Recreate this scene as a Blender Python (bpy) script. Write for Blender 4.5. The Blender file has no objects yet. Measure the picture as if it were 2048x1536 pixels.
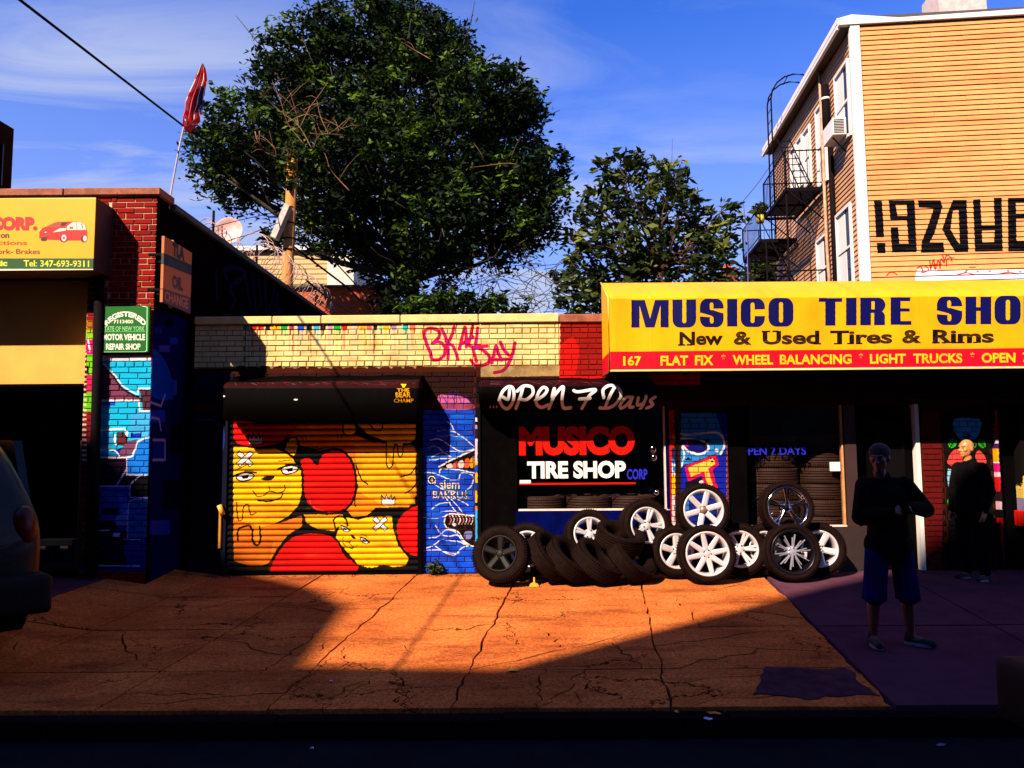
import bpy, bmesh, math, random
import numpy as np
from mathutils import Vector, Matrix

random.seed(7)
SC = bpy.context.scene
COL = SC.collection
rad = math.radians

# ------------------------------------------------------------------ camera
FPX = 1560.0                      # focal length in pixels of a 2048 px wide picture
CAMZ = 1.51
cam_d = bpy.data.cameras.new('camera')
cam = bpy.data.objects.new('camera', cam_d)
COL.objects.link(cam)
cam_d.sensor_width = 36.0
cam_d.lens = FPX / 2048.0 * 36.0
cam_d.clip_start = 0.05
cam_d.clip_end = 2000.0
ROT = (Matrix.Rotation(rad(0.18), 3, 'Z') @ Matrix.Rotation(rad(90 + 4.85), 3, 'X')
       @ Matrix.Rotation(rad(-0.40), 3, 'Z'))
cam.matrix_world = Matrix.Translation((0, 0, CAMZ)) @ ROT.to_4x4()
SC.camera = cam

# ------------------------------------------------------------------ light
AZ, EL = rad(38.0), rad(39.7)     # sunlight travels towards +x/+y, the sun is behind and to the left
sun_dir = Vector((math.sin(AZ) * math.cos(EL), math.cos(AZ) * math.cos(EL), -math.sin(EL)))
sl = bpy.data.lights.new('sun', 'SUN')
sl.energy = 5.0
sl.angle = rad(0.5)
sl.color = (1.0, 0.83, 0.62)
so = bpy.data.objects.new('sun', sl)
COL.objects.link(so)
so.rotation_euler = sun_dir.to_track_quat('-Z', 'Y').to_euler()
so.location = (0, 0, 30)

world = bpy.data.worlds.new('World')
SC.world = world
world.use_nodes = True
wn, wl = world.node_tree.nodes, world.node_tree.links
wn.clear()
w_out = wn.new('ShaderNodeOutputWorld')
w_bg = wn.new('ShaderNodeBackground')
w_bg.inputs['Strength'].default_value = 0.052
sky = wn.new('ShaderNodeTexSky')
sky.sky_type = 'NISHITA'
sky.sun_disc = False
sky.sun_elevation = EL
sky.sun_rotation = math.pi + AZ   # sun stands behind the camera, to its left
sky.air_density = 1.0
sky.dust_density = 0.0
sky.ozone_density = 3.0


def nd(nodes, links, typ, ins=None, **kw):
    n = nodes.new(typ)
    for k, v in kw.items():
        setattr(n, k, v)
    for k, v in (ins or {}).items():
        s = n.inputs[k]
        if hasattr(v, 'links') or hasattr(v, 'is_linked'):
            links.new(v, s)
        else:
            s.default_value = v
    return n


def W(typ, ins=None, **kw):
    return nd(wn, wl, typ, ins, **kw)


# deep, saturated blue with thin cirrus
w_gam = W('ShaderNodeMix', {0: 1.0, 6: sky.outputs[0], 7: (0.38, 0.82, 1.95, 1)}, data_type='RGBA', blend_type='MULTIPLY')
tc = W('ShaderNodeTexCoord')
sep = W('ShaderNodeSeparateXYZ', {0: tc.outputs['Generated']})
# project the view direction onto a flat cloud deck
dz = W('ShaderNodeMath', {0: sep.outputs[2], 1: 0.12}, operation='ADD')
dz2 = W('ShaderNodeMath', {0: dz.outputs[0], 1: 0.03}, operation='MAXIMUM')
ux = W('ShaderNodeMath', {0: sep.outputs[0], 1: dz2.outputs[0]}, operation='DIVIDE')
uy = W('ShaderNodeMath', {0: sep.outputs[1], 1: dz2.outputs[0]}, operation='DIVIDE')
cb = W('ShaderNodeCombineXYZ', {0: ux.outputs[0], 1: uy.outputs[0], 2: 0.0})
CLX, CLY = 2.4, 0.6
mp = W('ShaderNodeMapping', {'Vector': cb.outputs[0], 'Rotation': (0, 0, rad(-70)), 'Scale': (0.55, 1.7, 1.0),
                             'Location': (CLX, CLY, 0)})
n1 = W('ShaderNodeTexNoise', {'Vector': mp.outputs[0], 'Scale': 1.5, 'Detail': 9.0, 'Roughness': 0.60, 'Distortion': 0.9})
r1 = W('ShaderNodeMapRange', {'Value': n1.outputs[0], 'From Min': 0.46, 'From Max': 0.66, 'To Min': 0.0, 'To Max': 1.0})
n2 = W('ShaderNodeTexNoise', {'Vector': mp.outputs[0], 'Scale': 0.45, 'Detail': 2.0})
r2 = W('ShaderNodeMapRange', {'Value': n2.outputs[0], 'From Min': 0.36, 'From Max': 0.62, 'To Min': 0.15, 'To Max': 1.0})
cm = W('ShaderNodeMath', {0: r1.outputs[0], 1: r2.outputs[0]}, operation='MULTIPLY')
low = W('ShaderNodeMapRange', {'Value': sep.outputs[2], 'From Min': 0.50, 'From Max': 0.20, 'To Min': 0.0, 'To Max': 0.45})
lowm = W('ShaderNodeMath', {0: low.outputs[0], 1: n2.outputs[0]}, operation='MULTIPLY')
lowd = W('ShaderNodeMath', {0: lowm.outputs[0], 1: 2.0}, operation='MULTIPLY')
cs = W('ShaderNodeMath', {0: cm.outputs[0], 1: lowd.outputs[0]}, operation='ADD', use_clamp=True)
w_mix = W('ShaderNodeMix', {0: cs.outputs[0], 6: w_gam.outputs[2], 7: (4.2, 4.8, 6.8, 1)}, data_type='RGBA')
wl.new(w_mix.outputs[2], w_bg.inputs['Color'])
wl.new(w_bg.outputs[0], w_out.inputs['Surface'])

SC.view_settings.view_transform = 'Standard'
SC.view_settings.look = 'None'
SC.view_settings.gamma = 1.0
SC.view_settings.use_curve_mapping = False
SC.view_settings.exposure = 1.3
SC.render.engine = 'CYCLES'
SC.cycles.max_bounces = 5
SC.cycles.transparent_max_bounces = 12
SC.cycles.diffuse_bounces = 1
SC.cycles.glossy_bounces = 3
SC.cycles.use_denoising = True

# ------------------------------------------------------------------ picture <-> world


def ray(px, py):
    return ROT @ Vector(((px - 1024.0) / FPX, (768.0 - py) / FPX, -1.0))


def on_y(px, py, y):
    r = ray(px, py)
    t = y / r.y
    return Vector((r.x * t, y, CAMZ + r.z * t))


def on_x(px, py, x):
    r = ray(px, py)
    t = x / r.x
    return Vector((x, r.y * t, CAMZ + r.z * t))


def at_d(px, py, d):
    return on_y(px, py, d)


YS, YG = 9.8, 9.0                 # street fronts of the tyre shop and of the garage
KERB_Y = 5.40


def gz(x, y):
    y = min(y, YS)
    z = -0.05 * (YS - y)
    z += 0.13 * min(max((-(x - 0.11 * (y - 9.3)) - 3.7) / 0.92, 0.0), 1.0)
    return z


def ground(px, py):
    r = ray(px, py)
    y = 8.0
    for _ in range(30):
        x = r.x / r.y * y
        z = gz(x, y)
        y = (z - CAMZ) / (r.z / r.y)
        y = min(max(y, 0.5), 30)
    return Vector((r.x / r.y * y, y, gz(r.x / r.y * y, y)))


# ------------------------------------------------------------------ objects


def obj(name, data, parent=None, mat=None, label=None, cat=None, group=None, kind=None):
    if isinstance(data, bmesh.types.BMesh):
        me = bpy.data.meshes.new(name)
        data.to_mesh(me)
        data.free()
        data = me
    o = bpy.data.objects.new(name, data)
    COL.objects.link(o)
    if mat is not None:
        if isinstance(mat, (list, tuple)):
            for m in mat:
                data.materials.append(m)
        else:
            data.materials.append(mat)
    if parent is not None:
        o.parent = parent
    tag(o, label, cat, group, kind)
    return o


def tag(o, label=None, cat=None, group=None, kind=None):
    if label:
        o['label'] = label
    if cat:
        o['category'] = cat
    if group:
        o['group'] = group
    if kind:
        o['kind'] = kind
    return o


def thing(name, label=None, cat=None, group=None, kind=None, loc=(0, 0, 0)):
    o = bpy.data.objects.new(name, None)
    o.empty_display_size = 0.1
    COL.objects.link(o)
    o.location = loc
    return tag(o, label, cat, group, kind)


def smooth(o, on=True):
    for p in o.data.polygons:
        p.use_smooth = on
    return o


def box(bm, x0, x1, y0, y1, z0, z1, mi=0):
    vs = [bm.verts.new((x, y, z)) for x in (x0, x1) for y in (y0, y1) for z in (z0, z1)]
    for f in ((0, 1, 3, 2), (4, 6, 7, 5), (0, 4, 5, 1), (2, 3, 7, 6), (0, 2, 6, 4), (1, 5, 7, 3)):
        fc = bm.faces.new([vs[i] for i in f])
        fc.material_index = mi
    return vs


def bx(*a):
    bm = bmesh.new()
    box(bm, *a)
    return bm


def bevel_bm(bm, w, seg=1):
    bmesh.ops.bevel(bm, geom=bm.edges[:], offset=w, segments=seg, affect='EDGES', profile=0.7)
    return bm


def prism(bm, pts, d0, d1, axis='y'):
    """closed outline extruded between d0 and d1; pts are (x,z) for axis y, (y,z) for axis x, (x,y) for axis z"""
    def P(a, b, d):
        return {'y': (a, d, b), 'x': (d, a, b), 'z': (a, b, d)}[axis]
    A = [bm.verts.new(P(a, b, d0)) for a, b in pts]
    B = [bm.verts.new(P(a, b, d1)) for a, b in pts]
    n = len(pts)
    bm.faces.new(A)
    bm.faces.new(B[::-1])
    for i in range(n):
        j = (i + 1) % n
        bm.faces.new((A[i], B[i], B[j], A[j]))
    bmesh.ops.recalc_face_normals(bm, faces=bm.faces[:])
    return bm


def tube(bm, pts, r, seg=8, cap=True):
    pts = [Vector(p) for p in pts]
    rs = r if isinstance(r, (list, tuple)) else [r] * len(pts)
    rings = []
    up0 = None
    for i, p in enumerate(pts):
        a = pts[max(i - 1, 0)]
        b = pts[min(i + 1, len(pts) - 1)]
        t = (b - a)
        if t.length < 1e-9:
            t = Vector((0, 0, 1))
        t.normalize()
        if up0 is None:
            up0 = Vector((0, 0, 1)) if abs(t.z) < 0.9 else Vector((1, 0, 0))
        u = t.cross(up0)
        if u.length < 1e-5:
            u = t.cross(Vector((0, 1, 0)))
        u.normalize()
        v = t.cross(u).normalized()
        up0 = -v if False else up0
        rings.append([bm.verts.new(p + (u * math.cos(2 * math.pi * k / seg) + v * math.sin(2 * math.pi * k / seg)) * rs[i])
                      for k in range(seg)])
    for i in range(len(rings) - 1):
        for k in range(seg):
            k2 = (k + 1) % seg
            f = bm.faces.new((rings[i][k], rings[i][k2], rings[i + 1][k2], rings[i + 1][k]))
            f.smooth = True
    if cap:
        bm.faces.new(rings[0][::-1])
        bm.faces.new(rings[-1])
    return bm


def lathe(bm, prof, seg=48, axis='y', closed=False, mi=0):
    """prof: (radius, offset along axis)"""
    rings = []
    for r, h in prof:
        ring = []
        for k in range(seg):
            a = 2 * math.pi * k / seg
            c, s = r * math.cos(a), r * math.sin(a)
            ring.append(bm.verts.new({'y': (c, h, s), 'z': (c, s, h), 'x': (h, c, s)}[axis]))
        rings.append(ring)
    n = len(rings)
    for i in range(n if closed else n - 1):
        for k in range(seg):
            k2 = (k + 1) % seg
            f = bm.faces.new((rings[i][k], rings[i][k2], rings[(i + 1) % n][k2], rings[(i + 1) % n][k]))
            f.smooth = True
            f.material_index = mi
    return rings


def crom(pts, n=8, closed=True):
    """smooth curve through points"""
    P = [tuple(p) for p in pts]
    out = []
    m = len(P)
    rng = range(m) if closed else range(m - 1)
    for i in rng:
        if closed:
            p0, p1, p2, p3 = P[(i - 1) % m], P[i], P[(i + 1) % m], P[(i + 2) % m]
        else:
            p0, p1, p2, p3 = P[max(i - 1, 0)], P[i], P[i + 1], P[min(i + 2, m - 1)]
        for k in range(n):
            t = k / n
            t2, t3 = t * t, t * t * t
            out.append(tuple(0.5 * (2 * b + (c - a) * t + (2 * a - 5 * b + 4 * c - d) * t2 + (3 * b - a - 3 * c + d) * t3)
                             for a, b, c, d in zip(p0, p1, p2, p3)))
    if not closed:
        out.append(P[-1])
    return out


# ------------------------------------------------------------------ materials


def new_mat(name):
    m = bpy.data.materials.new(name)
    m.use_nodes = True
    n, l = m.node_tree.nodes, m.node_tree.links
    n.clear()
    out = n.new('ShaderNodeOutputMaterial')
    p = n.new('ShaderNodeBsdfPrincipled')
    l.new(p.outputs[0], out.inputs[0])
    return m, n, l, p, out


def mat(name, c1, c2=None, scale=6.0, rough=0.7, bump=0.0, bscale=None, metal=0.0, spec=0.5, stretch=None,
        rand=0.0, coat=0.0, detail=5.0, lo=0.35, hi=0.65, speck=None, ani=None):
    """two-tone noise material in world space, with optional bump, specks and per-object variation"""
    m, n, l, p, out = new_mat(name)

    def N(t, i=None, **k):
        return nd(n, l, t, i, **k)
    g = N('ShaderNodeNewGeometry')
    vec = g.outputs['Position']
    if stretch:
        vec = N('ShaderNodeMapping', {'Vector': vec, 'Scale': stretch}).outputs[0]
    if c2 is None:
        c2 = tuple(c * 0.8 for c in c1)
    c1, c2 = tuple(c * 0.84 for c in c1), tuple(c * 0.84 for c in c2)
    nz = N('ShaderNodeTexNoise', {'Vector': vec, 'Scale': scale, 'Detail': detail, 'Roughness': 0.6})
    mr = N('ShaderNodeMapRange', {'Value': nz.outputs[0], 'From Min': lo, 'From Max': hi})
    mx = N('ShaderNodeMix', {0: mr.outputs[0], 6: (*c1, 1), 7: (*c2, 1)}, data_type='RGBA')
    colr = mx.outputs[2]
    if speck:
        sc, thr, cc = speck
        v = N('ShaderNodeTexNoise', {'Vector': vec, 'Scale': sc, 'Detail': 2.0, 'Roughness': 0.7})
        s = N('ShaderNodeMapRange', {'Value': v.outputs[0], 'From Min': thr, 'From Max': thr + 0.06})
        mx2 = N('ShaderNodeMix', {0: s.outputs[0], 6: colr, 7: (*cc, 1)}, data_type='RGBA')
        colr = mx2.outputs[2]
    if rand:
        oi = N('ShaderNodeObjectInfo')
        rr = N('ShaderNodeMapRange', {'Value': oi.outputs['Random'], 'To Min': 1 - rand, 'To Max': 1 + rand})
        h = N('ShaderNodeHueSaturation', {'Color': colr, 'Value': rr.outputs[0]})
        colr = h.outputs[0]
    l.new(colr, p.inputs['Base Color'])
    p.inputs['Roughness'].default_value = rough
    p.inputs['Metallic'].default_value = metal
    p.inputs['Specular IOR Level'].default_value = spec
    if coat:
        p.inputs['Coat Weight'].default_value = coat
        p.inputs['Coat Roughness'].default_value = 0.08
    if bump:
        nb = N('ShaderNodeTexNoise', {'Vector': vec, 'Scale': bscale or scale * 5, 'Detail': 5.0, 'Roughness': 0.65})
        b = N('ShaderNodeBump', {'Strength': bump, 'Distance': 0.01, 'Height': nb.outputs[0]})
        l.new(b.outputs[0], p.inputs['Normal'])
    return m


def srgb(c):
    return tuple((v / 12.92 if v <= 0.04045 else ((v + 0.055) / 1.055) ** 2.4) for v in c)


# ------------------------------------------------------------------ painted surfaces: brushwork laid down in code
TXT = {}


def text_tris(s, bold):
    key = (s, bold)
    if key not in TXT:
        cu = bpy.data.curves.new('lettering', 'FONT')
        cu.body = s
        cu.offset = bold
        cu.resolution_u = 4
        o = bpy.data.objects.new('lettering', cu)
        COL.objects.link(o)
        dg = bpy.context.evaluated_depsgraph_get()
        me = bpy.data.meshes.new_from_object(o.evaluated_get(dg))
        me.calc_loop_triangles()
        V = np.array([v.co[:2] for v in me.vertices])
        T = np.array([t.vertices[:] for t in me.loop_triangles])
        bpy.data.objects.remove(o)
        bpy.data.curves.remove(cu)
        bpy.data.meshes.remove(me)
        V = V - V.min(0)
        V = V / V.max(0)
        TXT[key] = (V, T)
    return TXT[key]


class Canvas:
    """paint on one plane of the place; fn maps picture pixels of the survey photo to (u, v) metres on that plane"""

    def __init__(self, name, u0, u1, v0, v1, ppm, fn, base, axes='xz'):
        self.name, self.u0, self.u1, self.v0, self.v1, self.ppm, self.fn, self.axes = name, u0, u1, v0, v1, ppm, fn, axes
        self.w, self.h = int((u1 - u0) * ppm), int((v1 - v0) * ppm)
        self.a = np.ones((self.h, self.w, 4), np.float32)
        self.a[..., :3] = base
        self.T = lambda x, y: (x, y)

    def pts(self, P):
        out = []
        for x, y in P:
            u, v = self.fn(*self.T(x, y))
            out.append(((u - self.u0) * self.ppm, (v - self.v0) * self.ppm))
        return np.array(out)

    def _win(self, Q, m=2):
        x0, y0 = np.floor(Q.min(0)).astype(int) - m
        x1, y1 = np.ceil(Q.max(0)).astype(int) + m
        x0, y0, x1, y1 = max(x0, 0), max(y0, 0), min(x1, self.w), min(y1, self.h)
        if x1 <= x0 or y1 <= y0:
            return None
        X, Y = np.meshgrid(np.arange(x0, x1) + 0.5, np.arange(y0, y1) + 0.5)
        return x0, y0, x1, y1, X, Y

    def _mix(self, wn_, M, c):
        x0, y0, x1, y1 = wn_
        r = self.a[y0:y1, x0:x1, :3]
        M = M[..., None]
        self.a[y0:y1, x0:x1, :3] = r * (1 - M) + np.array(c, np.float32) * M

    def fill(self, P, c, alpha=1.0, smooth_=0, closed=True):
        if smooth_:
            P = crom(P, smooth_)
        Q = self.pts(P)
        w = self._win(Q)
        if w is None:
            return
        x0, y0, x1, y1, X, Y = w
        acc = np.zeros(X.shape, np.float32)
        for oy in (-0.25, 0.25):
            yy = Y + oy
            ins = np.zeros(X.shape, bool)
            n = len(Q)
            for i in range(n):
                ax, ay = Q[i]
                bx_, by = Q[(i + 1) % n]
                if ay == by:
                    continue
                cnd = (ay > yy) != (by > yy)
                xs = (bx_ - ax) * (yy - ay) / (by - ay) + ax
                ins ^= cnd & (X < xs)
            acc += ins * 0.5
        self._mix((x0, y0, x1, y1), acc * alpha, c)

    def stroke(self, P, wd, c, alpha=1.0, smooth_=0, closed=False, rough=0.0):
        if smooth_:
            P = crom(P, smooth_, closed)
        if closed:
            P = list(P) + [P[0]]
        Q = self.pts(P)
        a, b = self.pts([(P[0][0], P[0][1]), (P[0][0] + 1, P[0][1])])
        r = wd * np.hypot(*(b - a)) / 2
        w = self._win(Q, int(r) + 3)
        if w is None:
            return
        x0, y0, x1, y1, X, Y = w
        D = np.full(X.shape, 1e9)
        for i in range(len(Q) - 1):
            p, q = Q[i], Q[i + 1]
            d = q - p
            L = max(d @ d, 1e-9)
            t = np.clip(((X - p[0]) * d[0] + (Y - p[1]) * d[1]) / L, 0, 1)
            D = np.minimum(D, np.hypot(X - p[0] - t * d[0], Y - p[1] - t * d[1]))
        self._mix((x0, y0, x1, y1), np.clip(r - D + 0.5, 0, 1).astype(np.float32) * alpha, c)

    def ell(self, cx, cy, rx, ry, c, alpha=1.0, a0=0.0):
        P = []
        for k in range(28):
            t = 2 * math.pi * k / 28
            x, y = rx * math.cos(t), ry * math.sin(t)
            P.append((cx + x * math.cos(a0) - y * math.sin(a0), cy + x * math.sin(a0) + y * math.cos(a0)))
        self.fill(P, c, alpha)

    def blur_blob(self, cx, cy, rx, ry, c, alpha):
        Q = self.pts([(cx - rx * 2, cy - ry * 2), (cx + rx * 2, cy + ry * 2), (cx, cy)])
        w = self._win(Q)
        if w is None:
            return
        x0, y0, x1, y1, X, Y = w
        kx, ky = abs(Q[1][0] - Q[0][0]) / 4, abs(Q[1][1] - Q[0][1]) / 4
        M = np.exp(-((X - Q[2][0]) / kx) ** 2 - ((Y - Q[2][1]) / ky) ** 2) * alpha
        self._mix((x0, y0, x1, y1), M.astype(np.float32), c)

    def text(self, s, quad, c, bold=0.02, warp=None):
        """quad: lower-left, lower-right, upper-right, upper-left in the current drawing coordinates"""
        V, T = text_tris(s, bold)
        (ax, ay), (bx_, by), (cx, cy), (dx, dy) = quad
        P = []
        for u, v in V:
            if warp:
                P.append(warp(u, v))
                continue
            lo = (ax + (bx_ - ax) * u, ay + (by - ay) * u)
            hi = (dx + (cx - dx) * u, dy + (cy - dy) * u)
            P.append((lo[0] + (hi[0] - lo[0]) * v, lo[1] + (hi[1] - lo[1]) * v))
        Q = self.pts(P)
        w = self._win(Q)
        if w is None:
            return
        x0, y0, x1, y1, X, Y = w
        M = np.zeros(X.shape, np.float32)
        for t in T:
            A, B, C = Q[t[0]], Q[t[1]], Q[t[2]]
            tx0, ty0 = np.floor(np.minimum(np.minimum(A, B), C)).astype(int) - 1
            tx1, ty1 = np.ceil(np.maximum(np.maximum(A, B), C)).astype(int) + 1
            i0, j0 = max(tx0 - x0, 0), max(ty0 - y0, 0)
            i1, j1 = min(tx1 - x0, X.shape[1]), min(ty1 - y0, X.shape[0])
            if i1 <= i0 or j1 <= j0:
                continue
            xx, yy = X[j0:j1, i0:i1], Y[j0:j1, i0:i1]
            ar = (B[0] - A[0]) * (C[1] - A[1]) - (B[1] - A[1]) * (C[0] - A[0])
            if abs(ar) < 1e-9:
                continue
            s_ = 1 if ar > 0 else -1
            e = 1e9
            m = np.full(xx.shape, 1e9)
            for (p, q) in ((A, B), (B, C), (C, A)):
                dd = s_ * ((q[0] - p[0]) * (yy - p[1]) - (q[1] - p[1]) * (xx - p[0])) / max(np.hypot(*(q - p)), 1e-9)
                m = np.minimum(m, dd)
            M[j0:j1, i0:i1] = np.maximum(M[j0:j1, i0:i1], np.clip(m + 0.5, 0, 1))
        self._mix((x0, y0, x1, y1), M, c)

    def tbox(self, s, x0, y0, x1, y1, c, bold=0.02):
        self.text(s, ((x0, y1), (x1, y1), (x1, y0), (x0, y0)), c, bold)

    def image(self):
        im = bpy.data.images.new(self.name, self.w, self.h)
        im.pixels.foreach_set(self.a.ravel())
        im.update()
        im.pack()
        return im

    def material(self, rough=0.75, bump=0.15, bscale=60, dirt=0.25, spec=0.4, rand=0.0, dscale=3.0, coat=0.0, gain=1.0, tint=None, wob=0.0):
        m, n, l, p, out = new_mat(self.name)

        def N(t, i=None, **k):
            return nd(n, l, t, i, **k)
        g = N('ShaderNodeNewGeometry')
        vpos = g.outputs['Position']
        if wob:                                    # hand-sprayed edges are never dead straight
            wz = N('ShaderNodeTexNoise', {'Vector': vpos, 'Scale': 26.0, 'Detail': 3.0})
            wc = N('ShaderNodeVectorMath', {0: wz.outputs['Color'], 1: (0.5, 0.5, 0.5)}, operation='SUBTRACT')
            ws = N('ShaderNodeVectorMath', {0: wc.outputs[0], 'Scale': wob}, operation='SCALE')
            vpos = N('ShaderNodeVectorMath', {0: vpos, 1: ws.outputs[0]}, operation='ADD').outputs[0]
        s = N('ShaderNodeSeparateXYZ', {0: vpos})
        ch = {'x': 0, 'y': 1, 'z': 2}
        u = N('ShaderNodeMapRange', {'Value': s.outputs[ch[self.axes[0]]], 'From Min': self.u0, 'From Max': self.u1}, clamp=False)
        v = N('ShaderNodeMapRange', {'Value': s.outputs[ch[self.axes[1]]], 'From Min': self.v0, 'From Max': self.v1}, clamp=False)
        c = N('ShaderNodeCombineXYZ', {0: u.outputs[0], 1: v.outputs[0]})
        t = N('ShaderNodeTexImage', {'Vector': c.outputs[0]}, extension='EXTEND')
        if not hasattr(self, 'im'):
            self.im = self.image()
        t.image = self.im
        nz = N('ShaderNodeTexNoise', {'Vector': g.outputs['Position'], 'Scale': dscale, 'Detail': 8.0, 'Roughness': 0.7})
        mr = N('ShaderNodeMapRange', {'Value': nz.outputs[0], 'From Min': 0.35, 'From Max': 0.7, 'To Min': 0.92 * gain, 'To Max': (1 - dirt) * 0.86 * gain})
        val = mr.outputs[0]
        if rand:
            oi = N('ShaderNodeObjectInfo')
            rr = N('ShaderNodeMapRange', {'Value': oi.outputs['Random'], 'To Min': 1 - rand, 'To Max': 1 + rand * 0.5})
            val = N('ShaderNodeMath', {0: val, 1: rr.outputs[0]}, operation='MULTIPLY').outputs[0]
        h = N('ShaderNodeHueSaturation', {'Color': t.outputs[0], 'Value': val})
        colr = h.outputs[0]
        if tint:
            colr = N('ShaderNodeMix', {0: tint[3], 6: colr, 7: (*tint[:3], 1)}, data_type='RGBA').outputs[2]
        l.new(colr, p.inputs['Base Color'])
        p.inputs['Roughness'].default_value = rough
        p.inputs['Specular IOR Level'].default_value = spec
        p.inputs['Coat Weight'].default_value = coat
        if bump:
            nb = N('ShaderNodeTexNoise', {'Vector': g.outputs['Position'], 'Scale': bscale, 'Detail': 4.0})
            b = N('ShaderNodeBump', {'Strength': bump, 'Distance': 0.01, 'Height': nb.outputs[0]})
            l.new(b.outputs[0], p.inputs['Normal'])
        return m


def crop(cv, x0, y0, s):
    cv.T = lambda x, y: (x0 + x / s, y0 + y / s)
# ------------------------------------------------------------------ palette (paint colours)
YEL = (0.94, 0.69, 0.02); ORA = (0.88, 0.47, 0.04); RED = (0.86, 0.03, 0.02); BLK = (0.015, 0.012, 0.015)
WHT = (0.90, 0.86, 0.86); TAN = (0.94, 0.81, 0.55); BRN = (0.16, 0.035, 0.03); BRICK = (0.52, 0.05, 0.035)
BLUE = (0.02, 0.26, 0.80); CYAN = (0.05, 0.68, 0.86); NAVY = (0.03, 0.03, 0.30); MAG = (0.80, 0.05, 0.45)

# ------------------------------------------------------------------ the whole street front of the tyre shop
shop = Canvas('shop_front_paint', -4.4, 9.2, -0.1, 3.5, 235,
              lambda x, y: (lambda p: (p.x, p.z))(on_y(x, y, YS)), BRN)
S = shop
# tan parapet
S.fill([(380, 600), (1121, 600), (1121, 752), (952, 754), (952, 737), (470, 737), (380, 737)], TAN)
S.fill([(1120, 600), (1400, 600), (1400, 770), (1120, 770)], BRICK)
S.fill([(1120, 690), (1145, 672), (1160, 700), (1150, 752), (1400, 745), (1400, 770), (1118, 770)], (0.75, 0.05, 0.03))
rs = random.Random(3)
for i in range(90):                                                   # rusty mortar smears and soot on the tan bricks
    x = rs.uniform(480, 1115); y = rs.uniform(650, 745)
    S.blur_blob(x, y, rs.uniform(5, 20), rs.uniform(2, 5), rs.choice([(0.80, 0.50, 0.25), (0.80, 0.60, 0.2), (0.75, 0.35, 0.2)]), rs.uniform(0.1, 0.35))
for k in range(20):                                                   # ragged painted lower edge
    x = 470 + k * 24
    S.fill([(x, 740), (x + 4, 733 + rs.uniform(-2, 3)), (x + 20, 733 + rs.uniform(-2, 3)), (x + 26, 740)], BRN)
# row of coloured squares under the coping
crop(S, 400, 620, 4.096)
for x0, x1, c in [(368, 408, (0.1, .75, .68)), (415, 470, (.75, .05, .05)), (472, 528, (.85, .2, .05)), (538, 578, (.15, .02, .05)),
                  (585, 660, YEL), (665, 722, (0, .62, .2)), (732, 772, (.8, .15, .2)), (800, 858, (.05, .25, .8)), (878, 920, (.1, .07, .02)),
                  (930, 980, (.2, .65, .85)), (985, 1030, (.12, .02, .1)), (1050, 1090, (.75, .5, .7)), (1095, 1155, (0, .65, .15)),
                  (1165, 1208, (.9, .05, .05)), (1240, 1270, (.9, .82, .8)), (1305, 1360, (.9, .65, .1)), (1365, 1410, (.8, .4, .4)),
                  (1420, 1452, (.08, .05, .05)), (1468, 1495, (.45, .75, .45)), (1500, 1550, (.9, .65, .1)), (1568, 1610, (.65, .45, .6)),
                  (1660, 1708, (.1, .7, .7)), (1718, 1768, (.9, .4, .25))]:
    S.fill([(x0, 124), (x1, 124), (x1 - 2, 168), (x0 + 2, 168)], c, 0.95)
    for _ in range(3):                                                # drips
        xx = rs.uniform(x0 + 4, x1 - 4)
        S.stroke([(xx, 160), (xx + rs.uniform(-3, 3), 200 + rs.uniform(0, 210))], rs.uniform(4, 14), c, rs.uniform(0.12, 0.4))
for x, y, c in [(465, 80, (.8, .1, .1)), (465, 98, (.2, .02, .02))]:
    S.fill([(x - 6, y - 6), (x + 6, y - 6), (x + 6, y + 6), (x - 6, y + 6)], c)
# BK ALL DAY tag
crop(S, 830, 640, 9.31)
TAG = [
    [(180, 330), (170, 240), (230, 170), (350, 160), (450, 220), (440, 330), (330, 440)],
    [(190, 350), (230, 480), (290, 620), (330, 740), (450, 735), (540, 660), (560, 540), (500, 430), (400, 410), (330, 430)],
    [(500, 170), (560, 300), (600, 450), (620, 600), (615, 720)], [(730, 130), (690, 280), (610, 450)],
    [(610, 450), (700, 480), (760, 600), (800, 740)],
    [(830, 540), (880, 320), (930, 140), (960, 320), (960, 500)], [(860, 450), (960, 400), (1080, 320)],
    [(1070, 120), (1040, 300), (1010, 470), (1120, 510)], [(1170, 150), (1150, 330), (1140, 480), (1340, 490)],
    [(1080, 540), (1110, 650), (1150, 770)],
    [(1040, 750), (1110, 830), (1230, 850), (1360, 800), (1390, 700), (1300, 590), (1180, 530), (1080, 540)],
    [(1430, 800), (1470, 640), (1510, 480), (1550, 620), (1620, 750)], [(1440, 740), (1560, 740), (1740, 730)],
    [(1590, 420), (1660, 560), (1750, 660)], [(1860, 430), (1820, 620), (1750, 800), (1640, 940), (1480, 980)],
]
for st in TAG:
    S.stroke(st, 62, (0.86, 0.02, 0.04), smooth_=5)
for st in TAG:
    S.stroke([(x + 12, y + 4) for x, y in st], 22, (0.62, 0.05, 0.72), 0.8, smooth_=5)
S.T = lambda x, y: (x, y)
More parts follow.
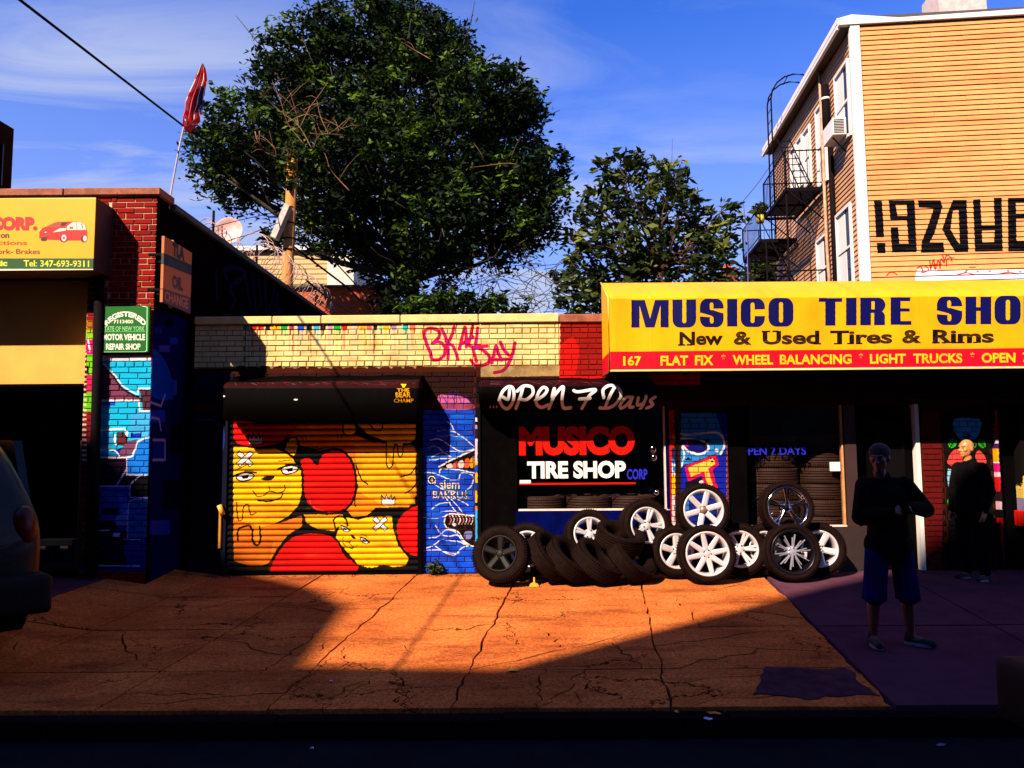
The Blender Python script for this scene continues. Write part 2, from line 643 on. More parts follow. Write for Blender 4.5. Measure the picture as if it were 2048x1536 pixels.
# brown painted band: faint darker courses are real bricks; shadow-side mural left of the shutter
S.fill([(360, 745), (470, 745), (465, 1160), (360, 1160)], (0.03, 0.03, 0.12))
crop(S, 0, 680, 3.072)
S.stroke([(1200, 500), (1290, 490), (1370, 530), (1390, 600), (1375, 700)], 10, (.1, .15, .5), smooth_=6)
S.stroke([(1350, 940), (1350, 1040), (1320, 1100), (1370, 1170), (1355, 1260), (1300, 1340)], 10, (.1, .15, .5), smooth_=6)
S.fill([(1110, 560), (1300, 560), (1360, 760), (1300, 1000), (1110, 1000)], (.015, .02, .1), smooth_=4)
for k in range(7):
    S.stroke([(1200 + k * 28, 320), (1230 + k * 26, 210), (1250 + k * 26, 300)], 4, (.1, .1, .45), 0.7)
S.T = lambda x, y: (x, y)

# -- roller shutter mural: big yellow cartoon heads, red domes, black gaps
crop(S, 400, 720, 3.34)
S.fill([(200, 200), (1520, 200), (1520, 1440), (200, 1440)], BLK)
S.fill([(640, 420), (1000, 420), (1040, 500), (1160, 550), (1420, 570), (1450, 620), (1440, 720), (1450, 900), (1400, 980), (1180, 985),
        (1120, 1035), (1030, 1050), (970, 990), (1040, 900), (1050, 780), (1000, 640), (900, 590), (800, 605), (650, 560), (590, 500)], ORA)
S.fill([(1040, 560), (1440, 575), (1440, 760), (1440, 960), (1250, 980), (1060, 880)], (0.93, 0.66, 0.05), 0.75)
S.fill([(200, 320), (260, 400), (420, 430), (660, 430), (620, 500), (520, 560), (380, 585), (260, 560), (205, 500)], RED)
S.fill([(228, 575), (300, 580), (400, 596), (520, 590), (620, 650), (680, 740), (692, 850), (670, 960), (600, 1040), (500, 1095), (410, 1115), (228, 1118)], YEL)
S.fill([(228, 940), (400, 960), (600, 950), (650, 980), (600, 1040), (500, 1095), (410, 1115), (228, 1118)], ORA, 0.55)
S.fill([(570, 590), (600, 530), (650, 520), (665, 580), (640, 640)], YEL, smooth_=5)
S.stroke([(570, 590), (600, 530), (650, 520), (665, 580), (640, 640)], 10, BLK, smooth_=5)
S.fill([(228, 1060), (420, 1115), (560, 1080), (690, 1035), (685, 1120), (600, 1160), (520, 1260), (470, 1350), (400, 1380), (320, 1365), (235, 1340)], (0.80, 0.40, 0.06))
S.fill([(228, 1180), (500, 1200), (470, 1340), (400, 1380), (320, 1365), (235, 1340)], (0.62, 0.27, 0.05), 0.5)  # browner overlay paints in the shadow low on the shutter
S.fill([(700, 1030), (960, 1030), (950, 1090), (900, 1140), (800, 1130), (720, 1090)], (0.9, 0.6, 0.06))
S.fill([(1050, 425), (1445, 425), (1445, 530), (1400, 560), (1250, 545), (1130, 500)], YEL)
S.stroke([(1040, 430), (1130, 505), (1250, 550), (1410, 562), (1450, 520)], 12, BLK, smooth_=5)
S.fill([(1250, 540), (1250, 690), (1270, 722), (1292, 690), (1296, 560), (1325, 560), (1325, 620), (1342, 650), (1356, 620), (1358, 545)], YEL)
S.stroke([(1250, 548), (1250, 690), (1270, 722), (1292, 690), (1300, 575), (1322, 575), (1326, 625), (1342, 652), (1357, 620), (1362, 560)], 7, BLK, smooth_=3)
S.ell(1005, 460, 48, 42, YEL); S.stroke([(960, 430), (965, 490), (1010, 505), (1050, 480), (1045, 435)], 9, BLK, smooth_=5)
S.stroke([(1140, 430), (1170, 470), (1215, 470), (1225, 430)], 8, BLK, smooth_=5)
# red heart shape in the middle
H = [(670, 680), (700, 652), (750, 655), (788, 695), (812, 640), (870, 602), (950, 605), (1015, 670), (1045, 780), (1040, 900), (990, 985), (900, 1022), (800, 1015), (730, 970), (695, 880), (692, 760)]
S.fill(H, RED, smooth_=5)
S.stroke(H, 16, BLK, smooth_=5, closed=True)
S.stroke([(735, 935), (770, 985), (840, 1005)], 5, (.95, .5, .45), 0.6, smooth_=5)
# bottom red dome
D = [(465, 1425), (490, 1340), (560, 1230), (640, 1170), (760, 1148), (870, 1165), (930, 1210), (970, 1290), (1020, 1330), (1062, 1365), (1062, 1425)]
S.fill(D, RED)
S.stroke(D[:-1], 16, BLK, smooth_=4)
S.fill([(465, 1330), (1062, 1360), (1062, 1425), (465, 1425)], (0.55, 0.02, 0.02), 0.45)  # lower dome darkened: the wall's low shadow painted into the red
# right lower head
B = [(978, 1040), (1060, 1062), (1140, 1040), (1288, 1035), (1300, 1130), (1330, 1230), (1405, 1320), (1380, 1375), (1300, 1385), (1230, 1372), (1140, 1392), (1060, 1370), (1000, 1300), (950, 1240), (905, 1180), (930, 1120)]
S.fill(B, YEL)
S.stroke(B, 10, BLK, closed=True)
S.fill([(905, 1110), (900, 1060), (940, 1040), (975, 1060), (985, 1100)], YEL, smooth_=5)
S.stroke([(910, 1120), (900, 1062), (940, 1040), (980, 1062), (990, 1105)], 10, BLK, smooth_=5)
S.fill([(1455, 965), (1380, 1000), (1320, 1070), (1315, 1160), (1350, 1250), (1400, 1300), (1455, 1312)], RED, smooth_=0)
S.stroke([(1455, 965), (1380, 1000), (1320, 1070), (1315, 1160), (1350, 1250), (1400, 1300), (1455, 1312)], 14, BLK, smooth_=5)
# body folds, right
for st in [[(1045, 700), (1080, 790), (1125, 830)], [(1060, 830), (1040, 920), (1040, 975)], [(1340, 780), (1410, 760), (1450, 700)],
           [(1370, 890), (1420, 860), (1450, 820)], [(650, 560), (740, 600), (830, 590)], [(690, 1030), (690, 1110), (620, 1150)]]:
    S.stroke(st, 8, BLK, smooth_=5)
for x in (690, 712, 920, 945):
    S.stroke([(x, 510 if x < 800 else 490), (x + 8, 545 if x < 800 else 520)], 4, BLK)
# simple faces
def face(cx, cy, s, a):
    ca, sa = math.cos(a), math.sin(a)
    def L(P):
        return [(cx + (x * ca - y * sa) * s, cy + (x * sa + y * ca) * s) for x, y in P]
    for sx in (-1, 1):
        e = L([(sx * 150 - 55, -90), (sx * 150, -108), (sx * 150 + 60, -88), (sx * 150 + 40, -60), (sx * 150 - 25, -55)])
        S.fill(e, WHT, smooth_=4); S.stroke(e, 6 * s + 2, BLK, smooth_=4, closed=True)
        S.fill(L([(sx * 150 - 25, -92), (sx * 150 + 30, -92), (sx * 150 + 20, -68), (sx * 150 - 12, -68)]), BLK)
        S.stroke(L([(sx * 150 - 75, -96), (sx * 150, -112), (sx * 150 + 80, -98)]), 9 * s + 2, BLK, smooth_=4)
        S.stroke(L([(sx * 150 - 60, -140 - sx * 8), (sx * 150 + 30, -150 + sx * 8)]), 5 * s, BLK)
    S.fill(L([(-45, -50), (0, -62), (45, -50), (20, -32), (-10, -34)]), BLK, smooth_=4)
    S.stroke(L([(-110, 20), (-90, 58), (-50, 62), (0, 40), (50, 60), (95, 50), (105, 12)]), 5 * s + 1, BLK, smooth_=5)
    S.stroke(L([(0, 5), (0, 42)]), 4 * s, BLK)
    S.stroke(L([(-90, 88), (-20, 105), (60, 95), (80, 70)]), 7 * s + 1, BLK, smooth_=5)
face(468, 836, 1.0, -0.16)
face(1015, 1200, 0.5, 0.55)
def plaster(cx, cy, s):
    for a in (0.75, -0.75):
        ca, sa = math.cos(a), math.sin(a)
        R_ = [(cx + x * ca * s - y * sa * s, cy + x * sa * s + y * ca * s) for x, y in ((-62, -16), (62, -16), (62, 16), (-62, 16))]
        S.fill(R_, WHT); S.stroke(R_, 5, BLK, closed=True)
plaster(308, 660, 1.0); plaster(1208, 1092, 0.9)
def crown_(cx, cy, s):
    P = [(-45, 35), (-48, -35), (-25, -5), (-15, -40), (5, -5), (22, -38), (28, 0), (48, -30), (45, 35)]
    R_ = [(cx + x * s, cy + y * s) for x, y in P]
    S.fill(R_, WHT); S.stroke(R_, 5, BLK, closed=True)
crown_(380, 530, 1.0); crown_(1262, 935, 0.95)
S.stroke([(255, 950), (260, 1060), (290, 1060), (300, 980), (330, 965), (345, 1030), (380, 1020)], 7, BLK, smooth_=6)
S.stroke([(262, 1200), (265, 1130), (330, 1105), (355, 1130), (362, 1210), (395, 1235), (412, 1190), (405, 1110)], 12, BLK, smooth_=6)
S.fill([(372, 1110), (402, 1110), (404, 1200), (385, 1222), (370, 1200)], ORA)
# scalloped black foot
for k in range(9):
    S.ell(240 + k * 26, 1400, 22, 30, BLK)
for k in range(7):
    S.ell(1085 + k * 48, 1412, 30, 32, BLK)
S.fill([(200, 1395), (460, 1395), (460, 1460), (200, 1460)], BLK)
S.fill([(200, 200), (232, 200), (232, 1440), (200, 1440)], BLK)
for _ in range(70):
    S.blur_blob(rs.uniform(235, 1450), rs.uniform(430, 1400), rs.uniform(15, 60), rs.uniform(6, 30), rs.choice([(.45, .2, .03), (.75, .35, .03), (.2, .05, .03), (.9, .75, .2)]), rs.uniform(.05, .22))
for _ in range(30):
    x, y = rs.uniform(240, 1440), rs.uniform(430, 1380)
    S.stroke([(x, y), (x + rs.uniform(-40, 40), y + rs.uniform(-4, 4))], rs.uniform(1, 3), (.35, .25, .2), .4)
S.T = lambda x, y: (x, y)
# "THE BEAR" on the cover box is painted on its own canvas

# -- blue pier between shutter and window
crop(S, 840, 760, 3.8375)
S.fill([(18, -100), (420, -100), (420, 235), (18, 235)], (0.13, 0.03, 0.03))
S.fill([(140, 120), (240, 118), (330, 130), (400, 180), (410, 222), (200, 228), (150, 190)], (0.75, 0.35, 0.55), smooth_=3)
for x0 in (150, 210, 260, 330, 400):
    S.stroke([(x0, 220), (x0 + 15, 60 + (x0 * 7) % 90), (x0 + 60, 180)], 6, (.12, .1, .6), .8, smooth_=4)
S.fill([(18, 232), (425, 232), (425, 1480), (18, 1480)], BLUE)
for _ in range(170):
    cx, cy = rs.uniform(70, 420), rs.uniform(250, 1460)
    S.blur_blob(cx, cy, rs.uniform(20, 90), rs.uniform(8, 30), rs.choice([(0.02, 0.12, 0.6), (0.03, 0.4, 0.9), (0.1, 0.55, 0.9), (0.02, 0.2, 0.75), (0.02, 0.1, 0.5)]), 0.45)
for _ in range(26):
    cx, cy = rs.uniform(30, 410), rs.uniform(240, 1400)
    S.stroke([(cx, cy), (cx + rs.uniform(-2, 2), cy + rs.uniform(8, 26))], rs.uniform(5, 10), rs.choice([(.7, .05, .15), (.05, .05, .3)]), .8)
VN = [[(205, 318), (240, 345), (265, 395), (330, 440), (380, 480), (415, 510)], [(140, 390), (220, 385), (280, 405)],
      [(80, 460), (150, 455), (220, 495), (290, 540), (340, 548), (420, 530)], [(60, 515), (130, 512), (190, 560), (240, 590)],
      [(90, 590), (160, 560), (240, 548), (330, 556)], [(75, 615), (150, 605), (230, 600), (300, 590)], [(130, 430), (230, 428), (300, 430)],
      [(30, 715), (100, 712), (170, 740), (240, 765), (330, 760)], [(300, 760), (310, 720), (350, 712), (410, 740), (395, 810), (350, 850)],
      [(110, 800), (180, 840), (260, 855)], [(200, 905), (260, 990), (300, 1030)], [(240, 915), (300, 980), (350, 1040), (420, 1040)],
      [(90, 990), (150, 950), (230, 940)], [(160, 1015), (240, 1005), (330, 1030)], [(25, 1055), (110, 1060), (180, 1050), (230, 1030)],
      [(120, 1115), (160, 1180), (220, 1200), (290, 1190), (340, 1250), (420, 1285)], [(70, 1210), (140, 1200), (200, 1150), (260, 1160), (310, 1210)],
      [(50, 1290), (110, 1265), (160, 1225), (220, 1230), (300, 1240), (360, 1270)], [(110, 1265), (170, 1310), (260, 1345), (320, 1290), (370, 1272)],
      [(30, 1310), (140, 1305), (240, 1330), (300, 1325)], [(370, 960), (300, 920), (250, 905)]]
for st in VN:
    S.stroke(st, 8, (0.88, 0.86, 0.92), 0.95, smooth_=5)
S.fill([(150, 665), (250, 610), (415, 535), (415, 700), (300, 680), (160, 690)], BLK)
S.stroke([(150, 665), (250, 610), (418, 535)], 12, WHT, smooth_=2); S.stroke([(150, 712), (170, 680), (300, 690), (415, 715)], 9, WHT, smooth_=4)
for k in range(5):
    S.fill([(205 + k * 44, 655 - k * 10), (240 + k * 44, 640 - k * 14), (250 + k * 44, 670 - k * 4), (215 + k * 44, 680)],
           [(0.9, .75, .72), (.85, .3, .35), (.9, .8, .75), (.85, .35, .2), (.85, .6, .1)][k], smooth_=3)
S.fill([(195, 1040), (240, 1025), (420, 1045), (420, 1280), (340, 1240), (280, 1150), (210, 1135), (190, 1100)], BLK, smooth_=2)
S.stroke([(420, 1042), (240, 1028), (195, 1050), (190, 1110), (220, 1140), (290, 1165), (350, 1245), (425, 1285)], 10, WHT, smooth_=4)
for k in range(8):
    S.stroke([(225 + k * 24, 1040), (240 + k * 24, 1070), (225 + k * 24, 1105)], 8, WHT if k % 2 else (.8, .45, .5), smooth_=3)
S.ell(262, 1108, 18, 14, WHT); S.fill([(340, 1170), (400, 1160), (390, 1220), (350, 1225)], (.45, .45, .7), smooth_=3)
S.ell(90, 765, 34, 42, BLK); S.stroke([(112, 785), (75, 790), (65, 755), (90, 738), (115, 755), (118, 790)], 8, WHT, smooth_=4); S.ell(92, 768, 9, 11, WHT)
S.text('siem', ((150, 838), (308, 842), (312, 768), (150, 764)), BLK, 0.06); S.text('siem', ((150, 835), (305, 838), (308, 770), (150, 766)), WHT, 0.015)
S.text('BAKKUS.', ((95, 912), (385, 918), (385, 856), (98, 848)), BLK, 0.06); S.text('BAKKUS.', ((98, 908), (380, 912), (380, 858), (100, 850)), WHT, 0.015)
# coloured edge strip of the pier
for a, b, c in [(290, 320, WHT), (320, 345, BLK), (345, 375, (.6, .55, .7)), (375, 450, (.12, .06, .15)), (450, 630, (.85, .75, .85)), (630, 650, YEL),
                (650, 712, (.05, .25, .75)), (712, 790, YEL), (790, 850, (.05, .2, .5)), (850, 940, YEL), (940, 965, BLK), (965, 1000, (.7, .45, .3)), (1000, 1262, (.15, .62, .88))]:
    S.fill([(424, a), (466, a), (466, b), (424, b)], c)
S.fill([(424, -100), (466, -100), (466, 290), (424, 290)], BLK); S.fill([(424, 1262), (466, 1262), (466, 1480), (424, 1480)], (.03, .1, .3))
S.T = lambda x, y: (x, y)

# -- blue panel surround of the window, red brick strip and graffiti pier
S.fill([(955, 820), (1040, 820), (1040, 1170), (955, 1170)], BLK)
S.fill([(1000, 1012), (1340, 1012), (1340, 1160), (1000, 1160)], (0.02, 0.04, 0.42))
S.fill([(1325, 840), (1338, 840), (1338, 1040), (1325, 1040)], (0.03, 0.06, 0.55))
S.fill([(1338, 820), (1348, 820), (1348, 1160), (1338, 1160)], (0.75, 0.10, 0.04))
crop(S, 1300, 840, 4.267)
S.fill([(205, 0), (240, 0), (240, 450), (205, 450)], BLK)
for y0, y1, c in [(110, 200, (.85, .5, .1)), (240, 330, (.1, .1, .3)), (330, 370, (.1, .4, .8)), (370, 470, (.8, .85, .9)), (470, 550, YEL), (550, 640, (.85, .7, .1)), (640, 940, (.85, .75, .75))]:
    S.fill([(186, y0), (214, y0), (214, y1), (186, y1)], c)
S.ell(205, 420, 12, 22, (.1, .4, .8))
S.fill([(262, -60), (655, -60), (655, 1320), (262, 1320)], (0.03, 0.10, 0.62))
P1 = [(262, -60), (560, -60), (610, 100), (632, 150), (632, 240), (600, 300), (560, 300), (500, 320), (350, 370), (290, 380), (262, 410)]
S.fill(P1, (0.14, 0.50, 0.82)); 
S.stroke([(262, 120), (330, 125), (420, 118), (560, 108), (620, 150), (630, 230), (600, 290)], 20, WHT, smooth_=5)
S.fill([(262, 160), (400, 175), (470, 195), (495, 240), (460, 275), (400, 285), (330, 260), (262, 215)], (.03, .05, .45), smooth_=3)
S.stroke([(262, 160), (400, 172), (475, 195), (500, 240), (460, 280), (400, 290), (320, 262), (280, 215)], 18, WHT, smooth_=5)
S.fill([(285, 200), (320, 210), (330, 230), (300, 225)], MAG)
S.fill([(262, 180), (330, 165), (420, 175), (470, 215), (470, 250), (430, 200)], BLK, 0.9)
S.stroke([(272, 230), (290, 300), (268, 400)], 14, WHT, smooth_=4)
for (x, y) in ((490, 178), (325, 330)):
    S.ell(x, y, 12, 14, BLK); S.ell(x - 14, y + 6, 9, 8, BLK); S.ell(x + 16, y + 8, 9, 8, BLK)
S.ell(568, 258, 16, 16, WHT)
TT = [(295, 390), (565, 285), (585, 380), (530, 420), (585, 600), (470, 600), (440, 470), (325, 530)]
S.fill(TT, BLK); S.fill([(x, y + 4) for x, y in TT], (.85, .03, .3)); 
S.fill([(322, 405), (545, 320), (555, 375), (495, 415), (545, 590), (500, 600), (462, 440), (345, 485)], (.95, .74, .25))
S.fill([(300, 530), (440, 490), (470, 600), (300, 640)], (.02, .02, .12)); S.ell(438, 532, 20, 18, WHT)
S.stroke([(350, 580), (410, 555), (450, 560)], 12, (.8, .1, .4), smooth_=3)
for x, y in ((515, 325), (545, 330), (528, 355)):
    S.ell(x, y, 9, 9, BLK)
S.fill([(262, 640), (420, 620), (655, 700), (655, 1320), (262, 1320)], (.03, .12, .5)); S.fill([(262, 700), (330, 690), (330, 950), (262, 950)], (.2, .5, .85), .8)
S.fill([(655, -60), (668, -60), (668, 1320), (655, 1320)], (.5, .12, .07))
for k in range(12):
    S.fill([(648, 110 + k * 50), (656, 110 + k * 50), (656, 140 + k * 50), (648, 140 + k * 50)], (.6, .5, .45), 0.7)
S.T = lambda x, y: (x, y)
# door bay to the right
S.fill([(1460, 820), (1900, 820), (1900, 1200), (1460, 1200)], (0.10, 0.02, 0.02))
S.fill([(1843, 820), (1884, 820), (1884, 1200), (1843, 1200)], (0.36, 0.04, 0.04))
# mural with leaves
S.fill([(1886, 820), (1984, 820), (1984, 1200), (1886, 1200)], (0.015, 0.012, 0.02))
crop(S, 1680, 860, 5.565)
S.fill([(1262, -120), (1550, -120), (1550, 30), (1500, 100), (1420, 122), (1340, 105), (1290, 60)], (.25, .62, .85), smooth_=3)
S.fill([(1262, -120), (1550, -120), (1550, 20), (1262, 20)], (.25, .62, .85))
S.ell(1408, 66, 45, 32, (.04, .12, .6)); S.ell(1408, 66, 22, 20, BLK); S.ell(1392, 58, 12, 8, WHT)
def leaf(cx, cy, rx, ry, a):
    S.ell(cx, cy, rx, ry, (.15, .72, .06), a0=a)
    ca, sa = math.cos(a), math.sin(a)
    S.stroke([(cx + sa * ry * .9, cy - ca * ry * .9), (cx - sa * ry * .9, cy + ca * ry * .9)], 8, BLK)
    for k in range(-2, 3):
        for s_ in (-1, 1):
            t = k * 0.33
            bx_, by_ = cx - sa * ry * t, cy + ca * ry * t
            S.stroke([(bx_, by_), (bx_ + s_ * ca * rx * .6 + sa * ry * .2, by_ + s_ * sa * rx * .6 - ca * ry * .2)], 6, BLK)
leaf(1252, 145, 42, 62, 0.5); leaf(1575, 150, 38, 58, -0.5); leaf(1250, 805, 56, 100, -0.05)
for k, s_ in enumerate('ENGO'):
    S.tbox(s_, 1318 + k * 52, 140 - (k % 2) * 6, 1360 + k * 52, 200, (.15, .72, .06), 0.05)
S.fill([(1190, 340), (1240, 240), (1310, 210), (1360, 260), (1390, 380), (1340, 415), (1250, 405), (1200, 380)], (.85, .25, .24), smooth_=4)
S.fill([(1530, 230), (1590, 270), (1628, 340), (1610, 405), (1550, 380), (1500, 300)], (.85, .25, .24), smooth_=4)
S.fill([(1195, 430), (1420, 450), (1370, 540), (1320, 640), (1280, 690), (1240, 680), (1205, 640), (1190, 540)], (.55, .75, .85))
S.fill([(1250, 480), (1370, 470), (1330, 610), (1300, 640), (1262, 690), (1250, 600)], WHT)
S.fill([(1280, 500), (1310, 500), (1305, 640), (1270, 640)], BLK)
S.fill([(1225, 925), (1265, 930), (1250, 970)], (.6, .75, .85))
S.T = lambda x, y: (x, y)
S.fill([(1984, 820), (2100, 820), (2100, 1200), (1984, 1200)], (.03, .015, .015))
crop(S, 1660, 840, 3.072)
for y0, y1, c in [(-60, 120, (.75, .05, .12)), (120, 145, (.85, .8, .85)), (145, 175, (.3, .05, .35)), (175, 255, (.9, .65, .05)), (255, 265, WHT), (265, 320, MAG),
                  (320, 350, (.85, .7, .75)), (350, 440, (.75, .04, .1)), (440, 500, (.12, .02, .03)), (500, 550, (.85, .7, .75)), (600, 780, (.7, .05, .03)), (780, 1100, (.3, .02, .02))]:
    sh = max(0, (y0 - 100)) * 0.06
    S.fill([(1004 + sh, y0), (1024 + sh, y0), (1024 + sh, y1), (1004 + sh, y1)], c)
S.fill([(1176, 340), (1200, 340), (1200, 480), (1170, 480)], (.85, .7, .35)); S.fill([(1168, 480), (1190, 480), (1180, 640), (1160, 640)], (.5, .45, .6))
S.fill([(1130, 570), (1250, 570), (1250, 660), (1135, 660)], (.4, .03, .05), .7)
S.T = lambda x, y: (x, y)
M_shop = shop.material(wob=0.022, spec=0.1, rough=0.85, bump=0.25, rand=0.12, dirt=0.30)
M_shop_joint = shop.material(spec=0.0, rough=0.95, bump=0.3, dirt=0.75, dscale=5, gain=0.62, tint=(0.10, 0.02, 0.01, 0.35))

# ------------------------------------------------------------------ garage pier (front at y = YG)
gar = Canvas('garage_pier_paint', -5.3, -4.1, 0.0, 4.8, 300, lambda x, y: (lambda p: (p.x, p.z))(on_y(x, y, YG)), BRICK)
G = gar
crop(G, 0, 680, 3.072)
G.fill([(500, 95), (930, 95), (930, 1420), (500, 1420)], (0.03, 0.10, 0.50))
G.fill([(600, 92), (930, 92), (930, 128), (600, 130)], (.88, .80, .84))
G.fill([(600, 130), (930, 126), (930, 460), (910, 600), (800, 640), (600, 720)], CYAN)
G.fill([(600, 130), (640, 165), (700, 230), (745, 290), (790, 325), (880, 362), (900, 380), (600, 375)], (.42, .20, .30))
G.stroke([(628, 150), (700, 225), (745, 290), (790, 322), (885, 368)], 9, BLK, smooth_=2)
G.stroke([(640, 148), (712, 222), (752, 280), (800, 312), (850, 335), (850, 300), (930, 298)], 9, WHT)
G.fill([(858, 305), (930, 305), (930, 430), (880, 430), (875, 372)], (.30, .14, .22))
G.stroke([(600, 372), (855, 372), (860, 436), (930, 436)], 10, WHT)
G.fill([(600, 382), (712, 382), (712, 404), (600, 404)], (.05, .25, .75))
G.fill([(805, 445), (930, 445), (930, 600), (880, 610), (800, 600)], (.30, .62, .88), 0.7)
G.fill([(805, 574), (868, 574), (868, 602), (805, 602)], (.03, .15, .65))
G.fill([(600, 572), (700, 575), (700, 650), (600, 655)], (.15, .5, .75))
G.stroke([(600, 560), (765, 545), (775, 600), (715, 640), (708, 585)], 12, WHT, smooth_=2)
G.fill([(722, 570), (762, 568), (785, 605), (770, 645), (722, 645)], (.35, .12, .16)); G.stroke([(722, 570), (762, 568), (785, 605), (770, 645), (722, 645)], 5, BLK, closed=True)
G.fill([(780, 620), (850, 610), (820, 690), (790, 718), (735, 710), (740, 680)], (.40, .22, .35))
G.fill([(600, 690), (730, 690), (720, 715), (600, 718)], (.08, .5, .8))
G.stroke([(600, 672), (700, 676), (735, 712)], 9, WHT, smooth_=3)
G.fill([(600, 725), (780, 725), (775, 800), (720, 895), (600, 900)], (.12, .04, .16))
G.fill([(785, 830), (785, 720), (830, 680), (850, 620), (930, 600), (930, 830)], (.05, .42, .82))
G.stroke([(600, 722), (790, 720), (825, 690), (845, 630), (890, 605), (930, 595)], 10, WHT, smooth_=4)
G.stroke([(780, 720), (780, 828), (930, 830)], 8, (.8, .75, .85))
G.fill([(775, 835), (860, 835), (800, 890), (730, 890)], BLK); G.fill([(860, 835), (930, 830), (930, 965), (808, 965), (808, 890)], (.01, .01, .03))
G.stroke([(775, 800), (720, 892)], 9, (.7, .62, .8)); G.stroke([(860, 835), (800, 888), (800, 965), (930, 968)], 8, (.6, .5, .75)); G.stroke([(600, 898), (800, 898)], 7, (.6, .55, .8))  # from here down white lines go lavender, shade painted into the pier colours
G.fill([(560, 902), (795, 902), (795, 1110), (560, 1110)], (.05, .22, .62)); G.fill([(690, 940), (785, 960), (780, 1060), (740, 1060), (735, 960)], (.2, .4, .85), .7)
G.fill([(630, 1035), (735, 1038), (730, 1075), (625, 1070)], (.02, .03, .2)); G.fill([(710, 1090), (790, 1040), (790, 1140), (715, 1140)], (.45, .5, .85), .7)
G.fill([(795, 1010), (830, 980), (930, 980), (930, 1210), (780, 1215)], (.03, .30, .66)); G.stroke([(785, 1215), (790, 1030), (810, 985), (860, 975), (930, 972)], 8, (.62, .55, .85), smooth_=3)
for k in range(6):
    G.fill([(800 + (k % 2) * 40, 1030 + k * 28), (840 + (k % 2) * 40, 1030 + k * 28), (840 + (k % 2) * 40, 1052 + k * 28), (800 + (k % 2) * 40, 1052 + k * 28)], (.02, .18, .5), .5)
G.fill([(560, 1150), (600, 1115), (680, 1108), (720, 1140), (720, 1165), (560, 1170)], (.01, .02, .08), smooth_=3); G.stroke([(560, 1112), (720, 1105)], 7, (.4, .4, .85))
G.fill([(560, 1170), (780, 1170), (780, 1400), (560, 1400)], (.01, .02, .16)); G.stroke([(570, 1170), (672, 1168)], 7, (.75, .72, .9)); G.fill([(698, 1182), (740, 1182), (738, 1208), (696, 1208)], (.65, .68, .9))
G.fill([(765, 1260), (858, 1260), (858, 1330), (765, 1330)], (.04, .12, .55)); G.stroke([(760, 1222), (860, 1226)], 6, (.7, .65, .9)); G.stroke([(560, 1385), (860, 1388)], 9, (.55, .6, .9))
# narrow multicoloured pier edge on the left
for a, b, c in [(-120, -60, (.65, .4, .05)), (-60, 0, (.55, .75, .05)), (0, 90, MAG), (90, 215, (.45, .8, .05)), (215, 320, (.8, .1, .35)), (320, 440, (.4, .75, .08)), (440, 640, (.5, .05, .12)), (640, 1400, (.10, .01, .02))]:
    G.fill([(480, a), (572, a), (572, b), (480, b)], c)
G.fill([(545, -20), (560, 60), (552, 80), (540, 10)], WHT)
G.fill([(535, 160), (548, 160), (548, 220), (535, 200)], BLK)
for a, b in ((80, 340), (640, 1400)):
    G.fill([(480, a), (536, a), (536, b), (480, b)], (.35, .02, .02))
for k in range(22):
    G.fill([(505, 80 + k * 31), (534, 80 + k * 31), (534, 94 + k * 31), (505, 94 + k * 31)], (.85, .78, .62))
for k in range(5):
    G.tbox('ANGELS'[k], 506, 1105 + k * 46, 524, 1140 + k * 46, (.5, .42, .03), 0.03)
G.T = lambda x, y: (x, y)
M_gar = gar.material(wob=0.02, spec=0.1, rough=0.85, bump=0.25, rand=0.15, dirt=0.2)
M_gar_joint = gar.material(spec=0.0, rough=0.95, bump=0.3, dirt=0.2, gain=0.85, tint=(0.55, 0.40, 0.28, 0.0))

# ------------------------------------------------------------------ big yellow awning sign (front at y = 9.0)
AWF = 9.0
awn = Canvas('awning_print', 0.9, 10.2, 2.30, 3.55, 330, lambda x, y: (lambda p: (p.x, p.z))(on_y(x, y, AWF)), (0.93, 0.64, 0.01))
A = awn
BL = (0.02, 0.015, 0.30)
crop(A, 1200, 540, 2.415)
for k in range(15):                                      # cloth seams and rain streaks
    xx = 36 + k * 215
    A.stroke([(xx, 0), (xx + 3, 395)], 3, (0.80, 0.50, 0.02), 0.35)
for k in range(60):
    xx = rs.uniform(40, 2050)
    A.blur_blob(xx, rs.uniform(20, 390), rs.uniform(4, 60), rs.uniform(30, 120), (0.72, 0.42, 0.03), rs.uniform(0.05, 0.16))
sl_ = lambda x: -(x - 40) * 0.0085                      # print runs very slightly uphill
A.fill([(36, 395 + sl_(36)), (2700, 395 + sl_(2700)), (2700, 560), (36, 560)], (.90, .02, .13))


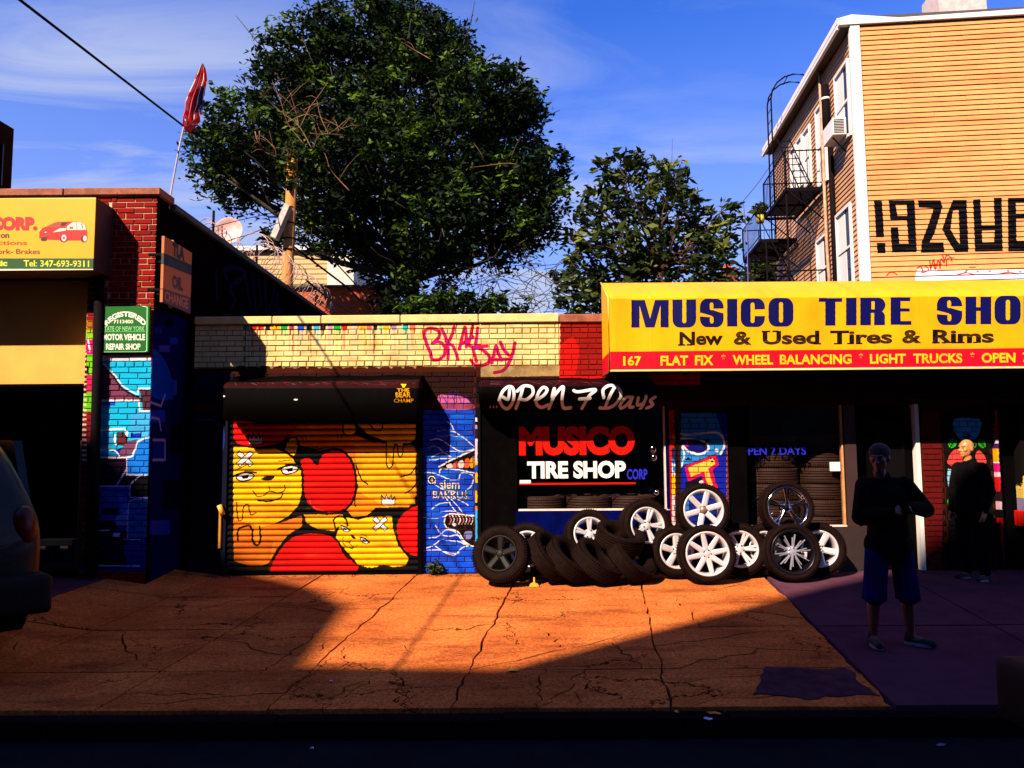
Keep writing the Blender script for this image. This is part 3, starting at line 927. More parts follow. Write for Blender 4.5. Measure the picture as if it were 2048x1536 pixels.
def glyph(ch, x, y, w, h, c, bg):
    """heavy condensed capitals; x,y = top left"""
    def R(a, b, d, e, col=c):
        A.fill([(x + a * w, y + b * h), (x + d * w, y + b * h), (x + d * w, y + e * h), (x + a * w, y + e * h)], col)

    def RR(a, b, d, e, r, col=c):
        P = []
        for cx, cy, t0 in ((d - r, b + r * w / h * 1.2, -90), (d - r, e - r * w / h * 1.2, 0), (a + r, e - r * w / h * 1.2, 90), (a + r, b + r * w / h * 1.2, 180)):
            for k in range(7):
                t = rad(t0 + k * 15)
                P.append((x + (cx + r * math.cos(t)) * w, y + (cy + r * w / h * 1.2 * math.sin(t)) * h))
        A.fill(P, col)
    if ch == 'M':
        A.fill([(x, y), (x + .36 * w, y), (x + .5 * w, y + .68 * h), (x + .63 * w, y), (x + w, y), (x + w, y + h), (x + .78 * w, y + h), (x + .78 * w, y + .2 * h),
                (x + .62 * w, y + h), (x + .38 * w, y + h), (x + .22 * w, y + .2 * h), (x + .22 * w, y + h), (x, y + h)], c)
    elif ch == 'U':
        RR(0, -.3, 1, 1.02, .3); R(-.05, -.35, 1.05, 0, bg); RR(.42, -.5, .58, .86, .07, bg)
    elif ch == 'I':
        R(0, 0, 1, 1)
    elif ch == 'O':
        RR(0, -.02, 1, 1.02, .3); RR(.42, .13, .58, .87, .07, bg)
    elif ch == 'C':
        RR(0, -.02, 1, 1.02, .3); RR(.42, .13, .58, .87, .07, bg); R(.5, .38, 1.05, .62, bg)
    elif ch == 'S':
        RR(0, -.02, 1, 1.02, .3)
        RR(.42, .12, .57, .40, .07, bg); RR(.43, .62, .58, .88, .07, bg)
        A.fill([(x + .5 * w, y + .34 * h), (x + 1.1 * w, y + .34 * h), (x + 1.1 * w, y + .52 * h), (x + .94 * w, y + .5 * h), (x + .5 * w, y + .38 * h)], bg)
        A.fill([(x + .5 * w, y + .66 * h), (x - .1 * w, y + .62 * h), (x - .1 * w, y + .50 * h), (x + .06 * w, y + .5 * h), (x + .5 * w, y + .60 * h)], bg)
    elif ch == 'T':
        R(0, 0, 1, .14); R(.28, 0, .72, 1)
    elif ch == 'R':
        RR(0, 0, .97, .54, .26); R(0, 0, .42, 1); R(0, 0, .5, .2); R(.2, .42, .7, .56); RR(.5, .47, .95, .8, .2); R(.53, .62, .95, 1); R(.44, .13, .56, .42, bg); R(.44, .55, .54, 1.02, bg)
    elif ch == 'E':
        R(0, 0, .48, 1); R(0, 0, .95, .14); R(0, .40, .92, .52); R(0, .86, 1, 1)
    elif ch == 'H':
        R(0, 0, .42, 1); R(.58, 0, 1, 1); R(.3, .38, .7, .52)
    elif ch == 'P':
        RR(0, 0, 1, .62, .26); R(0, 0, .44, 1); R(.44, .14, .56, .46, bg)


bgY = (0.93, 0.64, 0.01)
cr4 = lambda x: x / 4.655 * 2.415                        # coordinates read off closer crops
cr5 = lambda x: 420 * 2.415 + x / 4.785 * 2.415
for ch, x0, x1 in [('M', cr4(293), cr4(640)), ('U', cr4(675), cr4(893)), ('S', cr4(928), cr4(1150)), ('I', cr4(1183), cr4(1278)), ('C', cr4(1310), cr4(1535)), ('O', cr4(1568), cr4(1800)),
                   ('T', cr5(82), cr5(308)), ('I', cr5(345), cr5(446)), ('R', cr5(482), cr5(728)), ('E', cr5(768), cr5(968)), ('S', cr5(1212), cr5(1458)), ('H', cr5(1488), cr5(1735)),
                   ('O', cr5(1765), cr5(2012)), ('P', cr5(2042), cr5(2290))]:
    y0 = 146 + sl_(x0) * 1.15
    glyph(ch, x0, y0, x1 - x0, 133, BL, bgY)
# serif line: heavy stems with small slab serifs
KK = (0.03, 0.01, 0.01)
def serif(word, x0, x1, yb, h):
    n = len(word)
    V, T = text_tris(word, 0.035)
    A.text(word, ((x0, yb + sl_(x0)), (x1, yb + sl_(x1)), (x1, yb - h + sl_(x1)), (x0, yb - h + sl_(x0))), KK, 0.035)
for word, x0, x1 in [('New', cr4(740), cr4(1145)), ('&', cr4(1245), cr4(1415)), ('Used', cr4(1515), 1058), ('Tires', 1112, 1410), ('&', 1458, 1552), ('Rims', 1605, 1903)]:
    serif(word, x0, x1, 368, 66)
for xs in (386, 402, 428, 440, 792, 812, 842, 852, 1038, 1056, 1140, 1160, 1204, 1216, 1246, 1258, 1612, 1630, 1660, 1710, 1722, 1742, 1752, 1784, 1812):
    yb = 368 + sl_(xs)
    if xs in (792, 812, 842, 852):
        yb -= 62
    A.fill([(xs - 10, yb - 6), (xs + 10, yb - 6), (xs + 10, yb + 1), (xs - 10, yb + 1)], KK)
YT = (.93, .78, .08)
for s_, x0, x1 in [('167', 112, 200), ('FLAT', 292, 425), ('FIX', 458, 548), ('WHEEL', 640, 836), ('BALANCING', 868, 1215), ('LIGHT', 1304, 1476), ('TRUCKS', 1512, 1750), ('OPEN', 1843, 2005), ('7', 2040, 2072), ('DAYS', 2110, 2280)]:
    yb = 464 + sl_(x0) * 1.0
    A.text(s_, ((x0, yb), (x1, yb + sl_(x1) - sl_(x0)), (x1, yb - 48 + sl_(x1) - sl_(x0)), (x0, yb - 48)), YT, 0.035)
for x0 in (586, 1250, 1788):
    A.text('*', ((x0, 440 + sl_(x0)), (x0 + 20, 440 + sl_(x0)), (x0 + 20, 412 + sl_(x0)), (x0, 412 + sl_(x0))), YT, 0.03)
A.stroke([(36, 484 + sl_(36)), (2700, 484 + sl_(2700))], 5, (.9, .75, .7))
A.T = lambda x, y: (x, y)
M_awn = awn.material(rough=0.45, bump=0.05, dirt=0.12, dscale=1.6, bscale=30, spec=0.25)

# ------------------------------------------------------------------ garage box sign (front at y = 8.6)
gsn = Canvas('garage_sign_print', -7.2, -4.4, 3.35, 4.5, 420, lambda x, y: (lambda p: (p.x, p.z))(on_y(x, y, 8.6)), (0.93, 0.62, 0.02))
Z = gsn
crop(Z, 0, 390, 9.6)
Z.fill([(-9000, 1215), (1900, 1220), (1900, 1420), (-9000, 1415)], (.02, .28, .08))
Z.fill([(-9000, 1412), (1900, 1430), (1900, 1500), (-9000, 1500)], WHT)
Z.stroke([(-9000, 50), (1900, 72)], 14, (.93, .85, .3))
# CORP.
Z.text('AUTO REPAIR CORP.', ((-2200, 690), (725, 690), (725, 430), (-2200, 430)), (.3, .02, .02), 0.07)
Z.text('AUTO REPAIR CORP.', ((-2210, 678), (715, 678), (715, 424), (-2210, 424)), (.88, .02, .02), 0.06)
Z.text('on', ((15, 832), (185, 832), (185, 752), (15, 752)), (.12, .02, .02), 0.045)
Z.text('Inspections', ((-530, 992), (525, 992), (525, 880), (-530, 880)), (.80, .03, .02), 0.02)
Z.text('Work- Brakes', ((-230, 1140), (775, 1140), (775, 1040), (-230, 1040)), (.16, .01, .03), 0.02)
Z.text('tic', ((-60, 1370), (145, 1370), (145, 1258), (-60, 1258)), (.93, .9, .25), 0.045)
Z.text('Tel: 347-693-9311', ((458, 1378), (1715, 1386), (1715, 1260), (458, 1250)), (.93, .88, .2), 0.02)
RC = (.86, .03, .02)
Z.fill([(760, 710), (815, 640), (900, 610), (940, 590), (1040, 540), (1110, 520), (1380, 515), (1560, 520), (1640, 570), (1680, 700), (1690, 850), (1600, 880), (1300, 880), (950, 865), (760, 835)], RC)
Z.fill([(930, 605), (1040, 545), (1170, 530), (1150, 605), (960, 612)], (.55, .25, .2)); Z.fill([(1180, 530), (1330, 525), (1230, 610), (1170, 605)], (.2, .02, .03))
Z.fill([(1290, 600), (1400, 525), (1550, 522), (1630, 570), (1665, 675), (1290, 678)], (.88, .76, .72)); Z.stroke([(1470, 530), (1485, 675)], 8, (.6, .3, .3)); Z.stroke([(1570, 560), (1590, 640)], 14, (.2, .15, .4))
Z.fill([(1015, 722), (1150, 645), (1290, 640), (1260, 690)], (.88, .8, .75)); Z.fill([(1340, 618), (1410, 618), (1410, 650), (1345, 655)], RC)
Z.fill([(790, 800), (960, 800), (900, 840), (800, 835)], (.45, .02, .02)); Z.stroke([(755, 700), (800, 650)], 14, (.9, .8, .5)); Z.ell(880, 720, 20, 10, WHT)
Z.ell(850, 860, 66, 32, (.25, .02, .05)); Z.ell(1230, 850, 76, 68, (.25, .02, .05)); Z.ell(1232, 830, 50, 68, (.78, .7, .75)); Z.ell(1232, 830, 18, 24, (.5, .2, .35)); Z.ell(1620, 850, 66, 68, (.25, .02, .05)); Z.ell(1635, 840, 40, 58, (.78, .7, .75))
Z.T = lambda x, y: (x, y)
M_gsn = gsn.material(rough=0.4, bump=0.0, dirt=0.05)

# ------------------------------------------------------------------ green registration sign (y = 8.93)
reg = Canvas('registration_sign_print', -5.0, -4.1, 2.4, 3.4, 700, lambda x, y: (lambda p: (p.x, p.z))(on_y(x, y, 8.93)), (0.02, 0.36, 0.09))
Q_ = reg
crop(Q_, 180, 600, 8.536)
def arc(u, v):
    t = (u - 0.5) * 1.75
    r = 470 + 95 * v
    return (600 + r * math.sin(t) * 0.86, 745 - r * math.cos(t) * 0.98 + (0.0))
Q_.text('REGISTERED', None or ((0, 0),) * 4, WHT, 0.05, warp=arc)
Q_.text('7113400', ((400, 402), (738, 402), (738, 335), (402, 335)), (.88, .85, .75), 0.045)
Q_.text('STATE OF NEW YORK', ((212, 528), (932, 528), (932, 448), (212, 448)), (.55, .80, .55), 0.02)
Q_.stroke([(235, 540), (940, 540)], 8, (.45, .75, .45))
Q_.text('MOTOR VEHICLE', ((225, 688), (938, 688), (938, 578), (225, 578)), WHT, 0.045)
Q_.text('REPAIR SHOP', ((272, 850), (862, 850), (862, 742), (272, 742)), WHT, 0.045)
Q_.stroke([(890, 100), (975, 122), (968, 860), (935, 885), (215, 890)], 14, (.62, .88, .66))
Q_.T = lambda x, y: (x, y)
M_reg = reg.material(rough=0.35, bump=0.0, dirt=0.05)

# ------------------------------------------------------------------ sign on the garage's side wall (plane x = -3.98)
sdx = Canvas('side_sign_print', 8.6, 10.2, 3.1, 4.3, 500, lambda x, y: (lambda p: (p.y, p.z))(on_x(x, y, -3.98)), (0.75, 0.36, 0.05), axes='yz')
X_ = sdx
crop(X_, 310, 440, 7.68)
X_.text('TLA', ((265, 545), (455, 640), (455, 420), (270, 335)), (.03, .01, .02), 0.08)
X_.fill([(130, 505), (580, 700), (580, 860), (130, 680)], (.015, .01, .02))
X_.text('FROM', ((215, 700), (480, 800), (480, 705), (215, 600)), (.25, .15, .1), 0.03)
X_.text('OIL', ((262, 1040), (430, 1105), (430, 900), (262, 835)), (.30, .02, .03), 0.07)
X_.fill([(120, 1050), (560, 1195), (560, 1440), (120, 1290)], (.35, .03, .02))
X_.text('CHANGE', ((150, 1235), (510, 1370), (510, 1210), (150, 1090)), (.85, .4, .10), 0.02)
X_.T = lambda x, y: (x, y)
M_sdx = sdx.material(rough=0.5, bump=0.0, dirt=0.15)

# ------------------------------------------------------------------ shutter cover box (front plane y = 9.35) and the OPEN 7 DAYS cover
cvb = Canvas('cover_paint', -4.2, 3.2, 1.2, 2.7, 400, lambda x, y: (lambda p: (p.x, p.z))(on_y(x, y, 9.36)), (0.012, 0.006, 0.008))
V_ = cvb
crop(V_, 400, 720, 3.34)
V_.fill([(120, 145), (1640, 120), (1640, 188), (120, 188)], (.17, .05, .06), 0.9)
for _ in range(60):
    x = rs.uniform(150, 1440); V_.stroke([(x, rs.uniform(140, 165)), (x + rs.uniform(10, 60), rs.uniform(145, 170))], rs.uniform(1, 4), rs.choice([(.5, .3, .3), (.6, .1, .05), (.3, .12, .14)]), .6)
for x, y in ((155, 242), (640, 265)):
    V_.ell(x, y, 14, 6, (.8, .75, .78))
GO = (.90, .62, .05)
V_.fill([(1340, 160), (1380, 160), (1372, 172), (1366, 184), (1354, 184), (1350, 172)], (.93, .78, .05))
V_.text('THE', ((1316, 214), (1398, 216), (1398, 188), (1316, 190)), GO, 0.02)
V_.text('BEAR', ((1308, 250), (1408, 250), (1408, 216), (1306, 216)), GO, 0.02)
V_.text('CHAMP', ((1296, 284), (1426, 284), (1426, 258), (1296, 258)), (.75, .5, .05), 0.015)
crop(V_, 800, 600, 3.84)
V_.fill([(560, 595), (1980, 590), (1980, 660), (560, 665)], (.16, .03, .06), .8)
for _ in range(50):
    x = rs.uniform(580, 1500); V_.stroke([(x, rs.uniform(598, 650)), (x + rs.uniform(10, 80), rs.uniform(598, 650))], rs.uniform(1, 4), rs.choice([(.5, .3, .35), (.4, .1, .12)]), .55)
W2 = (.86, .84, .86)
OP = [[(760, 770), (790, 700), (840, 662), (872, 690), (870, 770), (830, 825), (790, 815), (765, 775)], [(790, 745), (830, 760), (842, 690)],
      [(890, 825), (925, 740), (945, 665)], [(900, 700), (950, 660), (1010, 668), (1020, 720), (970, 765), (925, 760)],
      [(1040, 770), (1100, 735), (1130, 690), (1100, 670), (1060, 720), (1050, 790), (1090, 818), (1140, 800)],
      [(1150, 825), (1180, 740), (1185, 680), (1170, 750), (1230, 680), (1255, 672), (1245, 760), (1265, 820), (1320, 820)],
      [(1335, 695), (1370, 705), (1500, 688), (1450, 740), (1410, 825)], [(1380, 760), (1460, 755)],
      [(1590, 820), (1610, 740), (1650, 665)], [(1565, 750), (1560, 690), (1610, 655), (1670, 670), (1698, 730), (1660, 800), (1600, 825), (1550, 820)],
      [(1780, 745), (1735, 750), (1705, 800), (1725, 822), (1765, 790), (1785, 745), (1780, 810), (1810, 815)],
      [(1830, 750), (1840, 800), (1880, 790)], [(1890, 740), (1880, 810), (1850, 860)], [(1960, 745), (1930, 770), (1960, 800), (1920, 822)]]
for st in OP:
    V_.stroke(st, 24, W2, smooth_=6)
for x in (685, 712, 735):
    V_.fill([(x, 808), (x + 10, 806), (x + 8, 824), (x - 2, 824)], (.75, .5, .55))
V_.T = lambda x, y: (x, y)
M_cov = cvb.material(rough=0.7, bump=0.12, bscale=14, dirt=0.1, spec=0.02)

# ------------------------------------------------------------------ beige house: flat print on the siding (front plane)
# ------------------------------------------------------------------ plain materials
M_conc = None


def slab_material():
    m, n, l, p, out = new_mat('sidewalk_concrete')

    def N(t, i=None, **k):
        return nd(n, l, t, i, **k)
    g = N('ShaderNodeNewGeometry')
    pos = g.outputs['Position']
    a = N('ShaderNodeTexNoise', {'Vector': pos, 'Scale': 1.1, 'Detail': 8.0, 'Roughness': 0.65})
    ar = N('ShaderNodeMapRange', {'Value': a.outputs[0], 'From Min': 0.35, 'From Max': 0.68})
    mx = N('ShaderNodeMix', {0: ar.outputs[0], 6: (0.58, 0.155, 0.036, 1), 7: (0.38, 0.085, 0.020, 1)}, data_type='RGBA')
    # long dark stains
    mp_ = N('ShaderNodeMapping', {'Vector': pos, 'Scale': (0.9, 3.2, 1)})
    b = N('ShaderNodeTexNoise', {'Vector': mp_.outputs[0], 'Scale': 1.0, 'Detail': 6.0, 'Roughness': 0.7})
    br = N('ShaderNodeMapRange', {'Value': b.outputs[0], 'From Min': 0.50, 'From Max': 0.68, 'To Max': 0.80})
    mx2 = N('ShaderNodeMix', {0: br.outputs[0], 6: mx.outputs[2], 7: (0.16, 0.035, 0.012, 1)}, data_type='RGBA')
    # aggregate grain
    c = N('ShaderNodeTexNoise', {'Vector': pos, 'Scale': 38.0, 'Detail': 5.0, 'Roughness': 0.9})
    cr = N('ShaderNodeMapRange', {'Value': c.outputs[0], 'From Min': 0.36, 'From Max': 0.64, 'To Min': 0.38, 'To Max': 1.48})
    oi = N('ShaderNodeObjectInfo')
    rr = N('ShaderNodeMapRange', {'Value': oi.outputs['Random'], 'To Min': 0.88, 'To Max': 1.1})
    mm = N('ShaderNodeMath', {0: cr.outputs[0], 1: rr.outputs[0]}, operation='MULTIPLY')
    d = N('ShaderNodeTexNoise', {'Vector': pos, 'Scale': 22.0, 'Detail': 6.0, 'Roughness': 0.7})
    dr = N('ShaderNodeMapRange', {'Value': d.outputs[0], 'From Min': 0.62, 'From Max': 0.70, 'To Min': 1.0, 'To Max': 0.35})
    # hairline crazing
    wv = N('ShaderNodeTexNoise', {'Vector': pos, 'Scale': 2.2, 'Detail': 5.0, 'Roughness': 0.7})
    wm = N('ShaderNodeMix', {0: 0.38, 4: pos, 5: wv.outputs['Color']}, data_type='VECTOR')
    vo = N('ShaderNodeTexVoronoi', {'Vector': wm.outputs[1], 'Scale': 1.25}, feature='DISTANCE_TO_EDGE')
    ms = N('ShaderNodeTexNoise', {'Vector': pos, 'Scale': 0.9, 'Detail': 2.0})
    mt_ = N('ShaderNodeMapRange', {'Value': ms.outputs[0], 'From Min': 0.44, 'From Max': 0.66, 'To Min': 0.0, 'To Max': 0.011})
    hl = N('ShaderNodeMath', {0: vo.outputs['Distance'], 1: mt_.outputs[0]}, operation='GREATER_THAN')
    hr = N('ShaderNodeMapRange', {'Value': hl.outputs[0], 'To Min': 0.16, 'To Max': 1.0})
    mm0 = N('ShaderNodeMath', {0: mm.outputs[0], 1: dr.outputs[0]}, operation='MULTIPLY')
    mm2 = N('ShaderNodeMath', {0: mm0.outputs[0], 1: hr.outputs[0]}, operation='MULTIPLY')
    h = N('ShaderNodeHueSaturation', {'Color': mx2.outputs[2], 'Value': mm2.outputs[0]})
    l.new(h.outputs[0], p.inputs['Base Color'])
    p.inputs['Roughness'].default_value = 0.95
    p.inputs['Specular IOR Level'].default_value = 0.0
    bsum = N('ShaderNodeMath', {0: c.outputs[0], 1: d.outputs[0]}, operation='ADD')
    bp = N('ShaderNodeBump', {'Strength': 0.55, 'Distance': 0.006, 'Height': bsum.outputs[0]})
    l.new(bp.outputs[0], p.inputs['Normal'])
    return m


M_slab = slab_material()
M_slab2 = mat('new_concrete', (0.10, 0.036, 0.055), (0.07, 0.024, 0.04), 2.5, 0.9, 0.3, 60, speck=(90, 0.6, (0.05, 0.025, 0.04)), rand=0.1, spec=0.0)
M_patch = mat('asphalt_patch', (0.10, 0.036, 0.045), (0.06, 0.022, 0.03), 9, 0.95, 0.5, 120, spec=0.0)
M_dirt = mat('joint_dirt', (0.012, 0.008, 0.007), (0.02, 0.012, 0.01), 20, 0.95)
M_road = mat('asphalt', (0.010, 0.010, 0.013), (0.016, 0.015, 0.018), 4, 0.95, 0.6, 160, speck=(150, 0.63, (0.02, 0.02, 0.022)), spec=0.0)
M_kerb = mat('kerb_stone', (0.014, 0.008, 0.010), (0.008, 0.005, 0.007), 8, 0.95, 0.3, rand=0.15, spec=0.0)
M_mortar = mat('mortar', (0.16, 0.10, 0.07), (0.10, 0.06, 0.04), 30, 0.95, 0.4)
M_mortar_tan = mat('sooty_mortar', (0.20, 0.075, 0.03), (0.06, 0.03, 0.02), 14, 0.95, 0.4)
M_mortar_pale = mat('pale_mortar', (0.62, 0.48, 0.32), (0.45, 0.32, 0.2), 30, 0.95, 0.4)
M_mortar_dark = mat('painted_mortar', (0.02, 0.03, 0.10), (0.03, 0.02, 0.05), 8, 0.9, 0.3)
M_cope_tan = mat('tan_terracotta_coping', (0.78, 0.56, 0.22), (0.66, 0.44, 0.16), 6, 0.7, 0.25, 40, speck=(14, 0.68, (0.3, 0.15, 0.06)))
M_cope_brown = mat('brown_stone_coping', (0.36, 0.10, 0.045), (0.20, 0.05, 0.02), 9, 0.85, 0.5, 60, speck=(25, 0.6, (0.12, 0.03, 0.02)))
M_black = mat('black_paint', (0.001, 0.0008, 0.001), (0.002, 0.0014, 0.0015), 8, 0.95, 0.1, spec=0.02)
M_tarp = mat('black_tarpaulin', (0.014, 0.010, 0.014), (0.02, 0.013, 0.018), 4, 0.42, 0.3, 12)
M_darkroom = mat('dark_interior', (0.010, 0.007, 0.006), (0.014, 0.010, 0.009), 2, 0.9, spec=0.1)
M_roof = mat('roof_felt', (0.05, 0.045, 0.045), (0.08, 0.07, 0.07), 2, 0.9, 0.3)
M_rubber = mat('tyre_rubber', (0.010, 0.0035, 0.0025), (0.005, 0.0018, 0.0014), 18, 0.75, 0.25, 70, spec=0.05)
M_alloy = mat('silver_alloy', (0.72, 0.66, 0.70), (0.60, 0.54, 0.58), 12, 0.42, 0.05, metal=0.35)
M_chrome = mat('chrome', (0.75, 0.70, 0.75), (0.70, 0.66, 0.7), 5, 0.12, 0.0, metal=1.0)
M_blackrim = mat('gloss_black_rim', (0.004, 0.003, 0.006), (0.006, 0.005, 0.008), 5, 0.3, spec=0.2)
M_machined = mat('machined_alloy_face', (0.60, 0.58, 0.72), (0.5, 0.48, 0.6), 9, 0.3, 0.0, metal=0.6)
M_steelrim = mat('dark_steel_rim', (0.004, 0.003, 0.003), (0.008, 0.005, 0.005), 9, 0.5, 0.1, spec=0.1)
M_whiteframe = mat('white_window_frame', (0.78, 0.66, 0.58), (0.7, 0.5, 0.42), 14, 0.45, 0.1)
M_white = mat('white_paint', (0.80, 0.74, 0.72), (0.74, 0.66, 0.64), 3, 0.55, 0.08)
M_iron = mat('black_ironwork', (0.004, 0.003, 0.006), (0.008, 0.004, 0.005), 20, 0.8, 0.1, spec=0.04)
M_bluepanel = mat('blue_painted_panel', (0.0015, 0.003, 0.075), (0.001, 0.002, 0.04), 5, 0.95, 0.3, 40, spec=0.0, speck=(30, 0.64, (0.002, 0.004, 0.04)))
M_yellowdoor = mat('yellow_roller_door', (0.85, 0.37, 0.04), (0.78, 0.30, 0.03), 2, 0.55, 0.1, 20)
M_siding = mat('tan_vinyl_siding', (0.66, 0.40, 0.17), (0.60, 0.35, 0.14), 1.2, 0.55, 0.12, 20, rand=0.06)
M_sidewin = mat('side_siding_dim', (0.58, 0.29, 0.14), (0.5, 0.24, 0.11), 1.2, 0.55, 0.12, 20, rand=0.06)  # darker copy of the siding, the side's grazing light put into its colour
M_glassdark = mat('dark_glass', (0.003, 0.003, 0.004), (0.005, 0.004, 0.005), 1, 0.12, 0.0, spec=0.25)
M_wood = mat('weathered_pole_wood', (0.62, 0.24, 0.04), (0.40, 0.13, 0.025), 5, 0.85, 0.4, 30, stretch=(8, 8, 0.7))
M_bark = mat('tree_bark', (0.045, 0.03, 0.02), (0.025, 0.017, 0.012), 8, 0.9, 0.6, 30, stretch=(3, 3, 0.6))
M_deadwood = mat('dead_branch', (0.26, 0.11, 0.04), (0.14, 0.06, 0.02), 9, 0.85, 0.2)
M_skin = mat('warm_brown_skin', (0.15, 0.035, 0.018), (0.11, 0.026, 0.012), 14, 0.5, 0.12, 120)
M_skin2 = mat('tan_skin', (0.60, 0.22, 0.065), (0.54, 0.18, 0.05), 14, 0.42, 0.12, 120)
M_jacket = mat('black_cloth', (0.003, 0.002, 0.003), (0.006, 0.004, 0.005), 12, 0.95, 0.4, 60, spec=0.05)
M_shorts = mat('blue_cloth', (0.004, 0.005, 0.10), (0.002, 0.003, 0.05), 4, 0.95, 0.3, 50, spec=0.05)
M_shoe = mat('black_canvas', (0.004, 0.003, 0.005), (0.006, 0.005, 0.007), 20, 0.8, 0.2)
M_sole = mat('pale_rubber_sole', (0.25, 0.20, 0.26), (0.2, 0.16, 0.2), 20, 0.6)
M_carpaint = mat('dark_car_paint', (0.003, 0.002, 0.004), (0.004, 0.003, 0.005), 2, 0.38, coat=0.08, spec=0.2)
M_carplastic = mat('black_bumper_plastic', (0.003, 0.003, 0.004), (0.005, 0.004, 0.005), 20, 0.7, 0.1, spec=0.15)
M_headlight = mat('headlight_lens', (0.55, 0.50, 0.70), (0.4, 0.35, 0.6), 16, 0.08, 0.0, metal=0.7)
M_taillight = mat('red_tail_lamp', (0.08, 0.006, 0.003), (0.05, 0.004, 0.002), 10, 0.3, spec=0.2)
M_oldbrick = mat('brown_brickwork', (0.10, 0.03, 0.018), (0.07, 0.02, 0.012), 3, 0.9, 0.3)


def glass_mat():
    m, n, l, p, out = new_mat('window_glass')
    n.remove(p)
    lw = n.new('ShaderNodeLayerWeight'); lw.inputs[0].default_value = 0.5
    pw_ = n.new('ShaderNodeMath'); pw_.operation = 'POWER'; pw_.inputs[1].default_value = 4.0
    l.new(lw.outputs['Facing'], pw_.inputs[0])
    fr = n.new('ShaderNodeMapRange'); fr.inputs['To Min'].default_value = 0.05; fr.inputs['To Max'].default_value = 0.8
    l.new(pw_.outputs[0], fr.inputs[0])
    tr = n.new('ShaderNodeBsdfTransparent'); tr.inputs[0].default_value = (0.86, 0.84, 0.84, 1)
    gl = n.new('ShaderNodeBsdfGlossy'); gl.inputs['Roughness'].default_value = 0.03
    mx = n.new('ShaderNodeMixShader')
    l.new(fr.outputs[0], mx.inputs[0]); l.new(tr.outputs[0], mx.inputs[1]); l.new(gl.outputs[0], mx.inputs[2])
    l.new(mx.outputs[0], out.inputs[0])
    return m


M_glass = glass_mat()


def leaf_mat(name, c1, c2, c3):
    m, n, l, p, out = new_mat(name)

    def N(t, i=None, **k):
        return nd(n, l, t, i, **k)
    at = N('ShaderNodeAttribute', attribute_name='tone')
    cr = N('ShaderNodeValToRGB', {0: at.outputs['Fac']})
    cr.color_ramp.elements[0].color = (*c1, 1)
    cr.color_ramp.elements[1].color = (*c3, 1)
    e = cr.color_ramp.elements.new(0.6); e.color = (*c2, 1)
    l.new(cr.outputs[0], p.inputs['Base Color'])
    p.inputs['Roughness'].default_value = 0.6
    p.inputs['Specular IOR Level'].default_value = 0.12
    tl = N('ShaderNodeBsdfTranslucent', {'Color': cr.outputs[0]})
    mx = N('ShaderNodeMixShader', {0: 0.22, 1: p.outputs[0], 2: tl.outputs[0]})
    l.new(mx.outputs[0], out.inputs[0])
    return m


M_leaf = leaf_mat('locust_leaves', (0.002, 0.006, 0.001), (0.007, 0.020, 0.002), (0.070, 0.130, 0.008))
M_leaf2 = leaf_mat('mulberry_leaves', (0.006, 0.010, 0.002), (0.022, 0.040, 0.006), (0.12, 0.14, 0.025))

# ------------------------------------------------------------------ ground
gb = bmesh.new()
v = [gb.verts.new(p) for p in ((-300, -300, -0.62), (300, -300, -0.62), (300, 300, -0.62), (-300, 300, -0.62))]
gb.faces.new(v)
obj('terrain', gb, mat=M_road, kind='structure')
ROADZ = -0.235 - 0.13
bm = bmesh.new()
nx = 60
for i in range(nx):
    pass
vs = [bm.verts.new(p) for p in ((-60, -9.0, ROADZ), (60, -9.0, ROADZ), (60, KERB_Y - 0.15, ROADZ), (-60, KERB_Y - 0.15, ROADZ))]
bm.faces.new(vs)
obj('road', bm, mat=M_road, kind='structure')
# yard behind the street front
bm = bmesh.new()
vs = [bm.verts.new(p) for p in ((-60, 9.75, -0.03), (60, 9.75, -0.03), (60, 90, -0.03), (-60, 90, -0.03))]
bm.faces.new(vs)
obj('yard_ground', bm, mat=M_dirt, kind='structure')

# sidewalk: a dark bed with separate, cracked slabs lying on it
bm = bmesh.new()
xs = [-14, -8, -6] + [-5.0 + 0.15 * i for i in range(12)] + [-2, 0, 3, 8, 14]
ys = [KERB_Y, 6.3, 7.5, 8.7, 9.8]
G_ = [[bm.verts.new((x, y, gz(x, y) - 0.035)) for y in ys] for x in xs]
for i in range(len(xs) - 1):
    for j in range(len(ys) - 1):
        bm.faces.new((G_[i][j], G_[i + 1][j], G_[i + 1][j + 1], G_[i][j + 1]))
sidewalk = obj('sidewalk', bm, mat=M_dirt, kind='structure')

RS = random.Random(11)


def jag(p, q, amp, n):
    out = [p]
    d = (q[0] - p[0], q[1] - p[1])
    L = math.hypot(*d)
    nx_, ny_ = -d[1] / L, d[0] / L
    o = 0
    for k in range(1, n):
        t = k / n
        o = o * 0.6 + RS.uniform(-amp, amp)
        out.append((p[0] + d[0] * t + nx_ * o, p[1] + d[1] * t + ny_ * o))
    out.append(q)
    return out


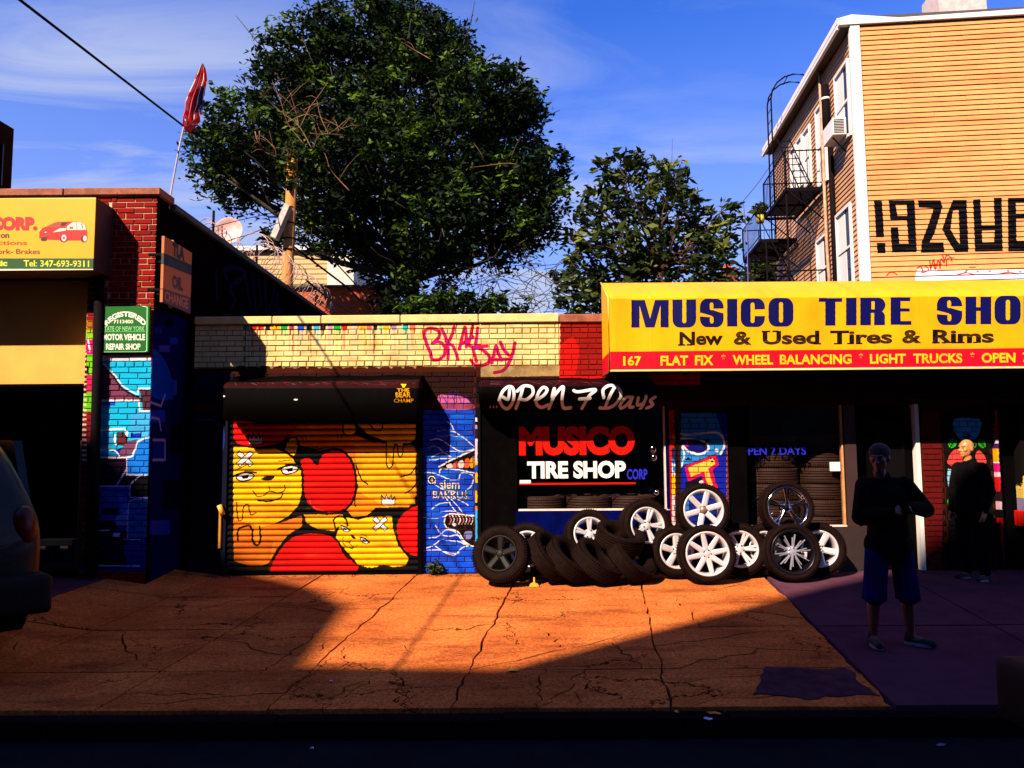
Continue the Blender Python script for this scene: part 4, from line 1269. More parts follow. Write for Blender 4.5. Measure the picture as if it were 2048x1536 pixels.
def slab(poly, gap=0.008, name='paving_slab', m=None, dz=0.0, hgt=0.03):
    cx = sum(p[0] for p in poly) / len(poly)
    cy = sum(p[1] for p in poly) / len(poly)
    bm = bmesh.new()
    top, bot = [], []
    tilt = (RS.uniform(-.004, .004), RS.uniform(-.004, .004), RS.uniform(-.003, .003))
    for x, y in poly:
        d = math.hypot(x - cx, y - cy)
        s = max(0.0, 1 - gap / max(d, 1e-3))
        x2, y2 = cx + (x - cx) * s, cy + (y - cy) * s
        z = gz(x2, y2) + tilt[0] * (x - cx) + tilt[1] * (y - cy) + tilt[2] + dz
        bot.append(bm.verts.new((x2, y2, z - hgt - 0.02)))
        x3, y3 = cx + (x - cx) * max(0, s - 0.004 / max(d, .01)), cy + (y - cy) * max(0, s - 0.004 / max(d, .01))
        top.append(bm.verts.new((x3, y3, z)))
    n = len(poly)
    bm.faces.new(top)
    for i in range(n):
        j = (i + 1) % n
        bm.faces.new((bot[i], bot[j], top[j], top[i]))
    bmesh.ops.recalc_face_normals(bm, faces=bm.faces[:])
    bm.normal_update()
    for f in bm.faces:
        if len(f.verts) > 4 and f.normal.z < 0:
            f.normal_flip()
    return obj(name, bm, sidewalk, m or M_slab)


YR = [9.78, 8.62, 7.36, 6.20, KERB_Y + 0.01]


def jx(i, y):           # joints lean a little towards the viewer's left, as they do in the street
    base = [-12.4, -9.6, -7.2, -5.9, -4.62, -3.70, -2.42, -1.25, -0.02, 1.46, 2.95][i]
    return base + (y - 9.3) * 0.11


edges = {}


def edge(a, b, amp):
    k = (round(a[0], 3), round(a[1], 3), round(b[0], 3), round(b[1], 3))
    kr = (k[2], k[3], k[0], k[1])
    if k in edges:
        return edges[k]
    if kr in edges:
        return edges[kr][::-1]
    edges[k] = jag(a, b, amp, 10)
    return edges[k]


def cell(i, j):
    a, b = (jx(i, YR[j + 1]), YR[j + 1]), (jx(i + 1, YR[j + 1]), YR[j + 1])
    c, d = (jx(i + 1, YR[j]), YR[j]), (jx(i, YR[j]), YR[j])
    am = 0.006
    av = 0.018 if (j >= 1 and i in (6, 7, 8, 9)) else 0.006
    return edge(a, b, am), edge(b, c, av), edge(c, d, am), edge(d, a, av)


# cracks: (side, t) -> (side, t), sides 0 front, 1 right, 2 back, 3 left
CR = {(7, 2): [(0, .22, 3, .45), ], (7, 3): [(0, .3, 2, .55), ], (8, 3): [(0, .45, 2, .4)], (9, 2): [(3, .55, 1, .35)], (9, 3): [(3, .5, 1, .62)],
      (6, 2): [(0, .7, 2, .35)], (6, 1): [(3, .3, 1, .55)], (5, 1): [(3, .4, 1, .5)], (5, 2): [(0, .5, 1, .6)], (8, 2): [(0, .08, 1, .9)], (6, 3): [(3, .6, 1, .4)],
      (9, 1): [(0, .3, 2, .8)], (4, 2): [(0, .5, 2, .4)]}
for i in range(10):
    for j in range(4):
        e = cell(i, j)
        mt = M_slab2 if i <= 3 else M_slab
        cks = CR.get((i, j), [])
        if not cks:
            poly = [p for s in e for p in s[:-1]]
            slab(poly, m=mt)
            continue
        s0, t0, s1, t1 = cks[0]
        P0, P1 = int(t0 * 10), int(t1 * 10)
        if s0 > s1:
            s0, P0, s1, P1 = s1, P1, s0, P0
        A, B = e[s0][P0], e[s1][P1]
        ck = jag(A, B, 0.045, 14)
        one = e[s0][P0:-1] if P0 < 10 else []
        for s in range(s0 + 1, s1):
            one += e[s][:-1]
        one += e[s1][:P1]
        one += ck[::-1][:-1]
        two = e[s1][P1:-1]
        for s in list(range(s1 + 1, 4)) + list(range(0, s0)):
            two += e[s][:-1]
        two += e[s0][:P0]
        two += ck[:-1]
        for part in (one, two):
            n = len(part)
            if n > 26 and j >= 1:                       # split the larger piece once more
                i0 = RS.randint(0, n // 2 - 6); i1 = i0 + n // 2 + RS.randint(-3, 3)
                c2 = jag(part[i0], part[i1], 0.05, 12)
                pa_ = part[i0:i1] + c2[::-1][:-1]
                pb_ = part[i1:] + part[:i0] + c2[:-1]
                slab(pa_, 0.007, m=mt); slab(pb_, 0.007, m=mt)
            else:
                slab(part, 0.009, m=mt)
# newer, darker concrete to the right of the shop joint
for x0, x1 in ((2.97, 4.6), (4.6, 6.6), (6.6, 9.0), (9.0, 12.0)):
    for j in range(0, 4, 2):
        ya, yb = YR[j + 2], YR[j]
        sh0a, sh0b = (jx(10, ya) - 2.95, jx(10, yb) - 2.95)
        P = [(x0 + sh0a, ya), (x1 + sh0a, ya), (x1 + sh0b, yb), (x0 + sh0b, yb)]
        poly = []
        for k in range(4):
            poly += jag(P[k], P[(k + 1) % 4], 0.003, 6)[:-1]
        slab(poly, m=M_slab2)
# asphalt patch near the kerb, 4 mm above
pp = [ground(px, py) for px, py in ((1530, 1334), (1690, 1336), (1762, 1392), (1640, 1398), (1505, 1390))]
pq = [(p.x, p.y) for p in pp]
pq = [q for k in range(5) for q in jag(pq[k], pq[(k + 1) % 5], 0.03, 9)[:-1]]
slab(pq, 0.0, 'repair_patch', M_patch, dz=0.008, hgt=0.0)
# kerb
kerb = obj('kerb', bx(-60, 60, KERB_Y - 0.15, KERB_Y - 0.02, ROADZ - 0.2, -0.30), mat=M_kerb, kind='structure')
kx = -9.0
ks_me = None
while kx < 9.0:
    if ks_me is None:
        b_ = bx(0, 1.47, KERB_Y - 0.155, KERB_Y - 0.01, ROADZ - 0.1, -0.236)
        bevel_bm(b_, 0.012, 2)
        ks = obj('kerb_stone', b_, kerb, M_kerb)
        ks_me = ks.data
    else:
        ks = obj('kerb_stone', ks_me, kerb)
    ks.location.x = kx
    ks.location.z = RS.uniform(-.006, .004) + (0.20 if kx < -4.6 else 0.0) * 0
    kx += 1.485

# ------------------------------------------------------------------ brickwork
BRICKS = {}


def brick_mesh(L, H, D, key):
    if key not in BRICKS:
        b = bx(-L / 2, L / 2, -D, 0, -H / 2, H / 2)
        bmesh.ops.bevel(b, geom=[e for e in b.edges if all(v.co.y < -D + 1e-6 for v in e.verts)], offset=0.004, segments=1, affect='EDGES')
        me = bpy.data.meshes.new('brick')
        b.to_mesh(me); b.free()
        BRICKS[key] = me
    return BRICKS[key]


CH = 0.0678                       # course height


def brickfield(parent, regs, y, mt, limit=300, proud=0.009, seed=1, mname='brick', z_base=0.0):
    """regs: list of (x0,x1,z0,z1). The first `limit` bricks are single parts, the rest one joined part."""
    R_ = random.Random(seed)
    items = []
    for (x0, x1, z0, z1) in regs:
        k = int(math.floor((z0 - z_base) / CH))
        while z_base + k * CH < z1 - 0.01:
            zc = z_base + (k + 0.5) * CH
            if zc - CH / 2 < z0 - 0.015 or zc + CH / 2 > z1 + 0.02:
                k += 1
                continue
            head = (k % 6 == 4)
            bl = 0.105 if head else 0.208
            off = (k % 2) * bl * 0.5
            n0 = int(math.floor((x0 - off) / bl)) - 1
            xx = n0 * bl + off
            while xx < x1:
                a, b = max(xx, x0), min(xx + bl, x1)
                if b - a > 0.035:
                    items.append(((a + b) / 2, b - a - 0.011, zc))
                xx += bl
            k += 1
    rest = bmesh.new()
    nrest = 0
    for idx, (xc, L, zc) in enumerate(items):
        dy = R_.uniform(-0.0035, 0.002)
        H = CH - 0.011
        if idx < limit:
            Lq = round(L, 2)
            me = brick_mesh(Lq, H, proud, (Lq, H, proud, mt.name))
            if not me.materials:
                me.materials.append(mt)
            o = obj(mname, me, parent)
            o.location = (xc + R_.uniform(-.0015, .0015), y + dy, zc + R_.uniform(-.0015, .0015))
            o.rotation_euler = (0, R_.uniform(-.006, .006), 0)
        else:
            box(rest, xc - L / 2, xc + L / 2, y + dy - proud, y + dy, zc - H / 2, zc + H / 2)
            nrest += 1
    if nrest:
        obj('brickwork', rest, parent, mt, kind='stuff')
    else:
        rest.free()


def XP(px, y=YS, py=905):
    return on_y(px, py, y).x


def ZP(py, y=YS, px=1029):
    return on_y(px, py, y).z


# ------------------------------------------------------------------ tyre shop
shopT = thing('tire_shop', 'low one-storey tyre shop with tan brick parapet, painted piers and dark open front', 'shop building')
XL = -4.05
z_cope0, z_cope1 = ZP(647, YS, 800), ZP(631, YS, 800)
z_beam = ZP(815, YS, 900)
bm = bmesh.new()
TH = 0.22
# walls (kept 3 mm behind the brick faces)
box(bm, XL, 9.2, YS, YS + TH, z_beam, z_cope0)                    # beam and parapet
xs0, xs1 = XP(457), XP(840)
box(bm, XL, xs0, YS, YS + TH, -0.05, z_beam)
xa0, xa1 = XP(843), XP(961)
box(bm, xa0, xa1, YS, YS + TH, -0.05, z_beam)
xb0, xb1 = XP(1338), XP(1456)
box(bm, xb0, xb1, YS, YS + TH, -0.05, z_beam)
xc0, xc1 = XP(1843), XP(1884)
box(bm, xc0, xc1, YS, YS + TH, -0.05, z_beam)
xd0, xd1 = XP(1886), XP(1984)
box(bm, xd0, xd1, YS, YS + TH, -0.05, z_beam)
box(bm, XP(2110), 9.2, YS, YS + TH, -0.05, z_beam)
obj('wall', bm, shopT, M_shop_joint)
bm = bmesh.new()                                                    # side, back, roof, floor and partitions
box(bm, 9.0, 9.2, YS + TH, 13.4, -0.05, 3.0)
box(bm, XL + 0.02, 9.2, 13.4, 13.6, -0.05, 3.0)
obj('rear_wall', bm, shopT, M_darkroom)
obj('flat_roof', bx(XL + 0.02, 9.19, YS + TH, 13.62, 2.75, 2.86), shopT, M_roof)
obj('shop_floor', bx(XL + 0.02, 9.0, YS + 0.01, 13.4, -0.04, 0.0), shopT, M_darkroom)
obj('partition_wall', bx(xa0 + 0.1, xa0 + 0.2, YS + TH, 13.4, 0.0, 2.75), shopT, M_darkroom)
# visible bricks, largest first
zc0 = z_cope0
PAR0 = ZP(750, YS, 1000)
regs = [(XP(486), XP(1121), ZP(737, YS, 700), zc0 - 0.005),
        (XP(1121), XP(1212), ZP(752, YS, 1160), zc0 - 0.005),
        (xa0, XP(950), 0.0, ZP(838, YS, 900))]
regs2 = [(xb0, xb1, 0.0, z_beam), (XL, XP(486), ZP(737, YS, 400), zc0 - 0.005), (XL, XP(952), z_beam, ZP(738, YS, 700)), (XL, xs0, 0.0, z_beam),
         (xa0, XP(950), ZP(838, YS, 900), z_beam), (xc0, xc1, 0.0, z_beam), (xd0, xd1, 0.0, z_beam), (XP(1212), 9.2, z_beam, zc0 - 0.005), (XP(952), XP(1212), z_beam, ZP(752, YS, 1000))]
ZB = zc0 - 0.004 - CH * 60
brickfield(shopT, regs + regs2, YS, M_shop, 300, z_base=ZB)
# coping stones
x = XL
for px in (541, 640, 800, 958, 1121):
    x1 = XP(px)
    obj('coping_stone', bevel_bm(bx(x + 0.005, x1 - 0.005, YS - 0.045, YS + TH + 0.03, z_cope0, z_cope1 + RS.uniform(-.004, .006)), 0.008), shopT, M_cope_tan)
    x = x1
for px in (1300, 1500, 1700, 1900, 2150, 2400):
    x1 = XP(px)
    obj('coping_stone', bevel_bm(bx(x + 0.005, x1 - 0.005, YS - 0.045, YS + TH + 0.03, z_cope0 - 0.005, z_cope1 - 0.005), 0.008), shopT, M_cope_brown)
    x = x1
# edge strip of the blue pier
obj('pier_edge_board', bx(XP(950.5), XP(961), YS - 0.02, YS + 0.0, 0.0, z_beam), shopT, M_shop)

# roller shutter with one curved slat per course
z_sh = ZP(770, YS, 650)
SHY = YS - 0.035
sl_h = 0.0735
SLW = xs1 - xs0
prof = []
nS = 7
for k in range(nS + 1):
    t = k / nS
    prof.append((-math.sin(math.pi * t) ** 0.8 * 0.022 + 0.004, t * (sl_h - 0.004)))
bm = bmesh.new()
f0 = [bm.verts.new((xs0 + 0.01, SHY + dy, z)) for dy, z in prof]
f1 = [bm.verts.new((xs1 - 0.01, SHY + dy, z)) for dy, z in prof]
g0 = bm.verts.new((xs0 + 0.01, SHY + 0.02, sl_h - 0.004)); g1 = bm.verts.new((xs1 - 0.01, SHY + 0.02, sl_h - 0.004))
h0 = bm.verts.new((xs0 + 0.01, SHY + 0.02, 0)); h1 = bm.verts.new((xs1 - 0.01, SHY + 0.02, 0))
for k in range(nS):
    bm.faces.new((f0[k], f1[k], f1[k + 1], f0[k + 1])).smooth = True
bm.faces.new((f0[-1], f1[-1], g1, g0)); bm.faces.new((h0, h1, f1[0], f0[0]))
bmesh.ops.recalc_face_normals(bm, faces=bm.faces[:])
slat = obj('slat', bm, shopT, M_shop)
slat_me = slat.data
slat.location.z = 0.03
z = 0.03 + sl_h
shutter_slats = [slat]
while z < z_sh:
    o = obj('slat', slat_me, shopT)
    o.location = (0, RS.uniform(-.001, .001), z)
    z += sl_h
    shutter_slats.append(o)
obj('shutter_backing', bx(xs0, xs1, SHY + 0.022, SHY + 0.03, 0, z_sh), shopT, M_black)
obj('shutter_foot_bar', bx(xs0, xs1, SHY - 0.03, SHY + 0.02, 0.0, 0.03), shopT, M_black)
obj('shutter_guide', bx(xs0 - 0.045, xs0 + 0.012, YS - 0.075, YS - 0.001, 0.0, z_sh), shopT, M_shop)
obj('shutter_guide', bx(xs1 - 0.012, xs1 + 0.035, YS - 0.075, YS - 0.012, 0.0, z_sh), shopT, M_black)
# lock handle on the left guide
obj('shutter_bolt', tube(bmesh.new(), [(xs0 - 0.06, YS - 0.11, 0.86), (xs0 - 0.01, YS - 0.11, 0.74)], 0.032, 8), shopT, M_yellowdoor)
obj('shutter_post', bevel_bm(bx(xs0 - 0.075, xs0 - 0.035, YS - 0.10, YS - 0.03, 0.33, 0.80), 0.006), shopT, mat('orange_post', (0.55, 0.22, 0.02), None, 8, 0.5))


# sagging tarpaulin covers over the two roller boxes
def cover(name, x0, x1, depth, zt_wall, zt_front, zb, label, seed, curl=0.0):
    R_ = random.Random(seed)
    bm = bmesh.new()
    n = 48
    rows = []
    for i in range(n + 1):
        t = i / n
        x_ = x0 + (x1 - x0) * t
        sag = 0.012 * math.sin(t * 23 + seed) + R_.uniform(-.005, .005)
        zf = zt_front + sag + (0.035 * t ** 6 if seed == 1 else 0)
        pr = [(YS - 0.012, zt_wall + sag * 0.5), (YS - depth * 0.45, (zt_wall + zf) / 2 + 0.006), (YS - depth + 0.03, zf + 0.004), (YS - depth, zf - 0.02),
              (YS - depth - 0.004 + R_.uniform(-.004, .004), zb + (zf - zb) * 0.46), (YS - depth + curl * 0.9, zb + 0.012), (YS - depth + 0.02 + curl, zb)]
        rows.append([bm.verts.new((x_ if 0 < i < n else (x0 if i == 0 else x1), a, b)) for a, b in pr])
    for i in range(n):
        for k in range(len(rows[0]) - 1):
            bm.faces.new((rows[i][k], rows[i + 1][k], rows[i + 1][k + 1], rows[i][k + 1])).smooth = True
    for r in (rows[0], rows[-1]):                              # closed ends
        base = bm.verts.new((r[0].co.x, YS - 0.012, zb))
        bm.faces.new(list(r) + [base])
    bmesh.ops.recalc_face_normals(bm, faces=bm.faces[:])
    return obj(name, bm, None, M_cov, label, 'shutter cover')


cov1 = cover('shutter_cover', XP(444, 9.36), XP(838, 9.36), 0.44, ZP(752, YS, 640), ZP(768, 9.36, 640), ZP(840, 9.36, 640),
             'black tarpaulin box over the yellow and red painted roller shutter', 1)
cov2 = cover('shutter_cover', XP(958, 9.36), XP(1316, 9.36), 0.44, ZP(757, YS, 1100), ZP(770, 9.36, 1100), ZP(818, 9.36, 1100),
             'black box cover with OPEN 7 Days hand-painted on it in white', 2, 0.26)

# window 1
WY = YS + 0.05
wx0, wx1 = XP(1036, WY), XP(1330, WY)
wz0, wz1 = ZP(1017, WY, 1180), z_beam
obj('side_gate_box', bx(XP(961), XP(1034), YS + 0.01, YS + 0.25, 0.0, z_beam), shopT, M_black)
wf = obj('window_frame', bx(wx0, wx1 + 0.05, WY - 0.04, WY + 0.03, wz0 - 0.022, wz0 - 0.001), shopT, M_whiteframe)
obj('window_sill_bar', bx(wx1 - 0.016, wx1, WY - 0.04, WY + 0.03, wz0, wz1), wf, M_whiteframe)
obj('window_glass', bx(wx0, wx1 - 0.017, WY - 0.004, WY + 0.004, wz0, wz1), shopT, M_glass)
obj('blue_bulkhead', bx(wx0 - 0.03, xb0 - 0.002, WY - 0.06, WY + 0.1, 0.0, wz0 - 0.023), shopT, M_bluepanel)
obj('blue_jamb', bx(wx1 + 0.002, xb0 - 0.002, WY - 0.055, WY + 0.1, wz0 + 0.001, z_beam), shopT, M_bluepanel)


def letter_mesh(s, x0, x1, z0, z1, y, name, mt, parent, bold=0.03, thick=0.003):
    V, T = text_tris(s, bold)
    bm = bmesh.new()
    vs = [bm.verts.new((x0 + (x1 - x0) * u, y, z0 + (z1 - z0) * w)) for u, w in V]
    for t in T:
        try:
            bm.faces.new([vs[i] for i in t])
        except ValueError:
            pass
    bmesh.ops.recalc_face_normals(bm, faces=bm.faces[:])
    return obj(name, bm, parent, mt)


M_lred = mat('red_vinyl', (0.62, 0.008, 0.003), (0.55, 0.006, 0.003), 8, 0.8, spec=0.05)
M_lwht = mat('white_vinyl', (0.85, 0.80, 0.78), (0.8, 0.76, 0.72), 8, 0.5)
M_lblu = mat('blue_vinyl', (0.01, 0.01, 0.50), (0.01, 0.01, 0.4), 8, 0.5)
LY = WY - 0.006
letter_mesh('MUSICO', XP(1038, LY), XP(1270, LY), ZP(911, LY, 1150), ZP(852, LY, 1150), LY, 'window_lettering', M_lred, shopT, 0.06)
letter_mesh('TIRE SHOP', XP(1054, LY), XP(1251, LY), ZP(957, LY, 1150), ZP(922, LY, 1150), LY, 'window_lettering', M_lwht, shopT, 0.045)
letter_mesh('CORP', XP(1253, LY), XP(1294, LY), ZP(959, LY, 1270), ZP(938, LY, 1270), LY, 'window_lettering', M_lblu, shopT, 0.03)
obj('window_stripe', bx(XP(1038, LY), XP(1270, LY), LY - 0.001, LY, ZP(969, LY, 1150), ZP(965.5, LY, 1150)), shopT, M_lred)
obj('window_sticker', bx(XP(1039, LY), XP(1061, LY), LY - 0.0025, LY - 0.0015, ZP(966, LY, 1150), ZP(959.5, LY, 1150)), shopT, M_lwht)
# lamp-like reflectors hanging behind the glass
for px, py, r in ((1306, 898, 0.065), (1308, 915, 0.06), (1313, 985, 0.05)):
    p = on_y(px, py, WY + 0.12)
    bm = bmesh.new()
    bmesh.ops.create_uvsphere(bm, u_segments=16, v_segments=10, radius=r, matrix=Matrix.Translation(p))
    smooth(obj('display_mirror', bm, shopT, M_chrome))

# window 2 and the door bay
w2x0, w2x1 = XP(1500, WY), XP(1684, WY)
w2z0, w2z1 = ZP(1050, WY, 1600), z_beam
f2 = obj('window_frame', bx(w2x0, w2x1 + 0.01, WY - 0.04, WY + 0.03, w2z0 - 0.02, w2z0 - 0.001), shopT, M_whiteframe)
obj('window_sill_bar', bx(w2x1 - 0.018, w2x1, WY - 0.04, WY + 0.03, w2z0, w2z1), f2, mat('weathered_frame', (0.6, 0.32, 0.12), (0.5, 0.2, 0.08), 10, 0.5))
obj('window_glass', bx(w2x0, w2x1 - 0.019, WY - 0.004, WY + 0.004, w2z0, w2z1), shopT, M_glass)
obj('bulkhead', bx(w2x0 - 0.05, w2x1 + 0.30, WY - 0.05, WY + 0.1, 0.0, w2z0 - 0.022), shopT, mat('brown_panel', (0.02, 0.004, 0.003), (0.012, 0.003, 0.003), 5, 0.7, 0.2))
obj('door_jamb', bx(w2x1 + 0.02, w2x1 + 0.16, WY - 0.05, WY + 0.1, w2z0 - 0.02, z_beam), shopT, mat('brown_jamb', (0.03, 0.006, 0.005), None, 5, 0.7, 0.2))
obj('pier_jamb', bx(xb1 + 0.01, w2x0 - 0.055, WY - 0.03, WY + 0.1, 0, z_beam), shopT, M_black)
letter_mesh('OPEN 7 DAYS', XP(1478, LY), XP(1612, LY), ZP(910, LY, 1550), ZP(894, LY, 1550), LY, 'window_lettering', M_lblu, shopT, 0.02)
bm = bx(XP(1658, LY), XP(1678, LY), LY - 0.02, LY - 0.005, ZP(942, LY, 1668), ZP(924, LY, 1668))
obj('white_notice', bm, shopT, M_lwht)
dx0, dx1 = w2x1 + 0.32, XP(1826, WY)
dr = obj('shop_door', bx(dx0, dx1, WY + 0.02, WY + 0.06, 0.02, 2.0), shopT, M_black)
obj('door_glass', bx(dx0 + 0.1, dx1 - 0.1, WY + 0.012, WY + 0.018, 0.35, 1.85), dr, M_glassdark)
obj('door_handle', tube(bmesh.new(), [(dx0 + 0.06, WY - 0.02, 0.9), (dx0 + 0.06, WY - 0.02, 1.1)], 0.012, 8), dr, M_alloy)
obj('door_frame', bx(XP(1828, WY), XP(1836, WY), WY - 0.06, WY + 0.08, 0.0, z_beam), shopT, M_white)
obj('second_doorway', bx(xd1 + 0.04, XP(2105), WY + 0.1, WY + 0.16, 0.0, z_beam), shopT, M_black)
obj('doorway_post', bx(XP(1990), XP(1996.5), YS - 0.03, YS + 0.1, 0.0, z_beam), shopT, M_shop)
obj('doorway_post', bx(XP(2038), XP(2048), YS - 0.03, YS + 0.1, 0.0, z_beam), shopT, M_shop)
obj('red_box', bevel_bm(bx(XP(2028), XP(2075), YS - 0.02, YS + 0.08, ZP(1060), ZP(1028)), 0.01), shopT, M_lred)

# ------------------------------------------------------------------ yellow awning sign
bm = bmesh.new()
ax0, ax1 = XP(1223, AWF), 10.1
zb = ZP(740, AWF, 1400) + 0.0
zf = ZP(594, AWF, 1400)
zt = ZP(562, YS - 0.06, 1300) - 0.02
nA = 120
rows = []
for i in range(nA + 1):
    t = i / nA
    x_ = ax0 + (ax1 - ax0) * t
    w = 0.5 - 0.5 * math.cos((x_ - ax0) / 0.50 * 2 * math.pi)
    puff = 0.018 * w ** 0.5
    fy_ = AWF + 0.006 * math.sin(x_ * 5.1) + 0.004 * math.sin(x_ * 13.7 + 1)
    bz_ = zb + 0.006 * math.sin(x_ * 3.3 + .5)
    pr = [(YS - 0.05, zt), (YS - 0.30, zt - (zt - zf) * 0.30 + puff), (YS - 0.62, zt - (zt - zf) * 0.72 + puff * 1.1), (fy_ + 0.02, zf + 0.01), (fy_, zf - 0.015), (fy_, zb + 0.3), (AWF, bz_)]
    rows.append([bm.verts.new((x_, a, b)) for a, b in pr])
for i in range(nA):
    for k in range(len(rows[0]) - 1):
        bm.faces.new((rows[i][k], rows[i + 1][k], rows[i + 1][k + 1], rows[i][k + 1])).smooth = k < 3
for r in (rows[0], rows[-1]):
    base = bm.verts.new((r[0].co.x, YS - 0.05, zb))
    bm.faces.new(list(r) + [base])
bmesh.ops.recalc_face_normals(bm, faces=bm.faces[:])
aw = thing('awning_sign', 'long yellow awning lettered MUSICO TIRE SHOP in dark blue above the shop', 'awning')
obj('awning_cloth', bm, aw, M_awn)
bm = bmesh.new()
tube(bm, [(ax0 - 0.004, YS - 0.06, zt), (ax0 - 0.004, AWF, zf), (ax0 - 0.004, AWF - 0.004, zb), (ax0, YS - 0.06, zb)], 0.012, 6)
tube(bm, [(ax0, AWF - 0.006, zb - 0.004), (ax1, AWF - 0.006, zb - 0.004)], 0.010, 6)
obj('awning_frame', bm, aw, mat('pale_awning_piping', (0.85, 0.62, 0.12), None, 8, 0.4))
bm = bmesh.new()
for k in range(9):
    xx = ax0 + 0.02 + k * 1.0
    tube(bm, [(xx, YS - 0.06, zb + 0.02), (xx, AWF + 0.03, zb + 0.02)], 0.014, 6)
obj('awning_bracket', bm, aw, M_iron)

# ------------------------------------------------------------------ garage on the left
gT = thing('repair_garage', 'red brick corner of the repair garage with blue-painted pier and stone coping', 'garage building')
px_l = XP(163, YG, 900)
xg1 = XP(306, YG, 700)                                     # right corner of the garage
z_gt = ZP(392, YG, 320)
zg_base = 0.18
bm = bmesh.new()
zmj = ZP(706, YG, 250)
box(bm, px_l, xg1 - 0.003, YG, YG + 0.3, 0.0, zmj)         # pier, painted foot
obj('wall', bm, gT, M_gar_joint)
bm = bmesh.new()
box(bm, px_l, xg1 - 0.003, YG, YG + 0.3, zmj + 0.0005, z_gt)
box(bm, -12.0, px_l, YG, YG + 0.3, ZP(545, YG, 100), z_gt)  # wall over the opening
obj('upper_wall', bm, gT, M_mortar_pale)
bm = bmesh.new()
box(bm, xg1 - 0.25, xg1, YG + 0.301, 19.2, 0.0, z_gt - 0.06)
box(bm, xg1 - 0.0025, xg1, YG - 0.006, YG + 0.3, 0.0, z_gt - 0.002)
box(bm, -12.0, xg1 - 0.25, 19.0, 19.2, 0.0, z_gt - 0.06)
box(bm, -12.2, -12.0, YG, 19.2, 0.0, z_gt)
brickside = canvas_side = None
gside = Canvas('garage_side_shaded_paint', YG - 0.1, 19.4, 0.0, 4.7, 90, lambda x, y: (lambda p: (p.y, p.z))(on_x(x, y, xg1)), (0.05, 0.02, 0.03), axes='yz')  # near-black base: the side wall's shade is painted in
q = gside
q.fill([(300, 610), (372, 640), (372, 1200), (300, 1200)], (.03, .05, .28))
for (x0, y0, w_, h_) in ((308, 655, 16, 12), (330, 640, 18, 14), (318, 690, 22, 14), (340, 675, 16, 14), (306, 730, 20, 20), (330, 760, 24, 30), (300, 820, 30, 26), (340, 850, 24, 60), (306, 880, 26, 40), (325, 960, 40, 60), (300, 1040, 40, 30)):
    q.fill([(x0, y0), (x0 + w_, y0), (x0 + w_, y0 + h_), (x0, y0 + h_)], rs.choice([(.05, .12, .5), (.02, .02, .12), (.10, .16, .6), (.2, .2, .55)]))
q.fill([(300, 700), (330, 720), (350, 790), (320, 800), (300, 780)], (.04, .2, .6), smooth_=3)
for st in ([(303, 805), (322, 812), (330, 790)], [(303, 835), (318, 838), (322, 860)], [(306, 880), (330, 880), (330, 920), (306, 920)]):
    q.stroke(st, 2.5, (.5, .45, .75))
# big dimmed throw-up letters along the upper wall
for st in ([(455, 560), (448, 540), (470, 535), (490, 545), (480, 560), (460, 575), (470, 600), (462, 615)], [(490, 545), (500, 610)], [(505, 550), (512, 620)],
           [(518, 560), (522, 612)], [(530, 565), (534, 620), (545, 600), (548, 575)], [(555, 590), (552, 615), (565, 622)], [(432, 540), (434, 600)]):
    q.stroke(st, 3.0, (.10, .10, .30), 0.6, smooth_=4)
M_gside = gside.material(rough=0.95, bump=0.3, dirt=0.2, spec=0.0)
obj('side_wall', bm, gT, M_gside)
obj('flat_roof', bx(-12.0, xg1 - 0.25, YG + 0.3, 19.0, z_gt - 0.6, z_gt - 0.5), gT, M_roof)
brickfield(gT, [(XP(205, YG, 900), xg1, 0.05, z_gt - 0.005), (px_l, XP(205, YG, 900), 0.05, z_gt - 0.005), (-6.9, px_l, ZP(400, YG, 100) - 0.02, z_gt - 0.005)], YG, M_gar, 300, seed=5, z_base=z_gt - 0.004 - 70 * CH)
xx = -11.9
for k in range(8):
    x1 = min(xx + 1.12, xg1 + 0.05) if k < 7 else xg1 + 0.05
    x1 = [-10.2, -8.6, -7.4, -6.2, -5.3, xg1 + 0.05][k] if k < 6 else None
    if x1 is None:
        break
    obj('coping_stone', bevel_bm(bx(xx + 0.004, x1 - 0.004, YG - 0.05, YG + 0.35, z_gt, ZP(378, YG, 200)), 0.010), gT, M_cope_brown)
    xx = x1
for k in range(7):
    obj('coping_stone', bevel_bm(bx(xg1 - 0.30, xg1 + 0.06, YG + 0.36 + k * 1.4, YG + 1.75 + k * 1.4, z_gt - 0.058, z_gt + 0.02), 0.008), gT, M_roof)
# yellow header above the bay, in line behind the box sign
hz0 = ZP(768, YG + 0.33, 100)
obj('yellow_header_panel', bx(-11.9, px_l - 0.01, YG + 0.31, YG + 0.36, hz0, ZP(545, YG, 100)), gT, M_yellowdoor)
obj('header_lip', bx(-11.9, px_l - 0.01, YG + 0.29, YG + 0.40, hz0 - 0.03, hz0 - 0.001), gT, M_black)
obj('bay_floor', bx(-11.9, xg1 - 0.26, YG + 0.01, 18.9, 0.16, 0.215), gT, M_darkroom)
obj('bay_ceiling', bx(-11.9, xg1 - 0.26, YG + 0.31, 18.9, 3.6, 3.7), gT, M_darkroom)
obj('inner_post', bx(px_l - 0.10, px_l - 0.03, YG + 0.15, YG + 0.22, 0.2, ZP(880, YG, 160)), gT, mat('rust_red_post', (0.16, 0.012, 0.008), None, 6, 0.6))
# dark pipe in front of the pier
gp = obj('drain_pipe', tube(bmesh.new(), [(XP(195, YG - .06, 900), YG - 0.075, 0.12), (XP(195, YG - .06, 700), YG - 0.075, ZP(560, YG, 190))], 0.052, 12), gT, M_iron)
